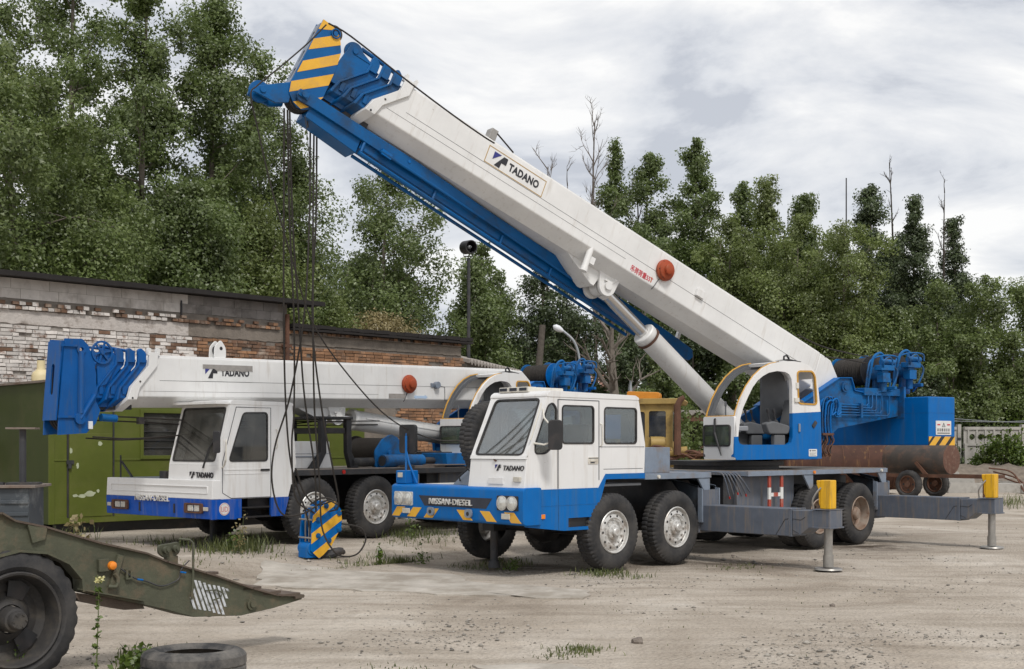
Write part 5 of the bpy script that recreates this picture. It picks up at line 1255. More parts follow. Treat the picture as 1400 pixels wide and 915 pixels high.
    # winches: two drums one behind the other, with hydraulic motors on the near end
    for k, (wx, wz, rr_) in enumerate(((3.33 + wdx * 1.0, 3.19, 0.27), (4.08 + wdx * 1.0, 3.27, 0.28))):
        w = MB().lathe([(0.20, -0.36), (0.235, -0.36), (0.235, -0.30), (0.255, -0.2), (0.235, 0.0), (0.26, 0.15), (0.235, 0.3), (0.235, 0.36), (0.2, 0.36)], (wx, 0, wz), (0, 1, 0), 32)
        for i in range(22):
            y = -0.34 + i * 0.0315
            w.lathe([(0.235 + 0.006 * (i % 3), 0), (0.252 + 0.006 * (i % 3), 0.010), (0.252 + 0.006 * (i % 3), 0.018), (0.235, 0.028)], (wx, y, wz), (0, 1, 0), 28)
        w = w.build('winch_drum', 'rope_steel', root, loc=loc, rot=rot)
        for y, mm_ in ((-0.405, 'black_metal' if st == 1 else 'blue_paint'), (0.365, 'machinery_blue')):
            MB().lathe([(0.05, 0), (rr_ + 0.02, 0), (rr_ + 0.02, 0.018), (rr_, 0.03), (0.05, 0.03)], (wx, y, wz), (0, 1, 0), 36, close=True).build('drum_flange', mm_, w)
        mo = MB().prism(rpoly([(wx - 0.02, 2.78), (wx + 0.26, 2.78), (wx + 0.20, wz + 0.06), (wx + 0.02, wz + 0.06)], 0.06), 'xz', -0.50, -0.43)
        mo.cyl((wx + 0.06, -0.43, wz - 0.05), (wx + 0.06, -0.62, wz - 0.05), 0.14, 0.12, 20).cyl((wx, -0.62, wz - 0.03), (wx, -0.74, wz - 0.03), 0.10, 0.09, 16)
        mo.box(wx - 0.17, wx + 0.19, -0.80, -0.62, wz + 0.0, wz + 0.10).box(wx - 0.08, wx + 0.12, -0.76, -0.60, wz - 0.22, wz - 0.04).cyl((wx - 0.10, -0.72, wz + 0.16), (wx + 0.26, -0.72, wz + 0.16), 0.055, n=14).cyl((wx - 0.06, -0.70, wz + 0.10), (wx - 0.06, -0.70, wz + 0.26), 0.03, n=10)
        mo.box(wx + 0.12, wx + 0.19, -0.86, -0.60, wz - 0.36, wz - 0.30).cyl((wx + 0.08, -0.62, wz - 0.40), (wx + 0.08, -0.62, wz - 0.1), 0.07, n=12)
        mo.build('winch_motor', 'machinery_blue', w, bevel=0.008)
        hp = MB()
        hp.tube(spline([(wx - 0.25, -0.52, 2.82), (wx - 0.24, -0.60, wz + 0.02), (wx - 0.18, -0.62, wz + 0.25), (wx - 0.02, -0.64, wz + 0.33), (wx + 0.12, -0.66, wz + 0.22)], 6), 0.026, 8)
        hp.tube(spline([(wx - 0.32, -0.55, 2.86), (wx - 0.32, -0.60, wz + 0.0), (wx - 0.22, -0.60, wz + 0.20), (wx + 0.0, -0.70, wz + 0.28), (wx + 0.34, -0.72, wz + 0.27), (wx + 0.38, -0.72, wz + 0.14)], 6), 0.016, 6)
        hp.tube(spline([(wx + 0.20, -0.70, wz + 0.12), (wx + 0.34, -0.74, wz - 0.02), (wx + 0.24, -0.70, wz - 0.3), (wx + 0.20, -0.6, 2.82)], 6), 0.018, 6)
        hp.tube(spline([(wx - 0.12, -0.8, wz + 0.05), (wx - 0.18, -0.86, wz + 0.16), (wx - 0.05, -0.86, wz + 0.24), (wx + 0.1, -0.82, wz + 0.2), (wx + 0.12, -0.8, wz + 0.1)], 5), 0.014, 6)
        hp.build('hydraulic_pipe', 'machinery_blue', w)
    # pipe run along the side plate, hose loops behind the cab
    pp = MB()
    for k in range(5):
        o = 0.036 * k; y = -0.60 - 0.01 * k
        z1, x1 = 2.53 - 0.048 * k, 3.02 + 0.10 * (k % 5)
        if k < 3: pp.tube([(1.72 + o, y, 2.50 - 0.02 * k), (1.92, y, z1 + 0.02), (x1 - 0.04, y, z1), (x1, y, z1 + 0.04), (x1, y, 2.70 + 0.02 * k), (x1 + 0.05, y, 2.745 + 0.02 * k), (x1 + 0.42, y, 2.78 + 0.02 * k), (x1 + 0.48, y, 2.84), (x1 + 0.52, y, 3.05)], 0.014, 6)
        else: pp.tube([(1.72, y, 2.46 - 0.03 * k), (1.90, y, z1 + 0.01), (3.30 + 0.2 * (k - 3), y, z1 + 0.005), (3.36 + 0.2 * (k - 3), y, z1 + 0.06), (3.36 + 0.2 * (k - 3), y, 2.72)], 0.014, 6)
    pp.box(2.15, 2.22, -0.67, -0.585, 2.30, 2.57).box(2.75, 2.80, -0.67, -0.585, 2.30, 2.57)
    pp.build('pipe_run', 'machinery_blue', root, loc=loc, rot=rot)
    hl = MB(); r = random.Random(21)
    for k in range(9):
        x0 = 1.60 + 0.035 * k; y = -0.66 - 0.035 * (k % 4)
        hl.tube(spline([(x0, y, 1.98 - 0.05 * (k % 3)), (x0 - 0.02, y, 2.25), (x0 + 0.02, y, 2.52 + 0.03 * (k % 3)), (x0 + 0.12, y - 0.02, 2.60 + 0.03 * (k % 3)), (x0 + 0.20, y, 2.50), (x0 + 0.16, y, 2.34), (x0 + 0.26, y, 2.30 + 0.03 * (k % 4))], 5), 0.017, 6, k % 2)
    for k in range(10):
        x0 = 1.60 + 0.03 * k; y = -0.64 - 0.05 * (k % 4)
        hl.tube(spline([(x0, y, 2.0), (x0 + r.uniform(-.05, .08), y - 0.04, 1.86), (x0 + r.uniform(-.08, .12), y, 1.72), (x0 + r.uniform(-.06, .06), y - 0.02, 1.60)], 5), 0.012, 6, 2 + (k % 2))
    hl.box(1.60, 1.88, -0.80, -0.62, 1.97, 2.01, 3).box(1.62, 1.82, -0.78, -0.62, 1.58, 1.64, 3)
    hl.build('hose_bundle', ['machinery_blue', 'blue_paint', 'black_rubber', 'rust'], root, loc=loc, rot=rot)
    return op_cab(root, loc, rel, st, cabdx, cabdz)

def shell(path, u0, u1, th, cy=0.0, cv=0.35):
    """band around the boom section: path of (y, v), from u0[i] to u1[i] along the boom"""
    m = MB(); n = len(path); vs = []
    for i, (y, v) in enumerate(path):
        d = Vector((y - cy, v - cv)); k = (d.length - th) / d.length if d.length > th else 1
        yi, vi = cy + d.x * k, cv + d.y * k
        vs += [(-u0[i], y, -v), (-u1[i], y, -v), (-u1[i], yi, -vi), (-u0[i], yi, -vi)]
    fs = []
    for i in range(n - 1):
        for j in range(4): fs.append((4 * i + j, 4 * i + (j + 1) % 4, 4 * i + 4 + (j + 1) % 4, 4 * i + 4 + j))
    fs += [(3, 2, 1, 0), (4 * n - 4, 4 * n - 3, 4 * n - 2, 4 * n - 1)]
    return m.add(vs, fs)
def section_path(w, top, bot):
    """near side top, down the side, chamfer, bottom, far side up"""
    return [(-w, top), (-w, 0.14), (-w, 0.50), (-w, 0.64 * bot), (-w * 0.48, 0.81 * bot), (w * 0.48, 0.81 * bot), (w, 0.64 * bot), (w, 0.50), (w, 0.14), (w, top)]
def slant(off):
    """how far forward the end of a section lies at each path point"""
    s = (0.0, 0.02, 0.34, 0.40, 0.50)
    return [off + k for k in s + tuple(reversed(s))]

def uv(m):
    """prisms drawn in (u, v): u along the boom from its foot, v down from the top edge -> boom mesh space"""
    m.v = [(-p[0], p[1], -p[2]) for p in m.v]; return m

def boom(root, loc, rel, foot, E, off, st):
    bl = Vector(loc) + Matrix.Rotation(rel, 3, 'Z') @ Vector((foot[0], 0, foot[1]))
    BLUE = 'boom_blue' if st == 1 else 'head_blue'
    e0 = 9.50 + off
    W = 0.45
    m = MB(); vs = []
    sec = [(-W, 0.0), (-W, 0.14), (-W, 0.50), (-W, 0.64), (-W * 0.48, 0.80), (W * 0.48, 0.80), (W, 0.64), (W, 0.50), (W, 0.14), (W, 0.0), (W * 0.93, -0.03), (-W * 0.93, -0.03)]
    ue = slant(e0) + [e0, e0]
    for us in ([0.30] * 12, ue):
        vs += [(-us[i], y, -v) for i, (y, v) in enumerate(sec)]
    m.add(vs, [tuple(range(12)), tuple(range(23, 11, -1))] + [(i, (i + 1) % 12, 12 + (i + 1) % 12, 12 + i) for i in range(12)])
    # foot cheeks that run down to the pivot pin
    ft = MB().prism([(0.298, -0.012), (0.0, 0.0), (-0.28, 0.21), (-0.34, 0.50), (-0.16, 0.68), (0.298, 0.70)], 'xz', -W + 0.002, W - 0.002)
    uv(ft); m.add(ft.v, ft.f)
    b = m.build('boom', 'boom_paint', root, bevel=0.022, loc=bl, rot=(0, E, rel), smooth=False)
    sm = MB().box(0.5, e0 - 0.1, -W - 0.0015, -W + 0.01, 0.374, 0.380)
    if st == 1: sm.box(5.0, e0 + 0.2, -W - 0.0015, -W + 0.01, 0.478, 0.483)
    else: sm.box(4.2, e0 + 0.2, -W - 0.0015, -W + 0.01, 0.548, 0.552)
    uv(sm).build('plate_seam', 'dark_steel', b)
    # collar at the mouth of the base section
    cp = section_path(W + 0.045, -0.07, 1.07)
    cs = shell(cp, slant(e0 - 0.06), slant(e0 + 0.10), 0.07)
    cl = cs.build('boom_collar', 'boom_paint', b, bevel=0.008)
    for k in (0, 1):
        for y in (-W - 0.03, W - 0.03):
            uv(MB().prism(rpoly([(e0 - 0.09 + 0.16 * k, -0.02), (e0 - 0.03 + 0.16 * k, -0.02), (e0 - 0.05 + 0.16 * k, -0.14), (e0 - 0.10 + 0.16 * k, -0.13)], 0.02), 'xz', y, y + 0.06)).build('collar_ear', 'boom_paint', cl)
    bt = MB()
    for (u, v) in ((e0 + 0.28, 0.40), (e0 + 0.42, 0.66)):
        bt.cyl((-u, -W - 0.052, -v), (-u, -W - 0.04, -v), 0.016, n=8)
    bt.build('collar_bolt', 'dark_steel', cl)
    # telescoping sections pushed fully home: only their collars show
    for i in range(3):
        w = W - 0.03 * (i + 1); f0 = e0 + 0.10 + 0.18 * i; f1 = f0 + 0.18
        p = section_path(w, 0.05, 1.03)
        s1 = shell(p, slant(f0), slant(f1 - 0.01), 0.06).build('boom_section', BLUE, b, bevel=0.006)
        p2 = section_path(w + 0.045, -0.02 if i != 1 else -0.10, 1.075)
        lip = shell(p2, slant(f1 - 0.035), slant(f1), 0.05)
        lip.build('section_flange', BLUE, s1, bevel=0.006)
        for y in (-w - 0.04, w - 0.02):
            ear = MB().prism(rpoly([(f1 - 0.14, 0.10), (f1 - 0.0, 0.10), (f1 + 0.0, -0.10), (f1 - 0.05, -0.13), (f1 - 0.14, -0.06)], 0.03), 'xz', y, y + 0.06)
            uv(ear).build('section_ear', BLUE, s1, bevel=0.006)
        pad = MB().box(f1 + 0.22, f1 + 0.28, -w - 0.02, -w - 0.0, 0.46, 0.60)
        uv(pad).build('wear_pad', BLUE, s1)
    uv(MB().box(e0 + 0.30, e0 + 1.05, -0.27, 0.27, 0.20, 0.84)).build('section_core', 'black_metal', b)
    cap = MB(); q = section_path(W - 0.10, 0.08, 0.98); se = slant(e0 + 0.55)
    cap.add([(-se[i] , y, -v) for i, (y, v) in enumerate(q)], [tuple(range(10))])
    cap.build('section_mouth', 'black_metal', b)
    # lug under the boom for the lift cylinder
    lg = MB().prism([(6.30, 0.62), (5.80, 0.86), (5.32, 1.06), (5.25, 1.06), (5.12, 0.62)], 'xz', -0.19, 0.19)
    lg.prism([(4.75, 0.63), (4.80, 0.62), (5.02, 0.90), (4.97, 0.93)], 'xz', -0.24, 0.24)
    uv(lg); lug = lg.build('cylinder_lug', 'boom_paint', b, bevel=0.008)
    for y in (-0.23, 0.17):
        pts = arc(5.02, 0.95, 0.17, 20, 160, 8)
        ear = MB().prism([(5.30, 0.62), (4.80, 0.62)] + [(p[0] - 0.0, p[1]) for p in reversed(arc(5.02, 0.95, 0.17, 10, 170, 10))] [::1], 'xz', y, y + 0.06)
        uv(ear).build('lug_plate', 'boom_paint', lug, bevel=0.005)
    uv(MB().cyl((5.02, -0.27, 0.95), (5.02, 0.25, 0.95), 0.07, n=18).box(4.97, 5.12, -0.265, -0.24, 0.87, 0.90)).build('lug_pin', 'boom_paint', lug)
    if st == 1:
        uv(MB().cyl((5.66, -0.40, 0.62), (5.66, -0.40, 0.96), 0.055, n=14).cyl((5.66, -0.40, 0.96), (5.66, -0.40, 1.03), 0.063, n=14).box(5.52, 5.63, -0.42, -0.38, 0.74, 0.86)).build('hose_guide', 'boom_paint', b)
    # orange cable drum on the side
    lu, lv = (4.21, 0.29) if st == 1 else (3.42, 0.34)
    ld = MB().lathe([(0.0, 0.0), (0.165, 0.0), (0.178, -0.02), (0.178, -0.055), (0.158, -0.068), (0.15, -0.10), (0.105, -0.115), (0.09, -0.12), (0.085, -0.165), (0.07, -0.175), (0.0, -0.175)], (-lu, -W - 0.002, -lv), (0, 1, 0), 36)
    ld = ld.build('cable_drum', 'orange_lamp', b)
    dr = MB()
    for k in range(6):
        a = k * math.pi / 3 + 0.3
        dr.cyl((-lu + 0.152 * math.cos(a), -W - 0.075, -lv + 0.152 * math.sin(a)), (-lu + 0.152 * math.cos(a), -W - 0.095, -lv + 0.152 * math.sin(a)), 0.008, n=6)
    dr.build('drum_bolt', 'dark_steel', ld)
    MB().tube(spline([(-lu - 0.02, -W - 0.01, -lv - 0.16), (-lu - 0.06, -W - 0.012, -lv - 0.22), (-lu - 0.10, -W - 0.012, -0.64), (-lu - 0.10, -W + 0.03, -0.68)], 5), 0.006, 5).build('cable', 'dark_steel', b)
    if st == 1:
        uv(MB().box(3.28, 3.45, -W - 0.06, -W - 0.001, 0.24, 0.37)).build('junction_box', 'boom_paint', b, bevel=0.008)
    else:
        uv(MB().cyl((2.66, -W - 0.002, 0.35), (2.66, -W - 0.09, 0.35), 0.07, n=20).box(2.66, 2.80, -W - 0.02, -W - 0.001, 0.31, 0.39)).build('angle_sensor', 'chassis_grey', b, bevel=0.006)
        uv(MB().tube([(2.60, -W - 0.006, 0.36), (2.40, -W - 0.006, 0.38), (2.40, -W - 0.006, 0.66)], 0.006, 5)).build('cable', 'dark_steel', b)
    # maker's plate on the side
    if st == 1:
        u0, u1, v0, v1 = 7.98, 6.85, 0.085, 0.365
        pf = uv(MB().plate([(u0, v0), (u1, v0), (u1, v1), (u0, v1)], [[(u0 - 0.012, v0 + 0.012), (u1 + 0.012, v0 + 0.012), (u1 + 0.012, v1 - 0.012), (u0 - 0.012, v1 - 0.012)]], 'xz', -W - 0.004, -W + 0.002)).build('sign_border', 'gold_ink', b)
        text('TADANO', 0.165, b, (-7.55, -W - 0.003, -0.275), SIDE, 'black_ink', 'lettering', 0.035, 0.003, sx=0.80, space=1.06)
        logo_mark(b, (-7.86, -W - 0.003, -0.33), SIDE, 0.20)
        text('吊荷荷重55T', 0.115, b, (-4.86, -W - 0.003, -0.60), SIDE, 'red_ink', 'lettering', 0.01, 0.002, sx=0.78)
        uv(MB().box(4.385, 4.40, -W - 0.003, -W + 0.001, 0.50, 0.60)).build('sticker_edge', 'gold_ink', b)
    else:
        u0, u1, v0, v1 = 8.12, 7.11, 0.09, 0.37
        sp = uv(MB().plate([(u0, v0), (u1, v0), (u1, v1), (u0, v1)], [], 'xz', -W - 0.004, -W + 0.002)).build('sticker', 'sticker_white', b)
        text('TADANO', 0.165, b, (-7.76, -W - 0.007, -0.275), SIDE, 'black_ink', 'lettering', 0.035, 0.002, sx=0.80, space=1.04)
        logo_mark(b, (-8.07, -W - 0.007, -0.32), SIDE, 0.185)
        tp = [(u0 - 0.004, v0 + 0.004)] + [(u0 - 0.004 - (u0 - u1 - 0.008) * i / 18, v0 + 0.105 + 0.022 * mnoise.noise(Vector((i * 0.9, 2, 2))) - (0.03 if i < 5 else 0)) for i in range(19)] + [(u1 + 0.004, v0 + 0.004)]
        uv(MB().prism(tp, 'xz', -W - 0.012, -W - 0.0105)).build('torn_strip', 'sticker_torn', b)
        uv(MB().box(3.93, 3.50, -W - 0.004, -W + 0.001, 0.53, 0.62)).build('sticker', 'sticker_torn', b)
        uv(MB().prism([(3.27, 0.59), (3.20, 0.545), (3.20, 0.565), (2.96, 0.565), (2.96, 0.545), (2.88, 0.59), (2.96, 0.635), (2.96, 0.615), (3.20, 0.615), (3.20, 0.635)], 'xz', -W - 0.004, -W + 0.001)).build('double_arrow', 'pale_blue_ink', b)
    # posts on top
    if st == 1:
        uv(MB().box(7.90, 8.02, -0.42, -0.26, -0.20, -0.03).box(7.92, 8.0, -0.26, -0.16, -0.08, -0.03)).build('rope_guide', 'jack_steel', b, bevel=0.006)
    else:
        g = MB()
        for y in (-0.36, -0.22):
            g.prism(rpoly([(7.58, -0.02), (7.82, -0.02), (7.80, -0.22), (7.68, -0.34), (7.58, -0.20)], 0.05), 'xz', y, y + 0.025)
        uv(g); g = g.build('rope_guide', 'boom_paint', b, bevel=0.004)
        uv(MB().cyl((7.68, -0.33, -0.16), (7.68, -0.225, -0.16), 0.085, n=18).cyl((7.68, -0.365, -0.19), (7.68, -0.362, -0.19), 0.03, n=12)).build('guide_roller', 'black_metal', g)
    # ---------------- boom head
    h = e0 - 9.50
    if st == 1:
        hp = [(11.0, -0.17), (10.86, -0.16), (10.71, -0.11), (10.60, 0.10), (10.575, 0.40), (10.59, 0.85), (10.66, 1.03), (10.72, 1.11), (10.80, 1.16), (10.88, 1.165), (10.95, 1.13), (11.05, 1.04), (11.09, 0.92)]
        hp = [(u + h, v) for u, v in hp]
        hd = uv(MB().plate(hp, [], 'xz', -0.40, -0.37)).build('boom_head', BLUE, b)
        uv(MB().plate(hp, [], 'xz', -0.17, -0.14)).build('far_cheek', BLUE, hd)
        uv(MB().box(10.20 + h, 10.75 + h, -0.30, 0.30, 0.45, 0.80)).build('head_root', BLUE, hd)
        lines = [((11.0, -0.17), (10.86, -0.16)), ((11.015, -0.005), (10.77, -0.135)), ((11.025, 0.16), (10.71, -0.11)), ((11.035, 0.34), (10.64, 0.02)), ((11.045, 0.53), (10.595, 0.13)), ((11.06, 0.72), (10.578, 0.30)), ((11.085, 0.88), (10.577, 0.45)), ((11.055, 1.03), (10.585, 0.64)), ((10.955, 1.125), (10.59, 0.83)), ((10.82, 1.158), (10.66, 1.02))]
        for i in (0, 2, 4, 6, 8):
            (a, b_), (c, d) = lines[i], lines[i + 1]
            pts = [a, b_, d, c] if i else [lines[0][0], lines[0][1], d, c]
            uv(MB().prism([(u + h, v) for u, v in pts], 'xz', -0.4035, -0.395)).build('hazard_stripe', 'yellow_paint', hd, smooth=False)
        fw = MB().plate([(-0.368, -0.12), (-0.172, -0.12), (-0.172, 0.90), (-0.368, 0.90)], [rrect(-0.31, 0.0, -0.23, 0.20, 0.03), rrect(-0.31, 0.32, -0.23, 0.52, 0.03), rrect(-0.31, 0.62, -0.23, 0.80, 0.03)], 'yz', 0, 0.02)
        fw.v = [(-(11.0 + h + 0.08 * v[2]) - v[0], v[1], -v[2]) for v in fw.v]
        fw.build('head_web', 'chassis_grey', hd)
        for y in (-0.335, -0.27, -0.205):
            MB().lathe([(0.03, -0.03), (0.20, -0.028), (0.205, -0.016), (0.175, 0.0), (0.205, 0.016), (0.20, 0.028), (0.03, 0.03)], (-(10.86 + h), y, -0.98), (0, 1, 0), 28, close=True).build('sheave', 'black_metal', hd)
            MB().lathe([(0.03, -0.025), (0.12, -0.025), (0.10, 0.0), (0.12, 0.025), (0.03, 0.025)], (-(10.77 + h), y, 0.10), (0, 1, 0), 24, close=True).build('top_sheave', 'black_metal', hd)
        MB().cyl((-(10.86 + h), -0.42, -0.98), (-(10.86 + h), -0.12, -0.98), 0.05, n=14).build('sheave_pin', 'machinery_blue', hd)
        MB().cyl((-(10.77 + h), -0.425, 0.08), (-(10.77 + h), -0.12, 0.08), 0.035, n=14).build('sheave_pin', 'machinery_blue', hd)
        uv(MB().lathe([(0.055, 0.0), (0.07, 0.0), (0.07, 0.03), (0.055, 0.03)], (10.77 + h, -0.43, -0.08), (0, 1, 0), 20, close=True)).build('sheave_pin_ring', BLUE, hd)
        # bracket with spoked wheel behind the head
        uv(MB().prism([(10.50 + h, -0.10), (10.40 + h, -0.12), (10.10 + h, 0.0), (10.14 + h, 0.17), (10.40 + h, 0.40), (10.50 + h, 0.56), (10.60 + h, 0.56), (10.565 + h, 0.2)], 'xz', -0.39, -0.35).box(10.14 + h, 10.40 + h, -0.40, -0.392, 0.0, 0.02)).build('wheel_bracket', BLUE, hd, bevel=0.008)
        wp = MB().plate(arc(-(10.41 + h), 0.03, 0.145, 0, 348, 29), [arc(-(10.41 + h) + 0.085 * math.cos(a), 0.03 + 0.085 * math.sin(a), 0.026, 0, 324, 9) for a in (0.6, 1.5, 2.4, 3.4, 4.3, 5.4)], 'xz', -0.345, -0.315).cyl((-(10.41 + h), -0.41, 0.03), (-(10.41 + h), -0.30, 0.03), 0.042, n=14)
        wp.build('idler_wheel', BLUE, hd)
        uv(MB().cyl((10.31 + h, -0.30, -0.16), (9.72 + h, -0.30, -0.13), 0.03, n=8)).build('guard_rail', BLUE, hd)
        # auxiliary sheave arm sticking out in front
        ar = MB()
        for y in (-0.38, -0.16):
            ar.prism([(11.03 + h, 0.90), (11.09 + h, 0.89), (11.34 + h, 1.08), (11.50 + h, 1.20), (11.50 + h, 1.28), (11.36 + h, 1.27), (11.16 + h, 1.26), (11.0 + h, 1.16)], 'xz', y, y + 0.05)
        uv(ar); ar = ar.build('auxiliary_sheave_arm', BLUE, b, bevel=0.008)
        MB().lathe([(0.03, -0.03), (0.145, -0.03), (0.15, -0.018), (0.125, 0), (0.15, 0.018), (0.145, 0.03), (0.03, 0.03)], (-(11.39 + h), -0.245, -1.19), (0, 1, 0), 28).cyl((-(11.39 + h), -0.40, -1.19), (-(11.39 + h), -0.09, -1.19), 0.045, n=12).build('sheave', BLUE, ar)
        uv(MB().box(10.62 + h, 10.70 + h, -0.34, -0.26, 1.06, 1.18).cyl((10.66 + h, -0.30, 1.18), (10.60 + h, -0.30, 1.30), 0.012, n=6)).build('limit_switch', 'black_metal', hd)
        # stowed jib: box beam with pipes under it, on the near side
        def skew(m):
            """the jib runs from the near side of the head to the far side of the lift cylinder"""
            m.v = [(q[0], q[1] - 0.47 + (10.9 + q[0]) * 0.123, q[2]) for q in uv(m).v]; return m
        jb = MB().prism([(10.97, 1.03), (10.93, 0.96), (10.75, 0.90), (8.80, 0.835), (7.40, 0.83), (6.30, 0.815), (5.24, 0.765), (3.90, 0.77), (2.75, 0.77), (2.33, 0.785), (2.26, 0.90), (2.33, 1.0), (2.50, 1.03), (2.90, 1.02), (3.60, 0.99), (5.12, 0.985), (6.46, 0.99), (7.87, 0.975), (9.40, 1.04), (10.65, 1.07), (10.92, 1.09)], 'xz', 0.0, 0.05)
        jb = skew(jb).build('stowed_jib', BLUE, b, bevel=0.008)
        skew(MB().prism([(9.8, 0.90), (5.2, 0.84), (2.9, 0.82), (2.9, 0.97), (3.6, 1.02), (5.1, 1.10), (9.8, 1.16)], 'xz', 0.052, 0.30).prism([(10.70, 1.02), (10.72, 1.22), (9.82, 1.25), (9.82, 1.0)], 'xz', 0.052, 0.40)).build('jib_box', BLUE, jb, bevel=0.01)
        skew(MB().box(10.80, 10.95, -0.02, 0.06, 0.94, 1.03).cyl((10.87, -0.05, 0.985), (10.87, 0.07, 0.985), 0.045, n=12)).build('jib_fork', 'machinery_blue', jb)
        pr = MB()
        pr.tube([(9.79, 0.03, 1.23), (6.62, 0.03, 1.19), (3.75, 0.03, 1.16)], 0.032, 8).tube([(9.5, -0.02, 1.04), (7.4, -0.02, 1.0), (3.4, -0.02, 0.985)], 0.022, 8)
        pr.tube([(9.79, 0.26, 1.23), (6.62, 0.26, 1.19), (3.75, 0.26, 1.16)], 0.028, 8)
        for u in (9.76, 8.4, 7.0, 5.9, 4.9, 3.8):
            pr.tube([(u, 0.03, 1.03), (u, 0.03, 1.20 - (9.8 - u) * 0.01)], 0.024, 6)
        skew(pr).build('jib_pipe', 'boom_blue', jb)
        skew(MB().box(2.72, 2.79, 0.0, 0.06, 0.50, 0.77)).build('jib_hanger', 'boom_paint', jb)
        skew(MB().box(9.30, 9.48, -0.035, -0.001, 0.99, 1.07).cyl((9.0, -0.012, 0.91), (9.0, -0.001, 0.91), 0.025, n=12)).build('jib_lug', 'blue_paint', jb)
    else:
        hp = [(10.58, -0.23), (10.30, -0.235), (10.21, -0.15), (10.12, 0.05), (10.08, 0.30), (10.09, 0.72), (10.02, 0.85), (10.10, 1.05), (10.26, 1.20), (10.72, 1.22), (10.70, 0.9)]
        hp = [(u + h + 0.40, v) for u, v in hp]
        k = h + 0.40
        hd = uv(MB().plate(hp, [arc(10.33 + k, -0.07, 0.035, 0, 324, 9)], 'xz', -0.40, -0.37)).build('boom_head', BLUE, b)
        uv(MB().plate(hp, [], 'xz', 0.03, 0.06)).build('far_cheek', BLUE, hd)
        uv(MB().box(9.75 + k, 10.2 + k, -0.30, 0.02, 0.45, 0.80)).build('head_root', BLUE, hd)
        fw = MB().plate([(-0.368, -0.20), (0.028, -0.20), (0.028, 1.0), (-0.368, 1.0)], [rrect(-0.22, 0.15, -0.13, 0.62, 0.04)], 'yz', 0, 0.02)
        fw.v = [(-(10.60 + k + 0.10 * (v[2] + 0.2)) - v[0], v[1], -v[2]) for v in fw.v]
        fw.build('head_web', BLUE, hd)
        uv(MB().tube([(10.33 + k, -0.42, -0.04), (10.36 + k, -0.42, 0.90)], 0.045, 8).tube([(10.37 + k, -0.42, 0.98), (10.12 + k, -0.41, 0.62)], 0.04, 8).cyl((10.38 + k, -0.45, 0.98), (10.38 + k, -0.39, 0.98), 0.085, n=16).lathe([(0.036, 0), (0.07, 0), (0.07, 0.03), (0.036, 0.03)], (10.33 + k, -0.43, -0.07), (0, 1, 0), 18, close=True)).build('head_stiffener', BLUE, hd)
        uv(MB().box(10.45 + k, 10.72 + k, -0.43, -0.395, 0.93, 0.965).box(10.40 + k, 10.66 + k, -0.43, -0.395, -0.14, -0.11)).build('rope_stop', BLUE, hd)
        for y in (-0.30, -0.22, -0.14, -0.06):
            MB().lathe([(0.03, -0.03), (0.20, -0.028), (0.205, -0.016), (0.175, 0.0), (0.205, 0.016), (0.20, 0.028), (0.03, 0.03)], (-(10.47 + k), y, -0.96), (0, 1, 0), 28, close=True).build('sheave', 'black_metal', hd)
        uv(MB().prism([(9.98 + k, -0.10), (9.90 + k, -0.10), (9.70 + k, 0.02), (9.70 + k, 0.12), (9.90 + k, 0.45), (10.05 + k, 0.5), (10.05 + k, 0.0)], 'xz', -0.39, -0.35)).build('wheel_bracket', BLUE, hd, bevel=0.008)
        wp = MB().lathe([(0.15, -0.015), (0.18, -0.015), (0.18, 0.015), (0.15, 0.015)], (-(9.98 + k), -0.41, 0.04), (0, 1, 0), 32, close=True).cyl((-(9.98 + k), -0.44, 0.04), (-(9.98 + k), -0.38, 0.04), 0.035, n=14)
        for a in range(6):
            t_ = a * math.pi / 3 + 0.2
            wp.bar((-(9.98 + k) + 0.03 * math.cos(t_), -0.41, 0.04 + 0.03 * math.sin(t_)), (-(9.98 + k) + 0.155 * math.cos(t_), -0.41, 0.04 + 0.155 * math.sin(t_)), 0.02, 0.03)
        wp.build('idler_wheel', BLUE, hd)
        uv(MB().tube([(9.95 + k, -0.30, -0.14), (9.35 + k, -0.30, -0.07)], 0.025, 8).tube([(10.2 + k, 0.0, -0.16), (9.5 + k, 0.0, -0.10)], 0.02, 8)).build('guard_rail', BLUE, hd)
        uv(MB().box(10.17 + k, 10.24 + k, -0.44, -0.405, 1.02, 1.14)).build('head_lamp', 'lamp_white', hd, bevel=0.008)
        uv(MB().cyl((9.98 + k, -0.34, 0.96), (9.72 + k, -0.34, 0.98), 0.06, n=14)).build('tackle_roller', 'boom_blue', hd)
        uv(MB().tube([(10.6 + k, -0.1, -0.2), (10.63 + k, -0.1, 0.2), (10.67 + k, -0.12, 0.85)], 0.012, 6)).build('rope_tail', 'rope_steel', hd)
        ro = MB()
        for j, (y, v0, u1, v1) in enumerate(((-0.25, 0.93, 4.0, 1.05), (-0.2, 1.0, 4.0, 1.12), (-0.3, 1.26, 6.0, 1.0), (-0.1, 1.28, 5.5, 1.05))):
            pts = [(10.1 + k, y, v0), (9.2, y, v0 + 0.035), (7.5, y, (v0 + v1) / 2 + 0.05), (u1, y, v1)]
            ro.tube(spline(pts, 5), 0.013, 6)
        uv(ro).build('lashing_rope', 'rope_steel', b)
        uv(MB().box(9.12, 9.22, -0.3, -0.22, 0.96, 1.07)).build('rope_clamp', 'black_metal', b)
    # ---------------- lift cylinder between lug pin and slewing frame
    Ev = E
    px, pz = foot[0] - (5.02 * math.cos(Ev) + 0.95 * math.sin(Ev)), foot[1] + 5.02 * math.sin(Ev) - 0.95 * math.cos(Ev)
    top, bot = Vector((px, 0, pz)), Vector((0.6, 0, 1.80))
    d = (bot - top).normalized(); L_ = (bot - top).length
    bt_ = bot - d * 3.12
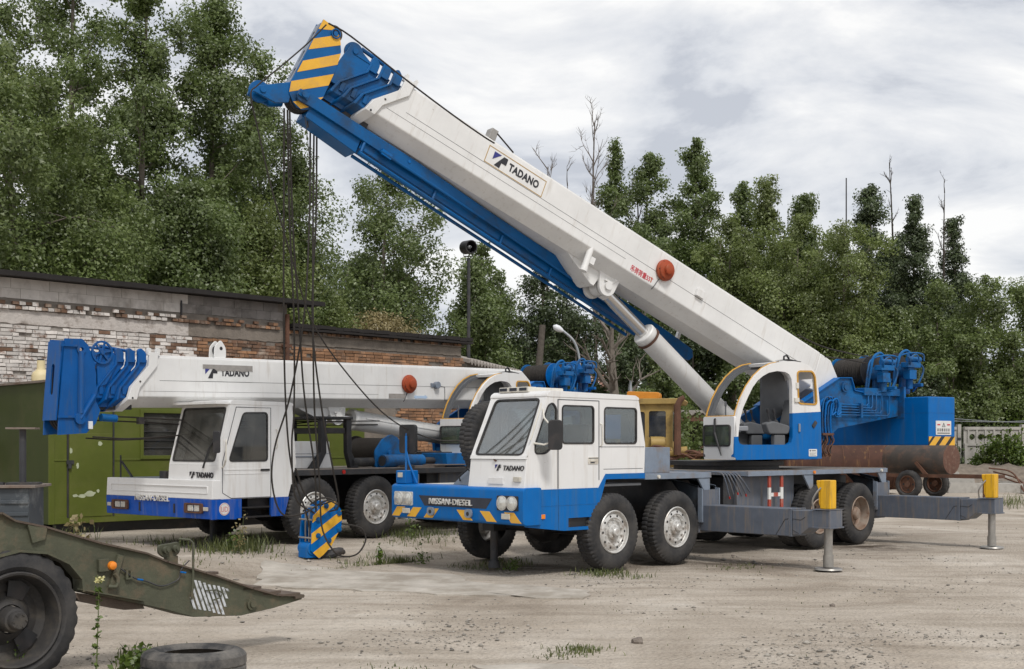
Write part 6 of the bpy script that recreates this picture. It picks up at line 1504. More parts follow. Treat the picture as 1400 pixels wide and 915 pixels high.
    cy = MB().lathe([(0.0, 0), (0.19, 0), (0.205, 0.02), (0.205, 0.10), (0.192, 0.12), (0.192, 2.95), (0.17, 3.0), (0.0, 3.0)], bt_, d, 32).build('lift_cylinder', 'boom_paint', root, loc=loc, rot=(0, 0, rel))
    MB().cyl(top + d * 0.10, bt_ + d * 0.02, 0.105, n=24).build('cylinder_rod', 'chrome_rod', cy)
    MB().lathe([(0.10, -0.09), (0.14, -0.09), (0.14, 0.09), (0.10, 0.09)], top, (0, 1, 0), 24, close=True).cyl(top + d * 0.10, top + d * 0.2, 0.13, 0.108, n=24).build('rod_eye', 'boom_paint', cy)
    if st == 1:
        MB().lathe([(0.196, 0), (0.215, 0), (0.215, 0.04), (0.196, 0.04)], bt_ + d * 0.13, d, 32, close=True).build('cylinder_ring', 'rust', cy)
    else:
        MB().bar(bt_ + d * 0.25 + Vector((0, -0.19, 0.05)), bt_ + d * 2.4 + Vector((0, -0.19, 0.05)), 0.02, 0.02).build('cylinder_pipe', 'boom_paint', cy)
    return b

# ---- the two cranes
RZ1, RZ2 = R(90 - 45.837), R(90 - 40)
T1LOC, T2LOC = Vector((1.476, 17.312, 0.0)), Vector((-3.32, 20.5, 0.14))
crane1 = thing('truck_crane', 'white and blue truck crane with raised boom and four extended grey outriggers, striped boom head', 'crane', T1LOC, RZ1, 'truck cranes parked in the yard')
carrier(crane1, 1)
driver_cab_one(crane1)
SL = (4.6, 1.41, 0.0)
REL1 = R(90 - 57) - RZ1
superstructure(crane1, SL, REL1, 1)
boom(crane1, SL, REL1, (2.19, 3.35), R(22.5), 0.0, 1)
sp = add_wheel(crane1, -1.0, 1.36, 1.885, mt='tyre_dusty', spin=0.9)
sp.name = 'spare_wheel'

crane2 = thing('truck_crane', 'white truck crane with lowered level boom and plain blue head beside green hut', 'crane', T2LOC, RZ2, 'truck cranes parked in the yard')
carrier(crane2, 2)
driver_cab_two(crane2)
REL2 = R(90 - 41) - RZ2
superstructure(crane2, SL, REL2, 2, 0.42, -0.10, -0.15)
boom(crane2, SL, REL2, (2.01, 3.25), R(-1.2), -0.47, 2)
crane1['label'] = 'white and blue truck crane with raised boom, blue striped boom head and extended grey outriggers'
# ------------------------------------------------------------------ ropes and hook block
def PX(px, py, Y):
    """world point at distance Y that the photograph shows at that pixel (used to place things at their measured spots)"""
    return Vector(((px - 700) * Y / 1659.5, Y, 1.796 + (608.5 - py) * Y / 1659.5))
inv1 = (Matrix.Translation(T1LOC) @ Matrix.Rotation(RZ1, 4, 'Z')).inverted()
def rope(pts, r=0.013, name='hoist_rope', m='rope_steel', n=7):
    p = [inv1 @ Vector(q) for q in spline(pts, n)]
    return MB().tube(p, r, 6).build(name, m, crane1)
HZ = 18.0
hook_loc = Vector((PX(430, 740, HZ).x, HZ, gz(PX(430, 740, HZ).x, HZ)))
tops = [(388.5, 150), (393.5, 152), (397, 152), (424, 165), (429, 168), (432, 168)]
rope([PX(388.5, 148, 16.5), PX(388, 300, 16.8), PX(388, 440, 17.1), PX(391, 560, 17.5), PX(399, 640, 17.8), PX(418, 700, 18.0), PX(426, 735, 18.0)])
rope([PX(393, 150, 16.6), PX(396, 300, 16.9), PX(402, 440, 17.2), PX(402, 560, 17.5), PX(399, 610, 17.6), PX(404, 680, 17.7), PX(430, 702, 17.9)])
rope([PX(396, 150, 16.7), PX(400, 300, 17.0), PX(409, 440, 17.3), PX(416, 540, 17.6), PX(430, 640, 17.8), PX(432, 700, 17.9)])
rope([PX(425, 120, 17.2), PX(424, 200, 17.2), PX(423, 300, 17.2), PX(416, 430, 17.2), PX(397, 540, 17.5), PX(376, 610, 17.6), PX(372, 660, 17.6), PX(385, 702, 17.7), PX(415, 702, 17.8), PX(445, 685, 17.9), PX(462, 690, 17.9)])
rope([PX(430, 120, 17.25), PX(429, 200, 17.25), PX(428, 300, 17.25), PX(428, 450, 17.3), PX(430, 560, 17.6), PX(437, 660, 17.75), PX(440, 720, 17.8), PX(455, 752, 17.8), PX(470, 761, 17.9), PX(489, 757, 18.1), PX(500, 738, 18.2), PX(493, 722, 18.2), PX(467, 716, 18.1)])
rope([PX(433, 120, 17.3), PX(433, 200, 17.3), PX(432, 300, 17.3), PX(427, 440, 17.4), PX(440, 560, 17.6), PX(455, 640, 17.8), PX(463, 690, 18.0), PX(450, 700, 18.0)])
rope([PX(404, 640, 17.7), PX(415, 672, 17.8), PX(432, 690, 17.9), PX(455, 684, 18.0), PX(440, 681, 18.0), PX(424, 690, 18.0)])
# auxiliary line: over the head, down from the arm sheave and draped across to the spare wheel
rope([PX(446, 34, 16.35), PX(420, 60, 16.25), PX(385, 90, 16.1), PX(352, 117, 15.95), PX(343, 130, 15.9), PX(352, 175, 16.0), PX(372, 260, 16.2), PX(398, 350, 16.5), PX(426, 438, 16.9), PX(470, 505, 17.3), PX(530, 570, 17.8), PX(590, 600, 18.2), PX(640, 601, 18.3), PX(672, 588, 18.25)], 0.011, 'auxiliary_rope')
a0, a1 = PX(449, 32, 16.45), PX(560, 113, 16.9)
rope([a0, PX(480, 50, 16.6), a1, PX(620, 158, 17.25), PX(660, 186, 17.5), PX(676, 196, 17.6)], 0.012, 'boom_top_rope', n=4)
rope([PX(680, 183, 17.6), PX(702, 209, 17.7)], 0.012, 'boom_top_rope', n=2)
rope([PX(1090, 458, 20.9), PX(1125, 474, 21.3), PX(1160, 483, 21.9), PX(1190, 489, 22.3)], 0.012, 'winch_rope', n=5)
rope([PX(1128, 488, 21.2), PX(1160, 492, 21.9), PX(1185, 497, 22.2)], 0.012, 'winch_rope', n=5)
rope([PX(417, 158, 16.5), PX(420, 185, 16.5), PX(424, 225, 16.6)], 0.004, 'limit_switch_line')

hook = thing('hook_block', 'hook block with diagonal blue and yellow stripes standing on the ground below the slack ropes', 'hook block', hook_loc, R(42))
hp = [(0.22, 0.87), (0.36, 0.86), (0.47, 0.74), (0.49, 0.50), (0.30, 0.20), (0.09, 0.015), (-0.06, 0.14), (-0.045, 0.45), (-0.02, 0.66)]
for y, nm in ((0.0, 'near'), (0.30, 'far')):
    pl = MB().plate(hp, [], 'xz', y, y + 0.035).build('side_plate', 'blue_paint', hook, bevel=0.006)
    if y == 0.0:
        for i in range(-1, 5):
            q = stripes_clip(hp, (0.0, 0.0), (0.42, 0.26), -0.02 + 0.255 * i + 0.0, 0.11 + 0.255 * i)
            if len(q) > 2: MB().prism(q, 'xz', -0.0035, 0.01).build('hazard_stripe', 'yellow_paint', pl, smooth=False)
        for x, z in ((0.20, 0.80), (0.38, 0.78), (0.06, 0.60), (0.43, 0.68), (0.06, 0.36), (0.43, 0.44), (0.25, 0.28)):
            MB().cyl((x, -0.02, z), (x, -0.002, z), 0.04, n=14).cyl((x, -0.032, z), (x, -0.02, z), 0.022, n=6).build('plate_bolt', 'machinery_blue', pl)
sh = MB()
for y in (0.09, 0.17, 0.25):
    sh.lathe([(0.03, -0.03), (0.21, -0.03), (0.215, -0.02), (0.185, 0), (0.215, 0.02), (0.21, 0.03), (0.03, 0.03)], (0.22, y, 0.55), (0, 1, 0), 28)
sh.build('sheave', 'machinery_blue', hook)
MB().cyl((0.0, 0.03, 0.17), (0.0, 0.32, 0.17), 0.10, n=18).box(-0.10, 0.08, 0.05, 0.29, 0.03, 0.16).build('hook_swivel', 'blue_paint', hook, bevel=0.01)
for x, z in ((-0.05, 0.60), (-0.06, 0.33), (0.05, 0.78)):
    MB().cyl((x, 0.0, z), (x, 0.335, z), 0.014, n=8).build('spacer_bolt', 'jack_steel', hook)
MB().box(-0.03, -0.015, 0.10, 0.12, 0.25, 0.72).box(-0.03, -0.015, 0.2, 0.22, 0.25, 0.72).build('rope_guard', 'jack_steel', hook)
MB().tube(spline([(0.05, 0.16, 0.10), (0.20, 0.14, 0.05), (0.36, 0.12, 0.06), (0.50, 0.10, 0.10), (0.60, 0.09, 0.07)], 5), [0.075] * 10 + [0.07] * 4 + [0.06] * 4 + [0.04] * 2 + [0.02], 10).build('hook', 'dark_steel', hook)

# ------------------------------------------------------------------ olive trailer in the left foreground
TR = thing('military_trailer', 'olive drab trailer with one large wheel and pointed rear beam with worn white stripes', 'trailer', (-3.70, 9.0, 0.0), R(50))
top = [(-2.6, 1.34), (-0.1, 1.30), (0.0, 1.24), (0.25, 1.18), (0.71, 1.03), (1.13, 0.92), (1.32, 0.84), (1.81, 0.68), (2.19, 0.54), (2.45, 0.46), (2.77, 0.42), (2.76, 0.385), (2.45, 0.34), (2.08, 0.31), (1.59, 0.35), (1.29, 0.45), (1.12, 0.50), (0.55, 0.66), (0.54, 0.76), (0.43, 0.89), (0.25, 0.98), (0.03, 1.01), (-0.25, 0.96), (-0.43, 0.87), (-0.54, 0.74), (-0.60, 0.62), (-2.6, 0.62)]
bm_ = MB().plate(top, [], 'xz', 0.0, 0.03).build('side_beam', 'olive_paint', TR)
inner = [(p[0], p[1] - (0.03 if i < 10 else 0)) for i, p in enumerate(top)]
MB().plate([p for p in inner], [], 'xz', 0.26, 0.285).build('side_beam', 'olive_paint', TR)
lip = MB()
for a, b in zip(top[0:10], top[1:11]):
    n_ = max(1, int((b[0] - a[0]) / 0.12))
    for i in range(n_):
        p, q = Vector(a).lerp(Vector(b), i / n_), Vector(a).lerp(Vector(b), (i + 1) / n_)
        w = 0.02 * mnoise.noise(Vector((p.x * 4, 1, 3)))
        lip.add([(p.x, -0.035 + w, p.y + 0.003), (q.x, -0.03 + w, q.y + 0.003), (q.x, 0.29, q.y - 0.02), (p.x, 0.29, p.y - 0.02), (p.x, -0.035 + w, p.y - 0.012), (q.x, -0.03 + w, q.y - 0.012), (q.x, 0.29, q.y - 0.035), (p.x, 0.29, p.y - 0.035)],
                [(0, 1, 2, 3), (7, 6, 5, 4), (0, 4, 5, 1), (2, 6, 7, 3), (1, 5, 6, 2), (3, 7, 4, 0)])
lip.build('beam_flange', 'olive_rust', TR)
lp = MB()
for a, b in zip(top[11:17], top[12:18]):
    lp.bar((a[0], 0.14, a[1] + 0.004), (b[0], 0.14, b[1] + 0.004), 0.27, 0.014)
lp.build('beam_bottom_plate', 'olive_paint', TR)
arch_ = top[17:26]; ap = MB()
for a, b in zip(arch_[:-1], arch_[1:]):
    ap.bar((a[0], 0.02, a[1]), (b[0], 0.02, b[1]), 0.14, 0.018)
ap.build('wheel_arch', 'olive_paint', TR)
MB().prism([(0.50, 0.655), (1.12, 0.515), (1.14, 0.46), (0.95, 0.47), (0.56, 0.58)], 'xz', 0.04, 0.25).build('belly_plate', 'olive_rust', TR)
MB().bar((0.53, -0.012, 0.68), (1.10, -0.012, 0.535), 0.06, 0.012).build('beam_lip', 'olive_paint', TR)
for k, x in enumerate((0.20, 0.86)):
    z1 = 1.06 if k == 0 else 0.93
    MB().prism([(x, z1), (x + 0.05, z1 - 0.02), (x + 0.02 - 0.05 * k, 0.66), (x - 0.03 - 0.05 * k, 0.67)] if k else [(x - 0.10, 1.20), (x + 0.06, 1.17), (x + 0.04, 1.08), (x - 0.06, 1.06)], 'xz', -0.03, -0.001).build('beam_rib', 'olive_paint', TR, bevel=0.004)
for u0 in (-1.6, -0.7):
    MB().box(u0, u0 + 0.1, 0.29, 2.3, 0.66, 0.80).build('cross_member', 'olive_paint', TR)
lampb = MB().box(0.685, 0.775, -0.04, -0.001, 0.80, 0.90).build('lamp_bracket', 'olive_paint', TR, bevel=0.005)
MB().lathe([(0.034, 0.0), (0.036, -0.015), (0.031, -0.034), (0.016, -0.044), (0.0, -0.046)], (0.79, -0.036, 0.845), (0, 1, 0), 24).build('reflector', 'amber_lens', lampb)
# worn white stripes
for (a, b) in (((1.56, 0.52), (1.6, 0.41)), ((1.58, 0.59), (1.65, 0.40)), ((1.60, 0.66), (1.70, 0.39)), ((1.64, 0.65), (1.75, 0.38)), ((1.69, 0.63), (1.795, 0.36)), ((1.74, 0.61), (1.845, 0.345)), ((1.79, 0.60), (1.89, 0.335)), ((1.835, 0.59), (1.91, 0.40)), ((1.88, 0.575), (1.925, 0.47)), ((1.92, 0.56), (1.94, 0.53))):
    MB().prism([(a[0] - 0.012, a[1]), (a[0] + 0.014, a[1] - 0.004), (b[0] + 0.014, b[1]), (b[0] - 0.012, b[1] + 0.004)], 'xz', -0.0035, 0.002).build('painted_stripe', 'white_worn', TR, smooth=False)
# latch bracket, rod, wires, tip plates
lb = MB().prism(rpoly([(1.29, 0.965), (1.49, 0.985), (1.50, 0.90), (1.45, 0.86), (1.34, 0.86), (1.29, 0.90)], 0.02), 'xz', 0.06, 0.09).box(1.36, 1.47, 0.05, 0.10, 0.76, 0.87).build('latch_bracket', 'olive_paint', TR, bevel=0.004)
MB().cyl((1.345, 0.02, 0.925), (1.345, 0.06, 0.925), 0.03, n=12).cyl((1.44, 0.02, 0.93), (1.44, 0.06, 0.93), 0.03, n=12).cyl((1.345, 0.0, 0.925), (1.345, 0.02, 0.925), 0.015, n=8).cyl((1.44, 0.0, 0.93), (1.44, 0.02, 0.93), 0.015, n=8).build('latch_roller', 'olive_paint', lb)
MB().tube([(1.47, 0.04, 1.01), (1.55, 0.0, 1.00), (1.57, -0.02, 0.97), (1.565, -0.025, 0.70), (1.55, -0.025, 0.50)], 0.010, 8).build('latch_rod', 'olive_paint', TR)
MB().tube(spline([(0.86, -0.02, 0.83), (1.0, -0.025, 0.73), (1.12, -0.02, 0.69), (1.25, -0.02, 0.64), (1.36, -0.02, 0.655), (1.43, -0.02, 0.69), (1.45, -0.02, 0.76), (1.53, -0.02, 0.83)], 5), 0.006, 5).build('wire', 'dark_steel', TR)
for p in ((1.03, -0.03, 0.715), (1.44, -0.028, 0.74)):
    MB().cyl((p[0], p[1], p[2]), (p[0] + 0.05, p[1], p[2] - 0.01), 0.008, n=6).build('wire_tape', 'blue_paint', TR)
MB().tube(spline([(0.77, -0.03, 0.68), (0.83, -0.05, 0.68), (0.84, -0.05, 0.74), (0.81, -0.05, 0.78)], 4), 0.016, 8).build('tie_hook', 'olive_paint', TR)
MB().box(0.93, 0.945, -0.03, 0, 0.72, 0.80).box(0.945, 0.975, -0.03, 0, 0.72, 0.733).box(0.97, 0.985, -0.03, 0, 0.72, 0.79).build('wire_clip', 'olive_paint', TR)
MB().cyl((2.19, -0.02, 0.40), (2.19, 0.0, 0.40), 0.055, n=20).cyl((2.19, -0.035, 0.40), (2.19, -0.02, 0.40), 0.032, n=12).build('pivot_boss', 'olive_paint', TR)
MB().tube([(1.70, -0.01, 0.56), (1.80, -0.03, 0.56), (1.86, -0.03, 0.53), (1.84, -0.03, 0.49), (1.76, -0.03, 0.475)], 0.006, 6).build('catch', 'olive_paint', TR)
for tb in ((2.10, 2.30, 0.0, 0.27, 0.524, 0.545), (2.32, 2.52, 0.0, 0.27, 0.462, 0.485), (2.5, 2.72, -0.03, 0.27, 0.434, 0.452), (2.66, 2.76, -0.035, 0.28, 0.40, 0.43), (1.76, 1.84, 0.0, 0.1, 0.688, 0.71)):
    MB().box(*tb).build('tip_plate', 'olive_rust', TR)
# the wheel
TW = MB().lathe([(0.10, 0.16), (0.095, 0.05), (0.085, 0.02), (0.07, 0.012), (0.068, -0.03), (0.06, -0.042), (0.0, -0.042)], (0, 0, 0), (0, 1, 0), 28)
ring(TW, 0.05, -0.04, 6, 0.009, 0.012, 0, k=6)
TW = TW.build('wheel', 'muddy_rim', TR, loc=(0.0, -0.06, 0.50))
def spoked_rim():
    m = MB().lathe([(0.36, 0.01), (0.35, -0.006), (0.335, 0.0), (0.325, 0.04), (0.315, 0.18), (0.31, 0.25), (0.36, 0.25)], (0, 0, 0), (0, 1, 0), 44)
    m.lathe([(0.315, 0.17), (0.26, 0.20), (0.20, 0.19), (0.11, 0.10), (0.10, 0.12), (0.19, 0.21), (0.26, 0.22), (0.315, 0.2)], (0, 0, 0), (0, 1, 0), 44, 0, close=True)
    return m
sr = spoked_rim()
sr.build('rim', 'muddy_rim', TW)
for a in (1.2, 3.3, 5.4):
    hol = MB()
    pts = [(0.17 * math.cos(a - 0.38), 0.17 * math.sin(a - 0.38)), (0.285 * math.cos(a - 0.33), 0.285 * math.sin(a - 0.33)), (0.295 * math.cos(a), 0.295 * math.sin(a)), (0.285 * math.cos(a + 0.33), 0.285 * math.sin(a + 0.33)), (0.17 * math.cos(a + 0.38), 0.17 * math.sin(a + 0.38))]
    hol.prism(pts, 'xz', 0.145, 0.155)
    hol.build('hand_hole', 'black_metal', TW)
tw = tyre_mesh(0.52, 0.30, 0.345, 80, 0.012)
tw.build('tyre', 'tyre_dusty', TW, ang=28)

# loose tyres on the ground
def flat_tyre(label, x, y, r, w, seedtilt, group=None):
    o = tyre_mesh(r, w, r * 0.60, 80, 0.006); o.v = [(p[0], p[2], p[1]) for p in o.v]
    o = o.build('tyre', 'tyre_grey', None, ang=30, loc=(x, y, gzf(x, y) - 0.012), rot=(seedtilt, R(1.5), 0.7))
    return tag(o, label, 'tyre', group)
flat_tyre('worn grey tyre lying flat on the dirt with weeds growing inside', -2.47, 9.42, 0.40, 0.245, R(-1), 'loose tyres')
flat_tyre('dark tyre lying flat at the bottom edge beside the worn grey tyre', -2.86, 8.75, 0.33, 0.13, R(2), 'loose tyres')

# cabinet with the steel post behind the trailer
cz = gz(-6.6, 16)
cab_ = thing('tool_cabinet', 'grey steel cabinet with rusty overhanging top behind the olive trailer', 'cabinet', (-6.78, 16.35, cz), R(8))
MB().box(-0.62, 0.36, -0.4, 0.4, 0.0, 1.085).build('cabinet_body', 'cabinet_grey', cab_, bevel=0.012)
MB().box(-0.70, 0.45, -0.46, 0.46, 1.088, 1.125).build('cabinet_top', 'rusty_top', cab_, bevel=0.006)
for z in (0.72, 0.88):
    MB().box(-0.615, 0.355, -0.425, -0.402, z, z + 0.05).build('drawer_lip', 'cabinet_grey', cab_, bevel=0.008)
MB().box(-0.66, -0.622, -0.38, 0.38, 0.2, 1.06).build('cabinet_side', 'dark_steel', cab_)
pst = thing('steel_post', 'dark steel post with flat top plate standing on grey cabinet', 'post', (-6.57, 16.3, cz + 1.126), R(8))
MB().cyl((0, 0, 0.03), (0, 0, 0.74), 0.045, n=16).build('post_tube', 'dark_steel', pst)
MB().box(-0.19, 0.19, -0.13, 0.13, 0.741, 0.765).build('top_plate', 'rusty_top', pst)
MB().box(-0.18, 0.22, -0.16, 0.14, 0.0, 0.029).box(-0.34, -0.2, -0.2, -0.1, 0.0, 0.035).build('base_plate', 'dark_steel', pst)

# ------------------------------------------------------------------ masts and poles
def pole_base(px, Y): return Vector(((px - 700) * Y / 1659.5, Y, gz((px - 700) * Y / 1659.5, Y)))
b0 = pole_base(640, 36.0)
sl_ = thing('searchlight', 'black drum searchlight on thin dark post beside the brown brick store', 'searchlight', b0)
MB().cyl((0, 0, 0), (0.02, 0, 7.20), 0.062, 0.05, 10).build('post', 'dark_steel', sl_)
MB().tube([(-0.13, 0, 7.40), (-0.13, 0, 7.25), (0.13, 0, 7.25), (0.13, 0, 7.40)], 0.018, 6).build('bracket', 'dark_steel', sl_)
MB().lathe([(0.17, -0.20), (0.20, -0.20), (0.20, 0.18), (0.12, 0.22), (0.0, 0.22)], (0, 0, 7.52), Vector((-0.5, 0.8, 0.06)), 28).build('lamp_housing', 'black_metal', sl_)
MB().lathe([(0.03, -0.16), (0.045, -0.10), (0.045, 0.0), (0.0, 0.0)], (0, 0, 7.52), Vector((-0.5, 0.8, 0.06)), 14).build('bulb', 'lamp_white', sl_)
b0 = pole_base(795, 42.0)
st_l = thing('street_lamp', 'white headed street lamp on curved grey arm rising behind blue winches', 'street lamp', b0)
arm = [PX(795, 700, 42) - b0 + Vector((0, 0, 0)), PX(795, 540, 42) - b0, PX(793, 500, 42) - b0, PX(790, 480, 42) - b0, PX(784, 466, 42) - b0, PX(774, 456, 42) - b0, PX(766, 450, 42) - b0]
arm[0].z = 0
MB().tube([arm[0], arm[1]], [0.09, 0.07], 10).tube(spline(arm[1:], 5), 0.042, 8).build('lamp_post', 'lamp_post_grey', st_l)
h0, h1 = PX(770, 453, 42) - b0, PX(757, 446, 42) - b0
d = (h1 - h0)
MB().tube([h0, h0 + d * 0.15, h0 + d * 0.5, h0 + d * 0.85, h1 + d * 0.05], [0.04, 0.075, 0.115, 0.10, 0.03], 12).build('lamp_head', 'lamp_white', st_l)
b0 = pole_base(731, 46.0)
wp_ = thing('wooden_post', 'weathered leaning wooden post in front of pale slanting tree trunk', 'post', b0)
MB().tube([(0, 0, 0), (0.02, 0, 3.0), (0.30, 0, 6.2)], [0.17, 0.16, 0.12], 10).build('post_shaft', 'wood_grey', wp_)
b0 = pole_base(1157, 60.0)
an = thing('radio_mast', 'thin dark mast standing alone between light poplar and dark columnar poplars', 'mast', b0)
MB().cyl((0, 0, 0), (0, 0, 14.6), 0.055, 0.03, 8).build('mast_tube', 'black_metal', an)
b0 = pole_base(862, 47.0)
tag(MB().prism([(-0.12, 0), (0.12, 0), (0.10, 3.2), (0.0, 4.15), (-0.06, 3.9), (-0.10, 3.0)], 'xz', -0.1, 0.1).build('concrete_stake', 'lamp_post_grey', None, loc=b0, rot=(0, 0, 0.2)), 'pale grey pointed concrete stake behind white cab roof', 'stake')

# ------------------------------------------------------------------ slate shed and tiled house beyond the brick store
def corr_sheet(x0, x1, d, z0, z1, amp, n, m, name, parent, th=0.03):
    b = MB(); vs = []
    for i in range(n * 6 + 1):
        x = x0 + (x1 - x0) * i / (n * 6); w = amp * math.sin(i / 6 * 2 * math.pi)
        vs += [(x, 0, z0 + w), (x, d, z1 + w), (x, d, z1 + w - th), (x, 0, z0 + w - th)]
    fs = []
    for i in range(n * 6):
        for j in range(4): fs.append((4 * i + j, 4 * i + (j + 1) % 4, 4 * i + 4 + (j + 1) % 4, 4 * i + 4 + j))
    fs += [(3, 2, 1, 0), (len(vs) - 4, len(vs) - 3, len(vs) - 2, len(vs) - 1)]
    return b.add(vs, fs).build(name, m, parent)
p0, p1 = PX(642, 486, 34.3), PX(762, 513, 45.0)
ang = math.atan2(p1.y - p0.y, p1.x - p0.x); ln = (Vector((p1.x, p1.y)) - Vector((p0.x, p0.y))).length
shd = thing('slate_shed', 'low shed with wavy grey slate roof edge beside brown brick store', 'shed', (p0.x, p0.y, 0), ang)
corr_sheet(0, ln, 3.5, p0.z - 0.12, p0.z + 0.75, 0.045, 34, 'slate_grey', 'roof', shd, 0.10)
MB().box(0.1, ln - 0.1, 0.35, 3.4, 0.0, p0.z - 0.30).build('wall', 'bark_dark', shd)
MB().box(0.02, ln, 0.10, 0.28, p0.z - 0.44, p0.z - 0.17).build('eaves_beam', 'wood_grey', shd)
hs_ = thing('tiled_house', 'pale reddish tiled roof of house half hidden behind trees', 'house', (1.6, 72, 0.0), R(20))
MB().box(-5, 5, 0, 6, 0, 4.6).build('wall', 'plaster_white', hs_)
b = MB()
for r_ in range(14):
    y0, y1 = -0.4 + r_ * 0.27, -0.4 + (r_ + 1) * 0.27 + 0.04; z0_, z1_ = 4.55 + r_ * 0.18, 4.55 + (r_ + 1) * 0.18
    for c_ in range(38):
        x0 = -5.2 + c_ * 0.275
        b.add([(x0, y0, z0_ + 0.03), (x0 + 0.13, y0, z0_ + 0.09), (x0 + 0.265, y0, z0_ + 0.03), (x0 + 0.265, y1, z1_), (x0 + 0.13, y1, z1_ + 0.06), (x0, y1, z1_)], [(0, 1, 4, 5), (1, 2, 3, 4), (0, 5, 3, 2)])
b.build('roof_tiles', 'red_tile', hs_, smooth=False, kind='stuff')

# ------------------------------------------------------------------ yellow loader and open shed
lo = thing('wheel_loader', 'old yellow wheel loader with rusty exhaust parked behind the white cab', 'loader', (4.0, 36.0, 0.0), R(-12))
cabl = MB().plate([(-0.9, 1.3), (0.75, 1.3), (0.75, 3.0), (-0.9, 3.0)], [rpoly([(-0.80, 2.78), (-0.06, 2.78), (-0.06, 1.70), (-0.30, 1.45), (-0.80, 1.45)], 0.08), rrect(0.06, 2.0, 0.56, 2.80, 0.05)], 'xz', 0.0, 0.06).build('loader_cab', 'loader_yellow', lo)
MB().plate([(0.065, 1.3), (1.45, 1.3), (1.45, 3.0), (0.065, 3.0)], [rrect(0.2, 1.9, 1.3, 2.8, 0.06)], 'yz', 0.69, 0.748).plate([(0.065, 1.3), (1.45, 1.3), (1.45, 3.0), (0.065, 3.0)], [rrect(0.2, 1.9, 1.3, 2.8, 0.06)], 'yz', -0.898, -0.84).box(-0.9, 0.75, 1.46, 1.5, 1.3, 3.0).build('cab_side', 'loader_yellow', cabl)
MB().box(-0.82, -0.05, 0.03, 0.036, 1.45, 2.79).box(0.05, 0.57, 0.03, 0.036, 1.99, 2.81).box(0.72, 0.726, 0.2, 1.3, 1.9, 2.8).box(-0.87, -0.864, 0.2, 1.3, 1.9, 2.8).build('pane', 'cab_glass_dark', cabl)
MB().prism([(-1.1, 3.0), (1.05, 3.0), (1.12, 3.10), (1.05, 3.17), (-1.1, 3.17)], 'xz', -0.12, 1.6).build('cab_roof', 'loader_yellow', cabl, bevel=0.02)
MB().prism(rpoly([(-0.62, 3.172), (0.38, 3.172), (0.36, 3.36), (-0.60, 3.40)], 0.06), 'xz', 0.1, 0.8).build('roof_beacon', 'beacon_orange', cabl, bevel=0.02)
MB().cyl((-0.66, -0.20, 3.09), (-0.66, -0.10, 3.09), 0.09, n=14).build('work_lamp', 'black_metal', cabl)
MB().tube([(0.92, -0.25, 1.5), (0.92, -0.25, 2.95), (1.0, -0.25, 3.12), (1.12, -0.25, 3.2)], [0.11, 0.10, 0.09, 0.07], 10).build('exhaust', 'rust', lo)
MB().box(-1.4, 1.2, 0.3, 1.8, 0.9, 1.29).box(1.2, 2.6, 0.1, 1.9, 0.75, 1.35).build('loader_body', 'loader_yellow', lo, bevel=0.03)
MB().box(1.32, 2.55, -0.35, 0.08, 0.55, 1.38).build('fuel_tank', 'loader_yellow', lo, bevel=0.04)
e_ = MB(); r = random.Random(3)
e_.cyl((0.2, -0.1, 1.55), (1.2, -0.1, 1.62), 0.14, n=14).cyl((1.2, -0.05, 1.5), (2.5, -0.05, 1.62), 0.09, n=12).cyl((0.1, 0.0, 1.85), (0.5, 0.1, 1.85), 0.2, n=14)
e_.build('cylinder', 'loader_yellow', lo)
e_ = MB()
for k in range(16):
    x = r.uniform(0.0, 2.2); z = r.uniform(1.38, 1.75)
    e_.tube(spline([(x, -0.18, z), (x + r.uniform(0.1, 0.4), -0.22, z + r.uniform(-0.1, 0.15)), (x + r.uniform(0.3, 0.8), -0.15, z + r.uniform(-0.2, 0.1))], 4), r.uniform(0.015, 0.045), 6)
    if k % 3 == 0: e_.box(x, x + 0.2, -0.16, 0.1, z - 0.1, z + 0.05)
e_.build('engine', 'rust', lo)
for x in (-0.9, 2.0):
    w = tyre_mesh(0.72, 0.5, 0.36, 56, 0.04).build('wheel', 'tyre_dusty', lo, loc=(x, -0.25, 0.71))
    MB().lathe([(0.37, 0.06), (0.33, 0.04), (0.30, 0.14), (0.12, 0.14), (0.10, 0.06), (0, 0.06)], (0, 0, 0), (0, 1, 0), 28).build('rim', 'loader_yellow', w)
for i in range(4):
    tag(MB().bar((0, 0, 0), (0.55 + 0.05 * i, -0.1, -1.05), 0.035, 0.06).build('plank', 'seal_yellow', None, loc=(5.35 + 0.10 * i, 34.6, 1.05 + 0.03 * i)), ['upright orange plank leaning against yellow loader tank', 'second orange plank leaning against yellow loader tank', 'third orange plank leaning on yellow loader tank', 'outermost orange plank leaning on yellow loader tank'][i], 'plank', 'planks leaning on the loader')
os_ = thing('open_shed', 'dark open shed with wavy roof edge beyond yellow loader', 'shed', (4.6, 46.0, 0.0), R(3))
corr_sheet(-0.6, 8.4, 4, 3.02, 3.2, 0.05, 34, 'slate_grey', 'roof', os_, 0.05)
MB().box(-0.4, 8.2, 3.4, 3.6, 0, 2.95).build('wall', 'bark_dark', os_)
MB().box(-0.4, 8.2, 0.1, 0.25, 2.70, 2.93).build('eaves_beam', 'rust', os_)
for x in (1.3, 3.0, 5.4, 7.9):
    MB().box(x, x + 0.14, 0.12, 0.24, 0, 2.69).build('post', 'wood_grey', os_)
rk = thing('drum_rack', 'row of round drum ends on rack inside dark open shed', 'rack', (4.6, 46.8, 0.0), R(3))
MB().box(0.9, 4.4, 0.1, 0.7, 1.02, 1.10).box(0.95, 1.05, 0.1, 0.2, 0, 1.02).box(4.2, 4.3, 0.1, 0.2, 0, 1.02).build('rack_shelf', 'wood_grey', rk)
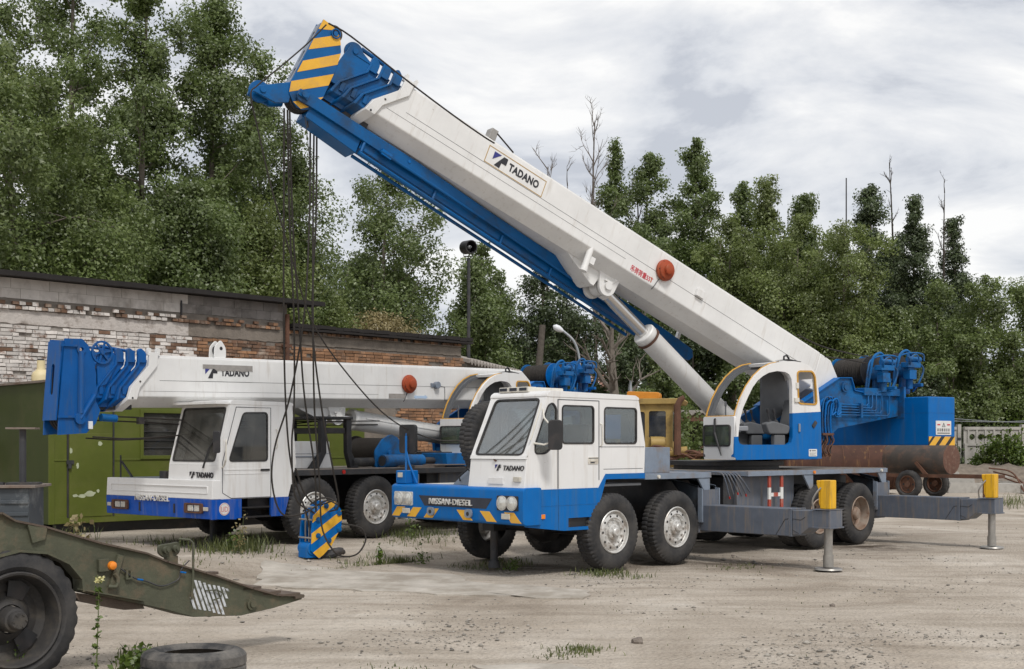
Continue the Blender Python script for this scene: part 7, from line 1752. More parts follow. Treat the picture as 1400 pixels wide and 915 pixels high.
for i in range(6):
    o = MB().cyl((0, -0.05, 0), (0, 0.6, 0), 0.23, n=18).lathe([(0.13, -0.055), (0.20, -0.055), (0.20, -0.075), (0.13, -0.075)], (0, 0, 0), (0, 1, 0), 18, close=True).build('drum', ['rust', 'tank_grey', 'concrete'][i % 3], None, loc=(5.75 + i * 0.54, 46.95, 1.335))
    tag(o, ['rusty', 'grey', 'pale'][i % 3] + ' drum lying on the rack in the open shed, ' + ['first', 'second', 'third', 'fourth', 'fifth', 'last'][i] + ' from the loader', 'drum', 'drums on the rack')

# ------------------------------------------------------------------ tank trailer, rusty cistern, concrete fence, rubble on the right
tz = gz(13.0, 37.0) + 0.0
tk = thing('tank_trailer', 'grey tank trailer with rust red end cap and small wheels behind outrigger', 'trailer', (13.4, 37.0, tz), R(-52))
MB().lathe([(0.0, -0.002), (0.455, 0.0), (0.475, -0.03), (0.475, -2.1), (0.45, -2.16), (0.0, -2.2)], (0, 0, 1.22), (1, 0, 0), 40).build('tank', 'tank_grey', tk)
MB().lathe([(0.0, 0.003), (0.45, 0.003), (0.46, 0.0)], (0, 0, 1.22), (1, 0, 0), 40).build('tank_end', 'tank_end_rust', tk)
MB().tube(spline([(-0.5, -0.12, 1.67), (-0.5, -0.12, 1.76), (-0.7, -0.12, 1.76), (-0.7, -0.12, 1.67)], 4), 0.018, 6).tube(spline([(-1.5, -0.12, 1.67), (-1.5, -0.12, 1.78), (-1.75, -0.12, 1.76), (-1.75, -0.12, 1.67)], 4), 0.018, 6).build('lifting_handle', 'rust', tk)
MB().box(-2.2, 1.5, -0.42, -0.34, 0.66, 0.76).box(-2.2, 1.5, 0.34, 0.42, 0.66, 0.76).box(1.4, 1.5, -0.34, 0.34, 0.66, 0.76).prism([(-0.5, 0.76), (-0.9, 1.15), (-0.98, 1.1), (-0.65, 0.76)], 'xz', -0.5, -0.46).bar((1.3, -0.38, 0.7), (1.3, -0.38, 0.05), 0.06, 0.06).build('trailer_frame', 'rust', tk)
for x, y in ((-1.15, -0.62), (-1.15, 0.85)):
    w = tyre_mesh(0.44, 0.22, 0.27, 60, 0.01).build('wheel', 'tyre_dusty', tk, loc=(x, y, 0.44))
    MB().lathe([(0.275, 0.02), (0.25, 0.01), (0.24, 0.08), (0.10, 0.08), (0.09, 0.02), (0, 0.02)], (0, 0, 0), (0, 1, 0), 28).build('rim', 'rust', w)
    
    for a_ in range(4):
        MB().cyl((0.17 * math.cos(a_ * 1.571), 0.079, 0.17 * math.sin(a_ * 1.571)), (0.17 * math.cos(a_ * 1.571), 0.076, 0.17 * math.sin(a_ * 1.571)), 0.035, n=10).build('hand_hole', 'black_metal', w)
cs_ = thing('rusty_cistern', 'long rust streaked steel cistern lying behind the crane counterweight', 'tank', (12.6, 41.5, tz), R(-4))
MB().lathe([(0.0, 0.0), (0.80, 0.03), (0.85, 0.08), (0.85, 3.9), (0.8, 3.95), (0, 3.98)], (0.6, 0, 0.98), (-1, 0, 0), 40).build('tank_shell', 'rust_streaked', cs_)
for k in range(5):
    MB().lathe([(0.852, -0.012), (0.862, -0.012), (0.862, 0.012), (0.852, 0.012)], (0.3 - k * 0.85, 0, 0.98), (1, 0, 0), 40, close=True).build('weld_band', 'rust', cs_)
MB().box(-2.8, -2.6, -0.7, 0.7, 0, 0.3).box(-0.4, -0.2, -0.7, 0.7, 0, 0.3).build('cradle', 'rust', cs_)

fz = gz(19, 50)
fe = thing('concrete_fence', 'weathered concrete panel fence with row of round holes near the top', 'fence', (18.55, 50.0, fz - 0.45), R(4))
def fence_panel(x0, w_):
    H = 2.75
    holes = [arc(x0 + w_ * (i + 0.5) / 6.0 * 0.86 + w_ * 0.07, H - 0.42, 0.125, 0, 337.5, 15) for i in range(6)]
    p = MB().plate([(x0, 0), (x0 + w_, 0), (x0 + w_, H), (x0, H)], holes, 'xz', 0, 0.10).build('panel', 'concrete', fe)
    rb = MB().box(x0 + 0.02, x0 + w_ - 0.02, -0.05, -0.001, H - 0.12, H - 0.003).box(x0 + 0.02, x0 + w_ - 0.02, -0.05, -0.001, H - 0.78, H - 0.68).box(x0 + 0.02, x0 + w_ - 0.02, -0.05, -0.001, 0.0, 0.22)
    rb.box(x0 + 0.021, x0 + 0.14, -0.048, -0.001, 0.222, H - 0.782).box(x0 + w_ - 0.14, x0 + w_ - 0.021, -0.048, -0.001, 0.222, H - 0.782)
    for i in range(7):
        xx = x0 + w_ * i / 6.0 * 0.86 + w_ * 0.07
        rb.box(xx - 0.035, xx + 0.035, -0.045, -0.001, H - 0.675, H - 0.125)
    rb.build('panel_rib', 'concrete', p)
    MB().cyl((x0 + 0.45, -0.04, 1.35), (x0 + 0.45, 0.0, 1.35), 0.06, n=12).build('lifting_boss', 'concrete', p)
for i in range(4):
    fence_panel(-5.5 + 2.72 * i + (0.12 if i == 2 else 0), 2.55)
for i in range(5):
    MB().box(-5.66 + 2.72 * i, -5.52 + 2.72 * i, -0.08, 0.16, 0, 2.85).build('fence_post', 'concrete', fe)
MB().box(-0.25, -0.10, -0.10, -0.085, 2.2, 2.3).box(-0.25, -0.05, -0.10, -0.085, 1.35, 1.45).box(-0.25, -0.08, -0.10, -0.085, 0.8, 0.9).build('gate_hinge', 'dark_steel', fe)
# earth bank, broken slabs, pipes in front of the fence
b = MB(); vs = []; NX, NY = 50, 14
for i in range(NX + 1):
    for j in range(NY + 1):
        x = 12.5 + 14.5 * i / NX; y = 45.5 + 4.3 * j / NY
        h = 0.75 * sstep(0, 0.45, j / NY) * sstep(0, 0.2, i / NX) + 0.16 * mnoise.noise(Vector((x * 1.6, y * 1.6, 2))) + 0.07 * mnoise.noise(Vector((x * 5, y * 5, 2)))
        vs.append((x, y, gz(x, y) + max(-0.05, h) - 0.05 * (j == 0)))
b.add(vs, [(i * (NY + 1) + j, (i + 1) * (NY + 1) + j, (i + 1) * (NY + 1) + j + 1, i * (NY + 1) + j + 1) for i in range(NX) for j in range(NY)])
b.build('earth_bank', 'dark_soil', kind='structure')
r = random.Random(12)
for i, (px, py, Y, w, h, d_) in enumerate(((1291, 668, 43.0, 0.9, 0.75, 0.6), (1316, 658, 43.3, 0.8, 0.55, 0.6), (1322, 672, 42.0, 1.6, 0.4, 0.5), (1378, 672, 42.6, 1.7, 0.35, 0.6), (1362, 662, 43.6, 1.1, 0.12, 0.6), (1368, 655, 44.4, 0.8, 0.10, 0.5))):
    p = PX(px, py, Y)
    o = MB().prism(rpoly([(-w / 2, 0), (w / 2, 0.03), (w / 2 - 0.06, h), (-w / 2 + 0.1, h * 0.92)], 0.04, 2), 'xz', -d_ / 2, d_ / 2).build('concrete_block', 'concrete', None, loc=(p.x, p.y, gz(p.x, p.y) - 0.03 if i < 4 else p.z), rot=(R(r.uniform(-3, 3)), R(r.uniform(-4, 4)), R(r.uniform(-15, 15))))
    tag(o, ['tall grey concrete block beside the tank trailer wheel', 'broken pale concrete block below the trailer frame', 'long low concrete block behind the outrigger beam', 'long grey concrete block right of the yellow jack', 'thin white slab piece lying on the earth bank', 'small broken slab topmost on the earth bank'][i], 'block', 'concrete rubble by the fence')
o = MB()
for k in range(3):
    p, q = PX(1352 + 6 * k, 640 + 5 * k, 43.2), PX(1400 + 4 * k, 672 - 6 * k, 42.2)
    o.tube(spline([p, (p + q) / 2 + Vector((0.2, 0, 0.25 - 0.2 * k)), q], 6), 0.03, 6)
tag(o.build('bent_pipe', 'rust'), 'thin rusty bent pipes lying over the rubble by the fence', 'scrap')
# wires crossing above the fence
for k, (y0, y1) in enumerate(((575.5, 577.5), (579, 573.5))):
    p, q = PX(1304, 562 + y0 - 565, 49), PX(1440, y1, 46)
    tag(MB().tube(spline([p, (p + q) / 2 + Vector((0, 0, -0.06)), q], 6), 0.014, 5).build('overhead_wire', 'lamp_post_grey'), ['upper pale wire stretched above the concrete fence', 'lower pale wire stretched above the concrete fence'][k], 'wire', 'overhead wires')
# stones
def stone_mesh(r, seed, mname='single_stone'):
    bm = bmesh.new(); bmesh.ops.create_icosphere(bm, subdivisions=2, radius=r)
    for v in bm.verts:
        n = mnoise.noise(v.co.normalized() * 1.6 + Vector((seed, 0, 0))); v.co *= 1 + 0.35 * n; v.co.z *= 0.7
    me = bpy.data.meshes.new('stone'); bm.to_mesh(me); bm.free(); me.materials.append(MATS[mname]); return me
for i, (px, py, rr_, lab) in enumerate(((872, 878, 0.058, 'single dark fist sized stone on the bare dirt'), (1138, 827, 0.035, 'small brown stone on open dirt'), (652, 747, 0.10, 'brown stone under the bumper behind the front jack'), (1002, 760, 0.03, 'small dark pebble near the front outrigger pad'))):
    Y = 1659.5 * 1.796 / (py - 608.5); x = (px - 700) * Y / 1659.5
    o = addobj('stone', stone_mesh(rr_, i * 3.1)); o.location = (x, Y, gzf(x, Y) + rr_ * 0.3); tag(o, lab, 'stone')
# ------------------------------------------------------------------ trees
def leaf_tris(P, size, rng, out):
    """small three-cornered leaves that face mostly outward and up, as leaves do"""
    n = len(P)
    nrm = rng.normal(size=(n, 3)) * 0.62 + out * 0.75 + np.array([0, 0, 0.45]); nrm /= np.linalg.norm(nrm, axis=1)[:, None]
    a = rng.normal(size=(n, 3)); a -= (a * nrm).sum(1)[:, None] * nrm; a /= np.linalg.norm(a, axis=1)[:, None]
    b = np.cross(nrm, a); s = (size * rng.uniform(0.6, 1.35, n))[:, None]
    v = np.stack([P + a * s * 0.62, P - a * s * 0.40 + b * s * 0.44, P - a * s * 0.40 - b * s * 0.44], 1).reshape(-1, 3)
    return v, np.arange(3 * n).reshape(-1, 3)

def leaf_quads(centres, size, rng, flat=0.0):
    """diamond leaves at the given points with random attitude"""
    n = len(centres)
    a = rng.normal(size=(n, 3)); a[:, 2] *= 0.8; a /= np.linalg.norm(a, axis=1)[:, None]
    b = rng.normal(size=(n, 3)); b -= (b * a).sum(1)[:, None] * a; b /= np.linalg.norm(b, axis=1)[:, None]
    s = (size * rng.uniform(0.6, 1.3, n))[:, None]
    a *= s * 0.55; b *= s * 0.36
    v = np.stack([centres - a, centres + b - a * 0.12, centres + a, centres - b - a * 0.12], 1).reshape(-1, 3)
    return v, np.arange(4 * n).reshape(-1, 4)

def tree(X, Y, h, z0, rad, shape, nleaf, leaf, lm, seed, label, cat='tree', name='tree', group='trees behind the yard', bark='bark_pale', tr=None, lean=(0, 0), spread=0.42, limbs=None, up=0.8, droop=0.0):
    rng = np.random.default_rng(seed); r = random.Random(seed)
    base = gz(X, Y); root = thing(name, label, cat, (X, Y, base), r.uniform(0, 6.28), group)
    hh = h - base; tr = tr or max(0.07, hh * 0.009); nleaf = int(nleaf * 4.0); leaf *= 0.65
    if shape == 'poplar': prof = lambda t: rad * (math.sin(math.pi * min(1, max(0.0, t)) ** 0.75) ** 0.55 * (1.15 - 0.70 * t))
    elif shape == 'column': prof = lambda t: rad * (max(0.0, math.sin(math.pi * (0.08 + 0.92 * t) ** 0.9)) ** 0.45 * (1 - 0.55 * t * t))
    elif shape == 'round': prof = lambda t: rad * max(0.0, 1 - (2 * t - 0.9) ** 2 / 1.25) ** 0.5
    else: prof = lambda t: rad * max(0.0, math.sin(math.pi * (0.12 + 0.86 * t))) ** 0.6 * (1.2 - 0.35 * t)
    trunk = MB(); k = 9; pts = []; rs = []
    for i in range(k + 1):
        t = i / k
        pts.append(Vector((lean[0] * t + 0.14 * hh / 12 * math.sin(t * 5 + seed), lean[1] * t + 0.14 * hh / 12 * math.cos(t * 4 + seed), hh * 0.96 * t)))
        rs.append(tr * (1 - t) ** 0.8 + 0.018)
    trunk.tube(pts, rs, 8)
    def at_trunk(t):
        f = min(k - 1e-3, max(0, t * k)); i = int(f); return pts[i].lerp(pts[i + 1], f - i)
    cen = []
    nl = limbs or int(12 + hh * 1.0)
    for i in range(nl):
        t = (i + r.random()) / nl                      # position within the crown
        zc = z0 + (hh - z0) * t * 0.97
        R_ = max(0.18, prof(t)) * r.choice((r.uniform(0.45, 0.8), r.uniform(0.8, 1.18)))
        az = i * 2.39996 + r.uniform(-0.5, 0.5)
        zs = max(z0 * 0.55, zc - R_ * up * r.uniform(0.7, 1.3)); st = at_trunk(zs / (hh * 0.96))
        top_c = at_trunk(min(1, zc / (hh * 0.96)))
        en = Vector((top_c.x + math.cos(az) * R_, top_c.y + math.sin(az) * R_, zc + r.uniform(-0.3, 0.3) - droop * R_))
        md = st.lerp(en, 0.5) + Vector((math.cos(az) * R_ * 0.12, math.sin(az) * R_ * 0.12, -R_ * 0.10 * up + droop * R_ * 0.5)) + Vector((r.uniform(-.2, .2), r.uniform(-.2, .2), r.uniform(-.1, .2)))
        sp = spline([st, md, en], 4)
        r0 = max(0.016, tr * 0.34 * (1 - zs / hh) + 0.012)
        trunk.tube(sp, [r0 * (1 - 0.8 * j / (len(sp) - 1)) for j in range(len(sp))], 5, caps=False)
        cl = max(2, int(2.5 + R_ * 1.9))
        for j in range(cl):
            f = 0.30 + 0.75 * (j + r.random()) / cl
            p = sp[min(len(sp) - 1, int(f * (len(sp) - 1)))] if f < 1 else en
            jit = spread * (0.45 + 0.35 * R_) * (1.1 - 0.5 * t)
            q = p + Vector((r.gauss(0, jit), r.gauss(0, jit), r.gauss(0, jit * 0.8) - droop * 0.3))
            cen.append((q.x, q.y, q.z, r.uniform(0.5, 1.3) * (1.12 - 0.42 * t)))
            if j % 2 == 0: trunk.tube([p, p.lerp(q, 0.6) + Vector((0, 0, 0.05)), q], [0.014, 0.01, 0.006], 4, caps=False)
        if t > 0.8:
            cen.append((top_c.x, top_c.y, zc, 0.75 - 0.4 * t))
    trunk.build('trunk', bark, root, smooth=True)
    cen = np.array(cen); w = cen[:, 3] ** 1.7; idx = rng.choice(len(cen), nleaf, p=w / w.sum())
    sg = (spread * 0.88 * cen[idx, 3])[:, None]
    P = cen[idx, :3] + np.clip(rng.normal(size=(nleaf, 3)), -1.7, 1.7) * sg * np.array([0.85, 0.85, 0.8 + droop])
    oc = P - cen[idx, :3]; oc /= (np.linalg.norm(oc, axis=1)[:, None] + 1e-6)
    ax_ = P * np.array([1, 1, 0.0]); ax_ /= (np.linalg.norm(ax_, axis=1)[:, None] + 1e-6)
    v, q = leaf_tris(P, leaf, rng, oc * 0.6 + ax_ * 0.5)
    addobj('crown', quads_mesh('crown', v, q, lm), root)
    return root

def bare_tree(X, Y, h, seed, label, bark='bark_dead', n=9, rad=1.0, z0=0.35, tr=0.12, lean=(0, 0), steep=2.2, name='dead_tree', group='bare dead trees'):
    r = random.Random(seed); base = gz(X, Y); root = thing(name, label, 'tree', (X, Y, base), 0, group)
    hh = h - base; m = MB()
    pts = [Vector((lean[0] * t + 0.25 * math.sin(4 * t + seed) * t, lean[1] * t, hh * t)) for t in [i / 8 for i in range(9)]]
    m.tube(pts, [tr * (1 - i / 8) ** 0.8 + 0.018 for i in range(9)], 7)
    m.build('trunk', bark, root); b = MB()
    def branch(p, d, ln, rr, lv):
        q = [p]; dd = d.normalized()
        for i in range(4):
            dd = (dd + Vector((r.gauss(0, 0.13), r.gauss(0, 0.13), r.gauss(0.06, 0.10)))).normalized(); q.append(q[-1] + dd * ln / 4)
        b.tube(q, [rr * (1 - 0.75 * i / 4) for i in range(5)], 5, caps=False)
        if lv:
            for _ in range(r.randrange(3, 6)):
                i = r.randrange(1, 5); branch(q[i], dd + Vector((r.gauss(0, 0.55), r.gauss(0, 0.55), r.gauss(0.15, 0.3))), ln * r.uniform(0.3, 0.6), rr * 0.5, lv - 1)
    for i in range(n):
        t = z0 + (1 - z0) * (i + r.random()) / n; f = min(7.99, t * 8); p = pts[int(f)].lerp(pts[int(f) + 1], f - int(f))
        az = i * 2.4 + r.random(); branch(p, Vector((math.cos(az), math.sin(az), steep * r.uniform(0.6, 1.2))), rad * (1.25 - t * 0.7) * r.uniform(1.0, 2.2), 0.035 * tr / 0.12, 2)
    b.build('branches', bark, root)
    return root

def T(px, Y, ytop, z0px, hw, shape, n, leaf, lm, seed, label, **k):
    X = (px - 700) * Y / 1659.5; h = 1.796 + (608.5 - ytop) * Y / 1659.5
    z0 = max(0.1, 1.796 + (608.5 - z0px) * Y / 1659.5) if z0px < 600 else 0.2
    return tree(X, Y, h, z0, hw * Y / 1659.5, shape, n, leaf, lm, seed, label, **k)
PO, LT, DK, EL = 'leaf_poplar', 'leaf_light', 'leaf_dark', 'leaf_elm'
GL = 'tall trees behind the brick workshop'
T(20, 31, 60, 420, 125, 'round', 15000, 0.13, EL, 1, 'feathery light green tree at the left edge behind whitewashed workshop', group=GL, droop=0.25, spread=0.40, up=0.5)
T(-70, 37, -110, 420, 120, 'round', 9000, 0.17, PO, 2, 'tall poplar at far left edge reaching above the picture', group=GL)
T(105, 41, -130, 440, 95, 'broad', 14000, 0.16, PO, 3, 'tall dense poplar left of the trunk gap, reaching above the picture', group=GL)
T(200, 38, -85, 440, 85, 'broad', 15000, 0.15, PO, 4, 'tall dense poplar in the middle of the left group, top cut by the picture', group=GL)
T(295, 41, -20, 430, 80, 'broad', 15000, 0.15, PO, 5, 'tall poplar whose tip rises left of the striped boom head', group=GL)
T(362, 44, 70, 440, 62, 'broad', 9500, 0.15, PO, 6, 'poplar just behind the sheave arm of the boom head', group=GL)
T(405, 45, 205, 430, 45, 'round', 6000, 0.15, PO, 7, 'loose poplar crown behind the hanging hoist ropes', group=GL, droop=0.3)
T(120, 33.5, 225, 440, 100, 'round', 11000, 0.13, EL, 8, 'leaning light green elm just above the whitewashed workshop roof', group=GL, droop=0.25, up=0.5)
T(255, 37, 250, 440, 85, 'round', 11000, 0.14, PO, 9, 'low dark bushy tree above the dark roof left of the ropes', group=GL)
T(345, 40, 290, 440, 70, 'round', 8000, 0.14, LT, 10, 'low bright green tree above right end of the dark roof', group=GL)
GM = 'trees behind the brick store'
T(530, 52, 195, 470, 68, 'broad', 8500, 0.17, PO, 11, 'tall loose poplar standing alone in the sky gap under the boom', group=GM, spread=0.5, limbs=26)
T(495, 54, 345, 470, 62, 'round', 7500, 0.17, PO, 12, 'lower rounded tree left of the lone poplar above brown store roof', group=GM)
T(440, 46, 395, 470, 36, 'round', 4500, 0.12, LT, 14, 'small yellow green shrub tree above roof where ropes pass', group=GM)
T(515, 47, 432, 470, 34, 'round', 2500, 0.12, 'grass_dry', 15, 'dry yellow bush on the brown store roof line', group=GM, cat='bush', name='bush')
T(652, 58, 348, 520, 32, 'broad', 5500, 0.18, PO, 16, 'poplar behind the black searchlight', group=GM, spread=0.5)
T(690, 60, 330, 520, 48, 'broad', 6500, 0.18, PO, 17, 'dark poplar with pale slanting trunk behind the wooden post', group=GM, lean=(1.2, 0), tr=0.36)
T(745, 62, 340, 520, 55, 'broad', 8000, 0.18, DK, 18, 'dark broad tree above the street lamp', group=GM)
GP = 'poplars behind the crane boom'
T(843, 66, 185, 470, 30, 'column', 5500, 0.19, PO, 19, 'slim poplar beside the bare dead tree, above the boom', group=GP)
T(888, 65, 200, 470, 42, 'broad', 7500, 0.19, PO, 20, 'second poplar above the boom, with blunt top', group=GP)
T(955, 63, 180, 480, 64, 'poplar', 10000, 0.19, PO, 21, 'tallest poplar above the boom, to the right of the orange drum', group=GP)
T(1008, 66, 250, 480, 52, 'poplar', 7500, 0.19, PO, 22, 'poplar right of the tallest one with rounded shoulder', group=GP)
T(1047, 61, 240, 480, 54, 'poplar', 8500, 0.18, LT, 23, 'pointed poplar in the middle of the row behind the boom', group=GP)
T(1103, 63, 260, 480, 42, 'poplar', 8500, 0.18, PO, 24, 'poplar with thin single spire left of the dark mast', group=GP)
T(1085, 56, 292, 500, 74, 'round', 11500, 0.16, LT, 25, 'broad light green tree above the boom foot', group=GP)
T(1000, 58, 300, 500, 62, 'round', 10000, 0.17, LT, 26, 'mid height tree behind the middle of the white boom', group=GP)
T(1152, 54, 302, 520, 54, 'round', 9500, 0.15, LT, 27, 'light green leaning tree left of the dark columnar poplars', group=GP)
T(905, 60, 300, 500, 62, 'round', 9500, 0.18, PO, 28, 'mid height tree behind the orange drum', group=GP)
GD = 'dark columnar poplars'
T(1193, 70, 248, 500, 34, 'column', 9000, 0.19, DK, 29, 'first dark columnar poplar right of the mast, broadest', group=GD)
T(1252, 72, 262, 500, 32, 'column', 8500, 0.19, DK, 30, 'middle dark columnar poplar with bare twig beside its tip', group=GD)
T(1305, 74, 290, 500, 20, 'column', 5000, 0.19, DK, 31, 'slimmest dark columnar poplar, last on the right', group=GD)
T(1224, 74, 330, 500, 30, 'column', 5500, 0.19, DK, 32, 'short dark poplar filling gap between two columnar ones', group=GD)
T(1280, 73, 380, 500, 30, 'column', 5000, 0.19, DK, 33, 'short dark poplar below the gap beside the slimmest one', group=GD)
GE = 'elms behind the concrete fence'
T(1222, 55, 410, 600, 50, 'round', 9000, 0.16, EL, 34, 'elm right above the blue winches', group=GE)
T(1282, 56, 378, 600, 62, 'round', 11000, 0.16, EL, 35, 'tall elm behind the counterweight', group=GE, droop=0.2)
T(1345, 53, 362, 600, 62, 'round', 11000, 0.16, EL, 36, 'highest elm in front of the slim dark poplar, right side', group=GE, droop=0.2)
T(1410, 54, 370, 600, 60, 'round', 10000, 0.16, EL, 37, 'elm at the right edge above the fence', group=GE, droop=0.2)
T(1305, 53, 455, 620, 62, 'round', 10000, 0.14, EL, 38, 'low elm bush directly behind counterweight corner', group=GE)
T(1385, 52.5, 455, 620, 55, 'round', 9000, 0.14, EL, 39, 'low elm bush directly behind the fence holes', group=GE)
T(1470, 56, 380, 600, 70, 'round', 6000, 0.18, EL, 40, 'elm beyond the right edge', group=GE)
GB = 'undergrowth trees behind the machines'
for i, (px, Y, yt, hw, lm, lab) in enumerate(((700, 66, 455, 60, DK, 'dark shrub tree under the slanting trunks'), (790, 58, 420, 62, DK, 'dark shrub tree behind the street lamp arm'), (850, 56, 450, 55, DK, 'dark shrub tree behind the bare trunk'),
        (905, 53, 480, 48, EL, 'feathery green bush behind yellow loader cab'), (945, 57, 430, 55, DK, 'dark shrub tree behind the lift cylinder'), (1010, 56, 440, 60, PO, 'shrub tree seen under the boom left of operator cab'), (1075, 55, 440, 60, PO, 'shrub tree behind the operator cab roof'), (1140, 55, 430, 60, PO, 'shrub tree above the winch drums left side'), (1195, 54, 470, 50, EL, 'shrub tree right behind the winch motors'), (1255, 51.5, 500, 48, DK, 'dark low shrub tree behind counterweight top'))):
    T(px, Y, yt, 640, hw, 'round', 8500, 0.17, lm, 60 + i, lab, group=GB)
for i, (px, Y, yt, rad, lab, kw) in enumerate(((815, 64, 165, 1.5, 'pale bare dead tree with upright twigs left of the slim poplar', dict(n=15, z0=0.55)), (745, 66, 228, 1.3, 'bare twiggy treetop just above the boom sign', dict(n=10, z0=0.6)), (770, 68, 250, 1.2, 'second bare treetop above the boom sign, lower', dict(n=8, z0=0.6)), (868, 66, 240, 1.2, 'bare grey stems between two poplars', dict(n=8, z0=0.5)),
        (1219, 73, 222, 0.7, 'tall bare twig rising between dark columnar poplars', dict(n=8, z0=0.7, steep=4, bark='bark_dark')), (1279, 73, 262, 0.9, 'slanted bare twig right of middle columnar poplar', dict(n=5, z0=0.72, steep=2.5, bark='bark_dark', lean=(0.8, 0))), (843, 47, 430, 1.6, 'thick pale bare trunk with dry branches behind the street lamp', dict(n=8, z0=0.4, tr=0.32, steep=0.9, bark='bark_pale')))):
    X = (px - 700) * Y / 1659.5
    bare_tree(X, Y, 1.796 + (608.5 - yt) * Y / 1659.5, 90 + i, lab, rad=rad, **kw)
# far wood that closes the view between the trunks
rng = np.random.default_rng(5)
nf = 36000
px = rng.uniform(-900, 2300, nf); Yf = rng.uniform(84, 100, nf); X = (px - 700) * Yf / 1659.5
top_ = 6.5 + 2.2 * np.sin(px * 0.021) + 1.5 * np.sin(px * 0.057 + 2) + np.where(px > 740, 2.5, 0) - np.where((px > 560) & (px < 640), 3.5, 0)
Z = np.maximum(0.1, top_ * rng.uniform(0, 1, nf) ** 0.8 + rng.normal(0, 0.4, nf))
v, q = leaf_quads(np.stack([X, Yf, Z], 1), 0.62, rng)
addobj('distant_wood', quads_mesh('distant_wood', v, q, 'leaf_dark'), None, 'stuff')

# bush in front of the concrete fence
def bush(X, Y, z, w, h, n, leaf, lm, seed, label, group=None, z_lift=0.0):
    rng = np.random.default_rng(seed); r = random.Random(seed); root = thing('bush', label, 'bush', (X, Y, z), 0, group); m = MB(); cen = []
    for i in range(22):
        a = r.uniform(0, 6.28); rr_ = w * math.sqrt(r.random()); e = Vector((math.cos(a) * rr_, math.sin(a) * rr_ * 0.45, h * r.uniform(0.35, 1.0) * (1 - 0.35 * (rr_ / w) ** 2)))
        sp = spline([Vector((r.uniform(-.1, .1), 0, 0)), e * 0.5 + Vector((0, 0, h * 0.12)), e], 4); m.tube(sp, [0.016 * (1 - 0.12 * j) for j in range(len(sp))], 4, caps=False)
        for f in (3, 5, 6, 7, 8): cen.append(sp[f])
    m.build('stems', 'bark_dark', root)
    c = np.array([tuple(p) for p in cen]); P = c[rng.integers(0, len(c), n)] + rng.normal(size=(n, 3)) * np.array([w * 0.11, w * 0.09, h * 0.08])
    P[:, 2] = np.maximum(P[:, 2], 0.02); v, q = leaf_quads(P, leaf, rng); addobj('leaves', quads_mesh('leaves', v, q, lm), root); return root
p = PX(1340, 655, 48.9); bush(p.x, p.y, gz(p.x, p.y) + 0.45, 0.55, 0.8, 1200, 0.11, 'leaf_bush', 37, 'small bright shrub at the foot of the concrete fence')
p = PX(1376, 648, 48.6); bush(p.x, p.y, gz(p.x, p.y) + 0.5, 1.1, 1.75, 3200, 0.12, 'leaf_bush', 31, 'bright green bush growing in front of the concrete fence')
p = PX(1415, 600, 51.2); bush(p.x, p.y, gz(p.x, p.y), 1.2, 4.2, 2600, 0.15, 'leaf_bush', 32, 'bright green bush rising behind the fence at the right edge')
p = PX(1475, 648, 50.8); bush(p.x - 3.6, p.y, gz(p.x, p.y), 2.6, 2.3, 3000, 0.15, 'leaf_bush', 36, 'low green growth behind the fence seen through its holes')
p = PX(940, 600, 45.0); bush(p.x, p.y, gz(p.x, p.y) + 1.2, 0.5, 0.9, 700, 0.11, 'leaf_bush', 33, 'small bright bush growing inside the open shed front')
p = PX(905, 560, 41.5); bush(p.x, p.y, gz(p.x, p.y), 1.6, 3.4, 5200, 0.13, 'leaf_elm', 34, 'feathery tamarisk like bush behind yellow loader roof')
p = PX(970, 560, 43.0); bush(p.x, p.y, gz(p.x, p.y), 1.3, 3.0, 3500, 0.13, 'leaf_elm', 35, 'feathery bush between loader exhaust and operator cab')

# ------------------------------------------------------------------ grass, weeds, gravel on the yard
def gpt(px, py):
    Y = 1659.5 * 1.796 / (py - 608.5); X = (px - 700) * Y / 1659.5
    for _ in range(3):
        Y = 1659.5 * (1.796 - gz(X, Y)) / (py - 608.5); X = (px - 700) * Y / 1659.5
    return X, Y
rng = np.random.default_rng(77); GV, GC = [], 0
patches = [(300, 752, 45, 6, 260, .20), (335, 750, 40, 6, 260, .24), (225, 742, 60, 5, 130, .12), (560, 733, 40, 5, 240, .16), (600, 730, 30, 4, 90, .12), (545, 765, 45, 5, 240, .11), (480, 762, 30, 4, 60, .08), (650, 775, 40, 3, 130, .07), (690, 770, 40, 5, 200, .10), (825, 785, 40, 5, 260, .09), (870, 790, 25, 3, 60, .06), (530, 757, 30, 5, 80, .10),
    (575, 740, 60, 8, 120, .10), (1010, 775, 40, 6, 140, .05), (790, 888, 40, 6, 260, .05), (760, 895, 40, 6, 80, .04), (560, 910, 90, 8, 60, .035), (370, 760, 60, 6, 60, .06), (445, 770, 60, 4, 60, .05), (1340, 690, 60, 5, 200, .25), (1385, 690, 30, 8, 120, .3), (180, 905, 25, 12, 130, .12), (215, 900, 18, 8, 80, .12), (95, 735, 40, 6, 60, .2), (1000, 840, 300, 50, 120, .03), (260, 770, 70, 8, 60, .06)]
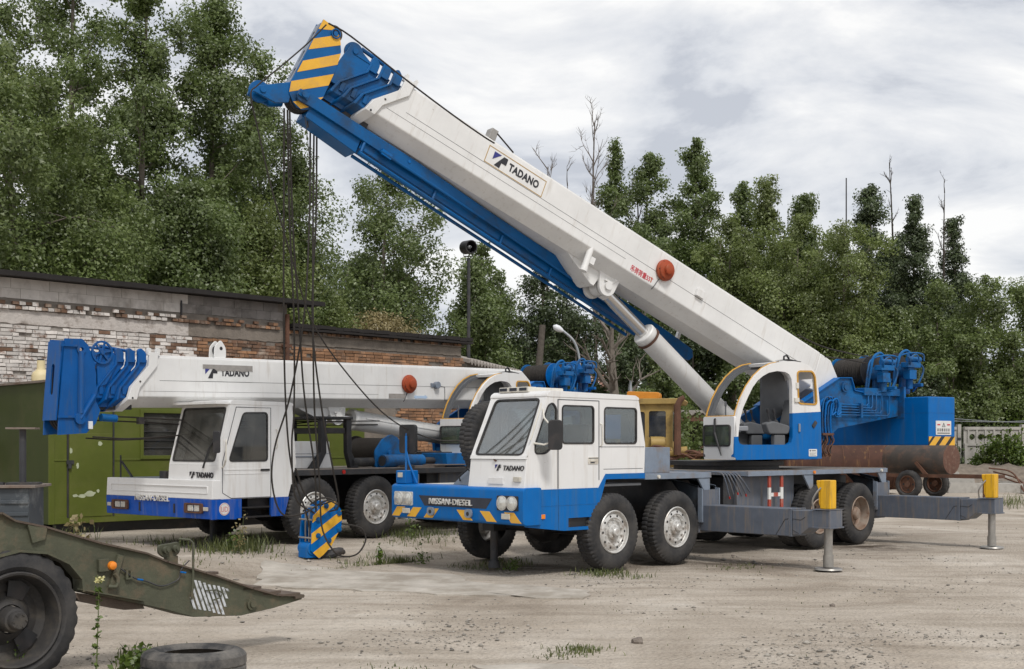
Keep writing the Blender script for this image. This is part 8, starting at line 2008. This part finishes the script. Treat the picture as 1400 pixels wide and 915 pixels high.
for (px, py, sx_, sy_, n, hgt) in patches:
    for _ in range(n):
        X, Y = gpt(px + rng.normal() * sx_ * 0.5, max(650, py + rng.normal() * sy_ * 0.5)); zz = gzf(X, Y)
        hh = hgt * rng.uniform(0.35, 1.25); a = rng.uniform(0, 6.28); ln = rng.uniform(0.1, 0.8) * hh; w = 0.0035 + 0.004 * rng.random() + hh * 0.012
        d = np.array([math.cos(a), math.sin(a)]); sd_ = np.array([-d[1], d[0]]) * w
        b0 = np.array([X, Y, zz - 0.01])
        GV += [b0 + [*(-sd_), 0], b0 + [*sd_, 0], b0 + [*(d * ln * 0.4 + sd_ * 0.7), hh * 0.65], b0 + [*(d * ln * 0.4 - sd_ * 0.7), hh * 0.65],
               b0 + [*(d * ln * 0.4 - sd_ * 0.7), hh * 0.65], b0 + [*(d * ln * 0.4 + sd_ * 0.7), hh * 0.65], b0 + [*(d * ln + sd_ * 0.1), hh], b0 + [*(d * ln - sd_ * 0.1), hh]]
GV = np.array(GV); addobj('grass', quads_mesh('grass', GV, np.arange(len(GV)).reshape(-1, 4), 'grass_blade'), None, 'stuff')

def weed(px, py, h, label, seed, flower=False, lm='leaf_bush', n=60, leaf=0.05, X=None, zz=None, spread=0.05):
    r = random.Random(seed); rg = np.random.default_rng(seed)
    if X is None: x, y = gpt(px, py); zz = gzf(x, y)
    else: x, y = X
    root = thing('weed', label, 'weed', (x, y, zz - 0.005), 0, 'weeds growing in the yard'); m = MB(); C = []
    for s in range(1 if flower else r.randrange(2, 5)):
        ex = r.gauss(0, 0.10 * h + 0.01) if not flower else 0.04; hh = h * (1 if s == 0 else r.uniform(0.4, 0.8))
        sp = spline([(r.gauss(0, 0.01), 0, 0), (ex * 0.4, r.gauss(0, 0.03 * h), hh * 0.5), (ex, r.gauss(0, 0.05 * h), hh)], 6)
        m.tube(sp, [0.006 * (h / 0.6) ** 0.5 * (1 - 0.06 * j) for j in range(len(sp))], 5); C += sp[2:]
    m.build('stem', 'leaf_light', root); C = np.array([tuple(c) for c in C])
    P = C[rg.integers(0, len(C), n)] + rg.normal(size=(n, 3)) * spread; P[:, 2] = np.abs(P[:, 2]); v, q = leaf_quads(P, leaf, rg); addobj('leaves', quads_mesh('leaves', v, q, lm), root)
    if flower:
        P = np.array([[0.04, 0, h]]) + rg.normal(size=(90, 3)) * np.array([0.014, 0.014, 0.010]); v, q = leaf_quads(P, 0.022, rg); addobj('flower_head', quads_mesh('flower_head', v, q, 'weed_flower'), root)
    return root
weed(128, 942, 0.84, 'tall thin weed with pale yellow flower head beside the trailer wheel', 1, True, n=120, leaf=0.032, spread=0.014)
weed(170, 925, 0.20, 'short bright green weed between trailer wheel and flat tyre', 2, n=90, leaf=0.05)
weed(190, 918, 0.22, 'bushy green weed left of the flat grey tyre', 3, n=130, leaf=0.05)
weed(25, 935, 0.30, 'thin pale weed in front of the trailer wheel hub', 4, n=60, leaf=0.03)
weed(519, 771, 0.32, 'single upright bright green leaf stalk on open dirt near the hook block', 5, n=60, leaf=0.06, spread=0.012)
weed(330, 756, 0.62, 'tall dry weed standing before the dark wheel of lowered crane', 6, n=70, leaf=0.05, lm='grass_dry', spread=0.05)
weed(318, 752, 0.30, 'leafy green weed below the bumper of lowered crane', 7, n=120, leaf=0.06)
weed(562, 738, 0.48, 'spindly weed under the corner of the blue striped bumper', 8, n=80, leaf=0.05)
weed(578, 770, 0.30, 'small spindly weed in front of the blue striped bumper', 9, n=60, leaf=0.045)
weed(700, 778, 0.16, 'low weed at the front jack foot', 10, n=70, leaf=0.04)
weed(0, 0, 0.20, 'small dry weed sprouting on top of the olive trailer beam', 11, n=40, leaf=0.05, lm='grass_dry', X=(tuple((TR.matrix_basis @ Vector((0.55, 0.1, 1.06)))[:2])), zz=1.065)
weed(255, 903, 0.16, 'small seedling growing inside the flat grey tyre', 12, n=30, leaf=0.03, lm='grass_blade')
weed(283, 903, 0.13, 'second seedling growing inside the flat grey tyre', 13, n=30, leaf=0.03, lm='grass_blade')

# gravel: thousands of loose stones and clods
rng = np.random.default_rng(19)
base_v = np.array([[1, 0, 0], [-1, 0, 0], [0, 1, 0], [0, -1, 0], [0, 0, 0.8], [0, 0, -0.5]], float)
base_f = np.array([[0, 2, 4], [2, 1, 4], [1, 3, 4], [3, 0, 4], [2, 0, 5], [1, 2, 5], [3, 1, 5], [0, 3, 5]])
NG = 22000; V, F = [], []
for i in range(NG):
    py = 660 + (955 - 660) * rng.random() ** 0.55; px = rng.uniform(-60, 1460)
    X, Y = gpt(px, py)
    cl = mnoise.noise(Vector((X * 0.55, Y * 0.55, 8)))
    if rng.random() > 0.22 + cl * 1.7: continue
    s = 0.006 + 0.013 * rng.random() ** 2.5 + (0.024 * rng.random() if rng.random() < 0.05 else 0)
    if Y > 16: s *= 1.3
    a = rng.uniform(0, 6.28); c_, s__ = math.cos(a), math.sin(a)
    bv = base_v * rng.uniform(0.6, 1.3, (6, 3)) * s * np.array([1.2, 0.9, 0.75])
    x2 = bv[:, 0] * c_ - bv[:, 1] * s__; y2 = bv[:, 0] * s__ + bv[:, 1] * c_
    F.append(base_f + 6 * len(V)); V.append(np.stack([x2 + X, y2 + Y, bv[:, 2] + gzf(X, Y) + s * 0.25], 1))
addobj('gravel', quads_mesh('gravel', np.concatenate(V), np.concatenate(F), 'stone'), None, 'stuff')
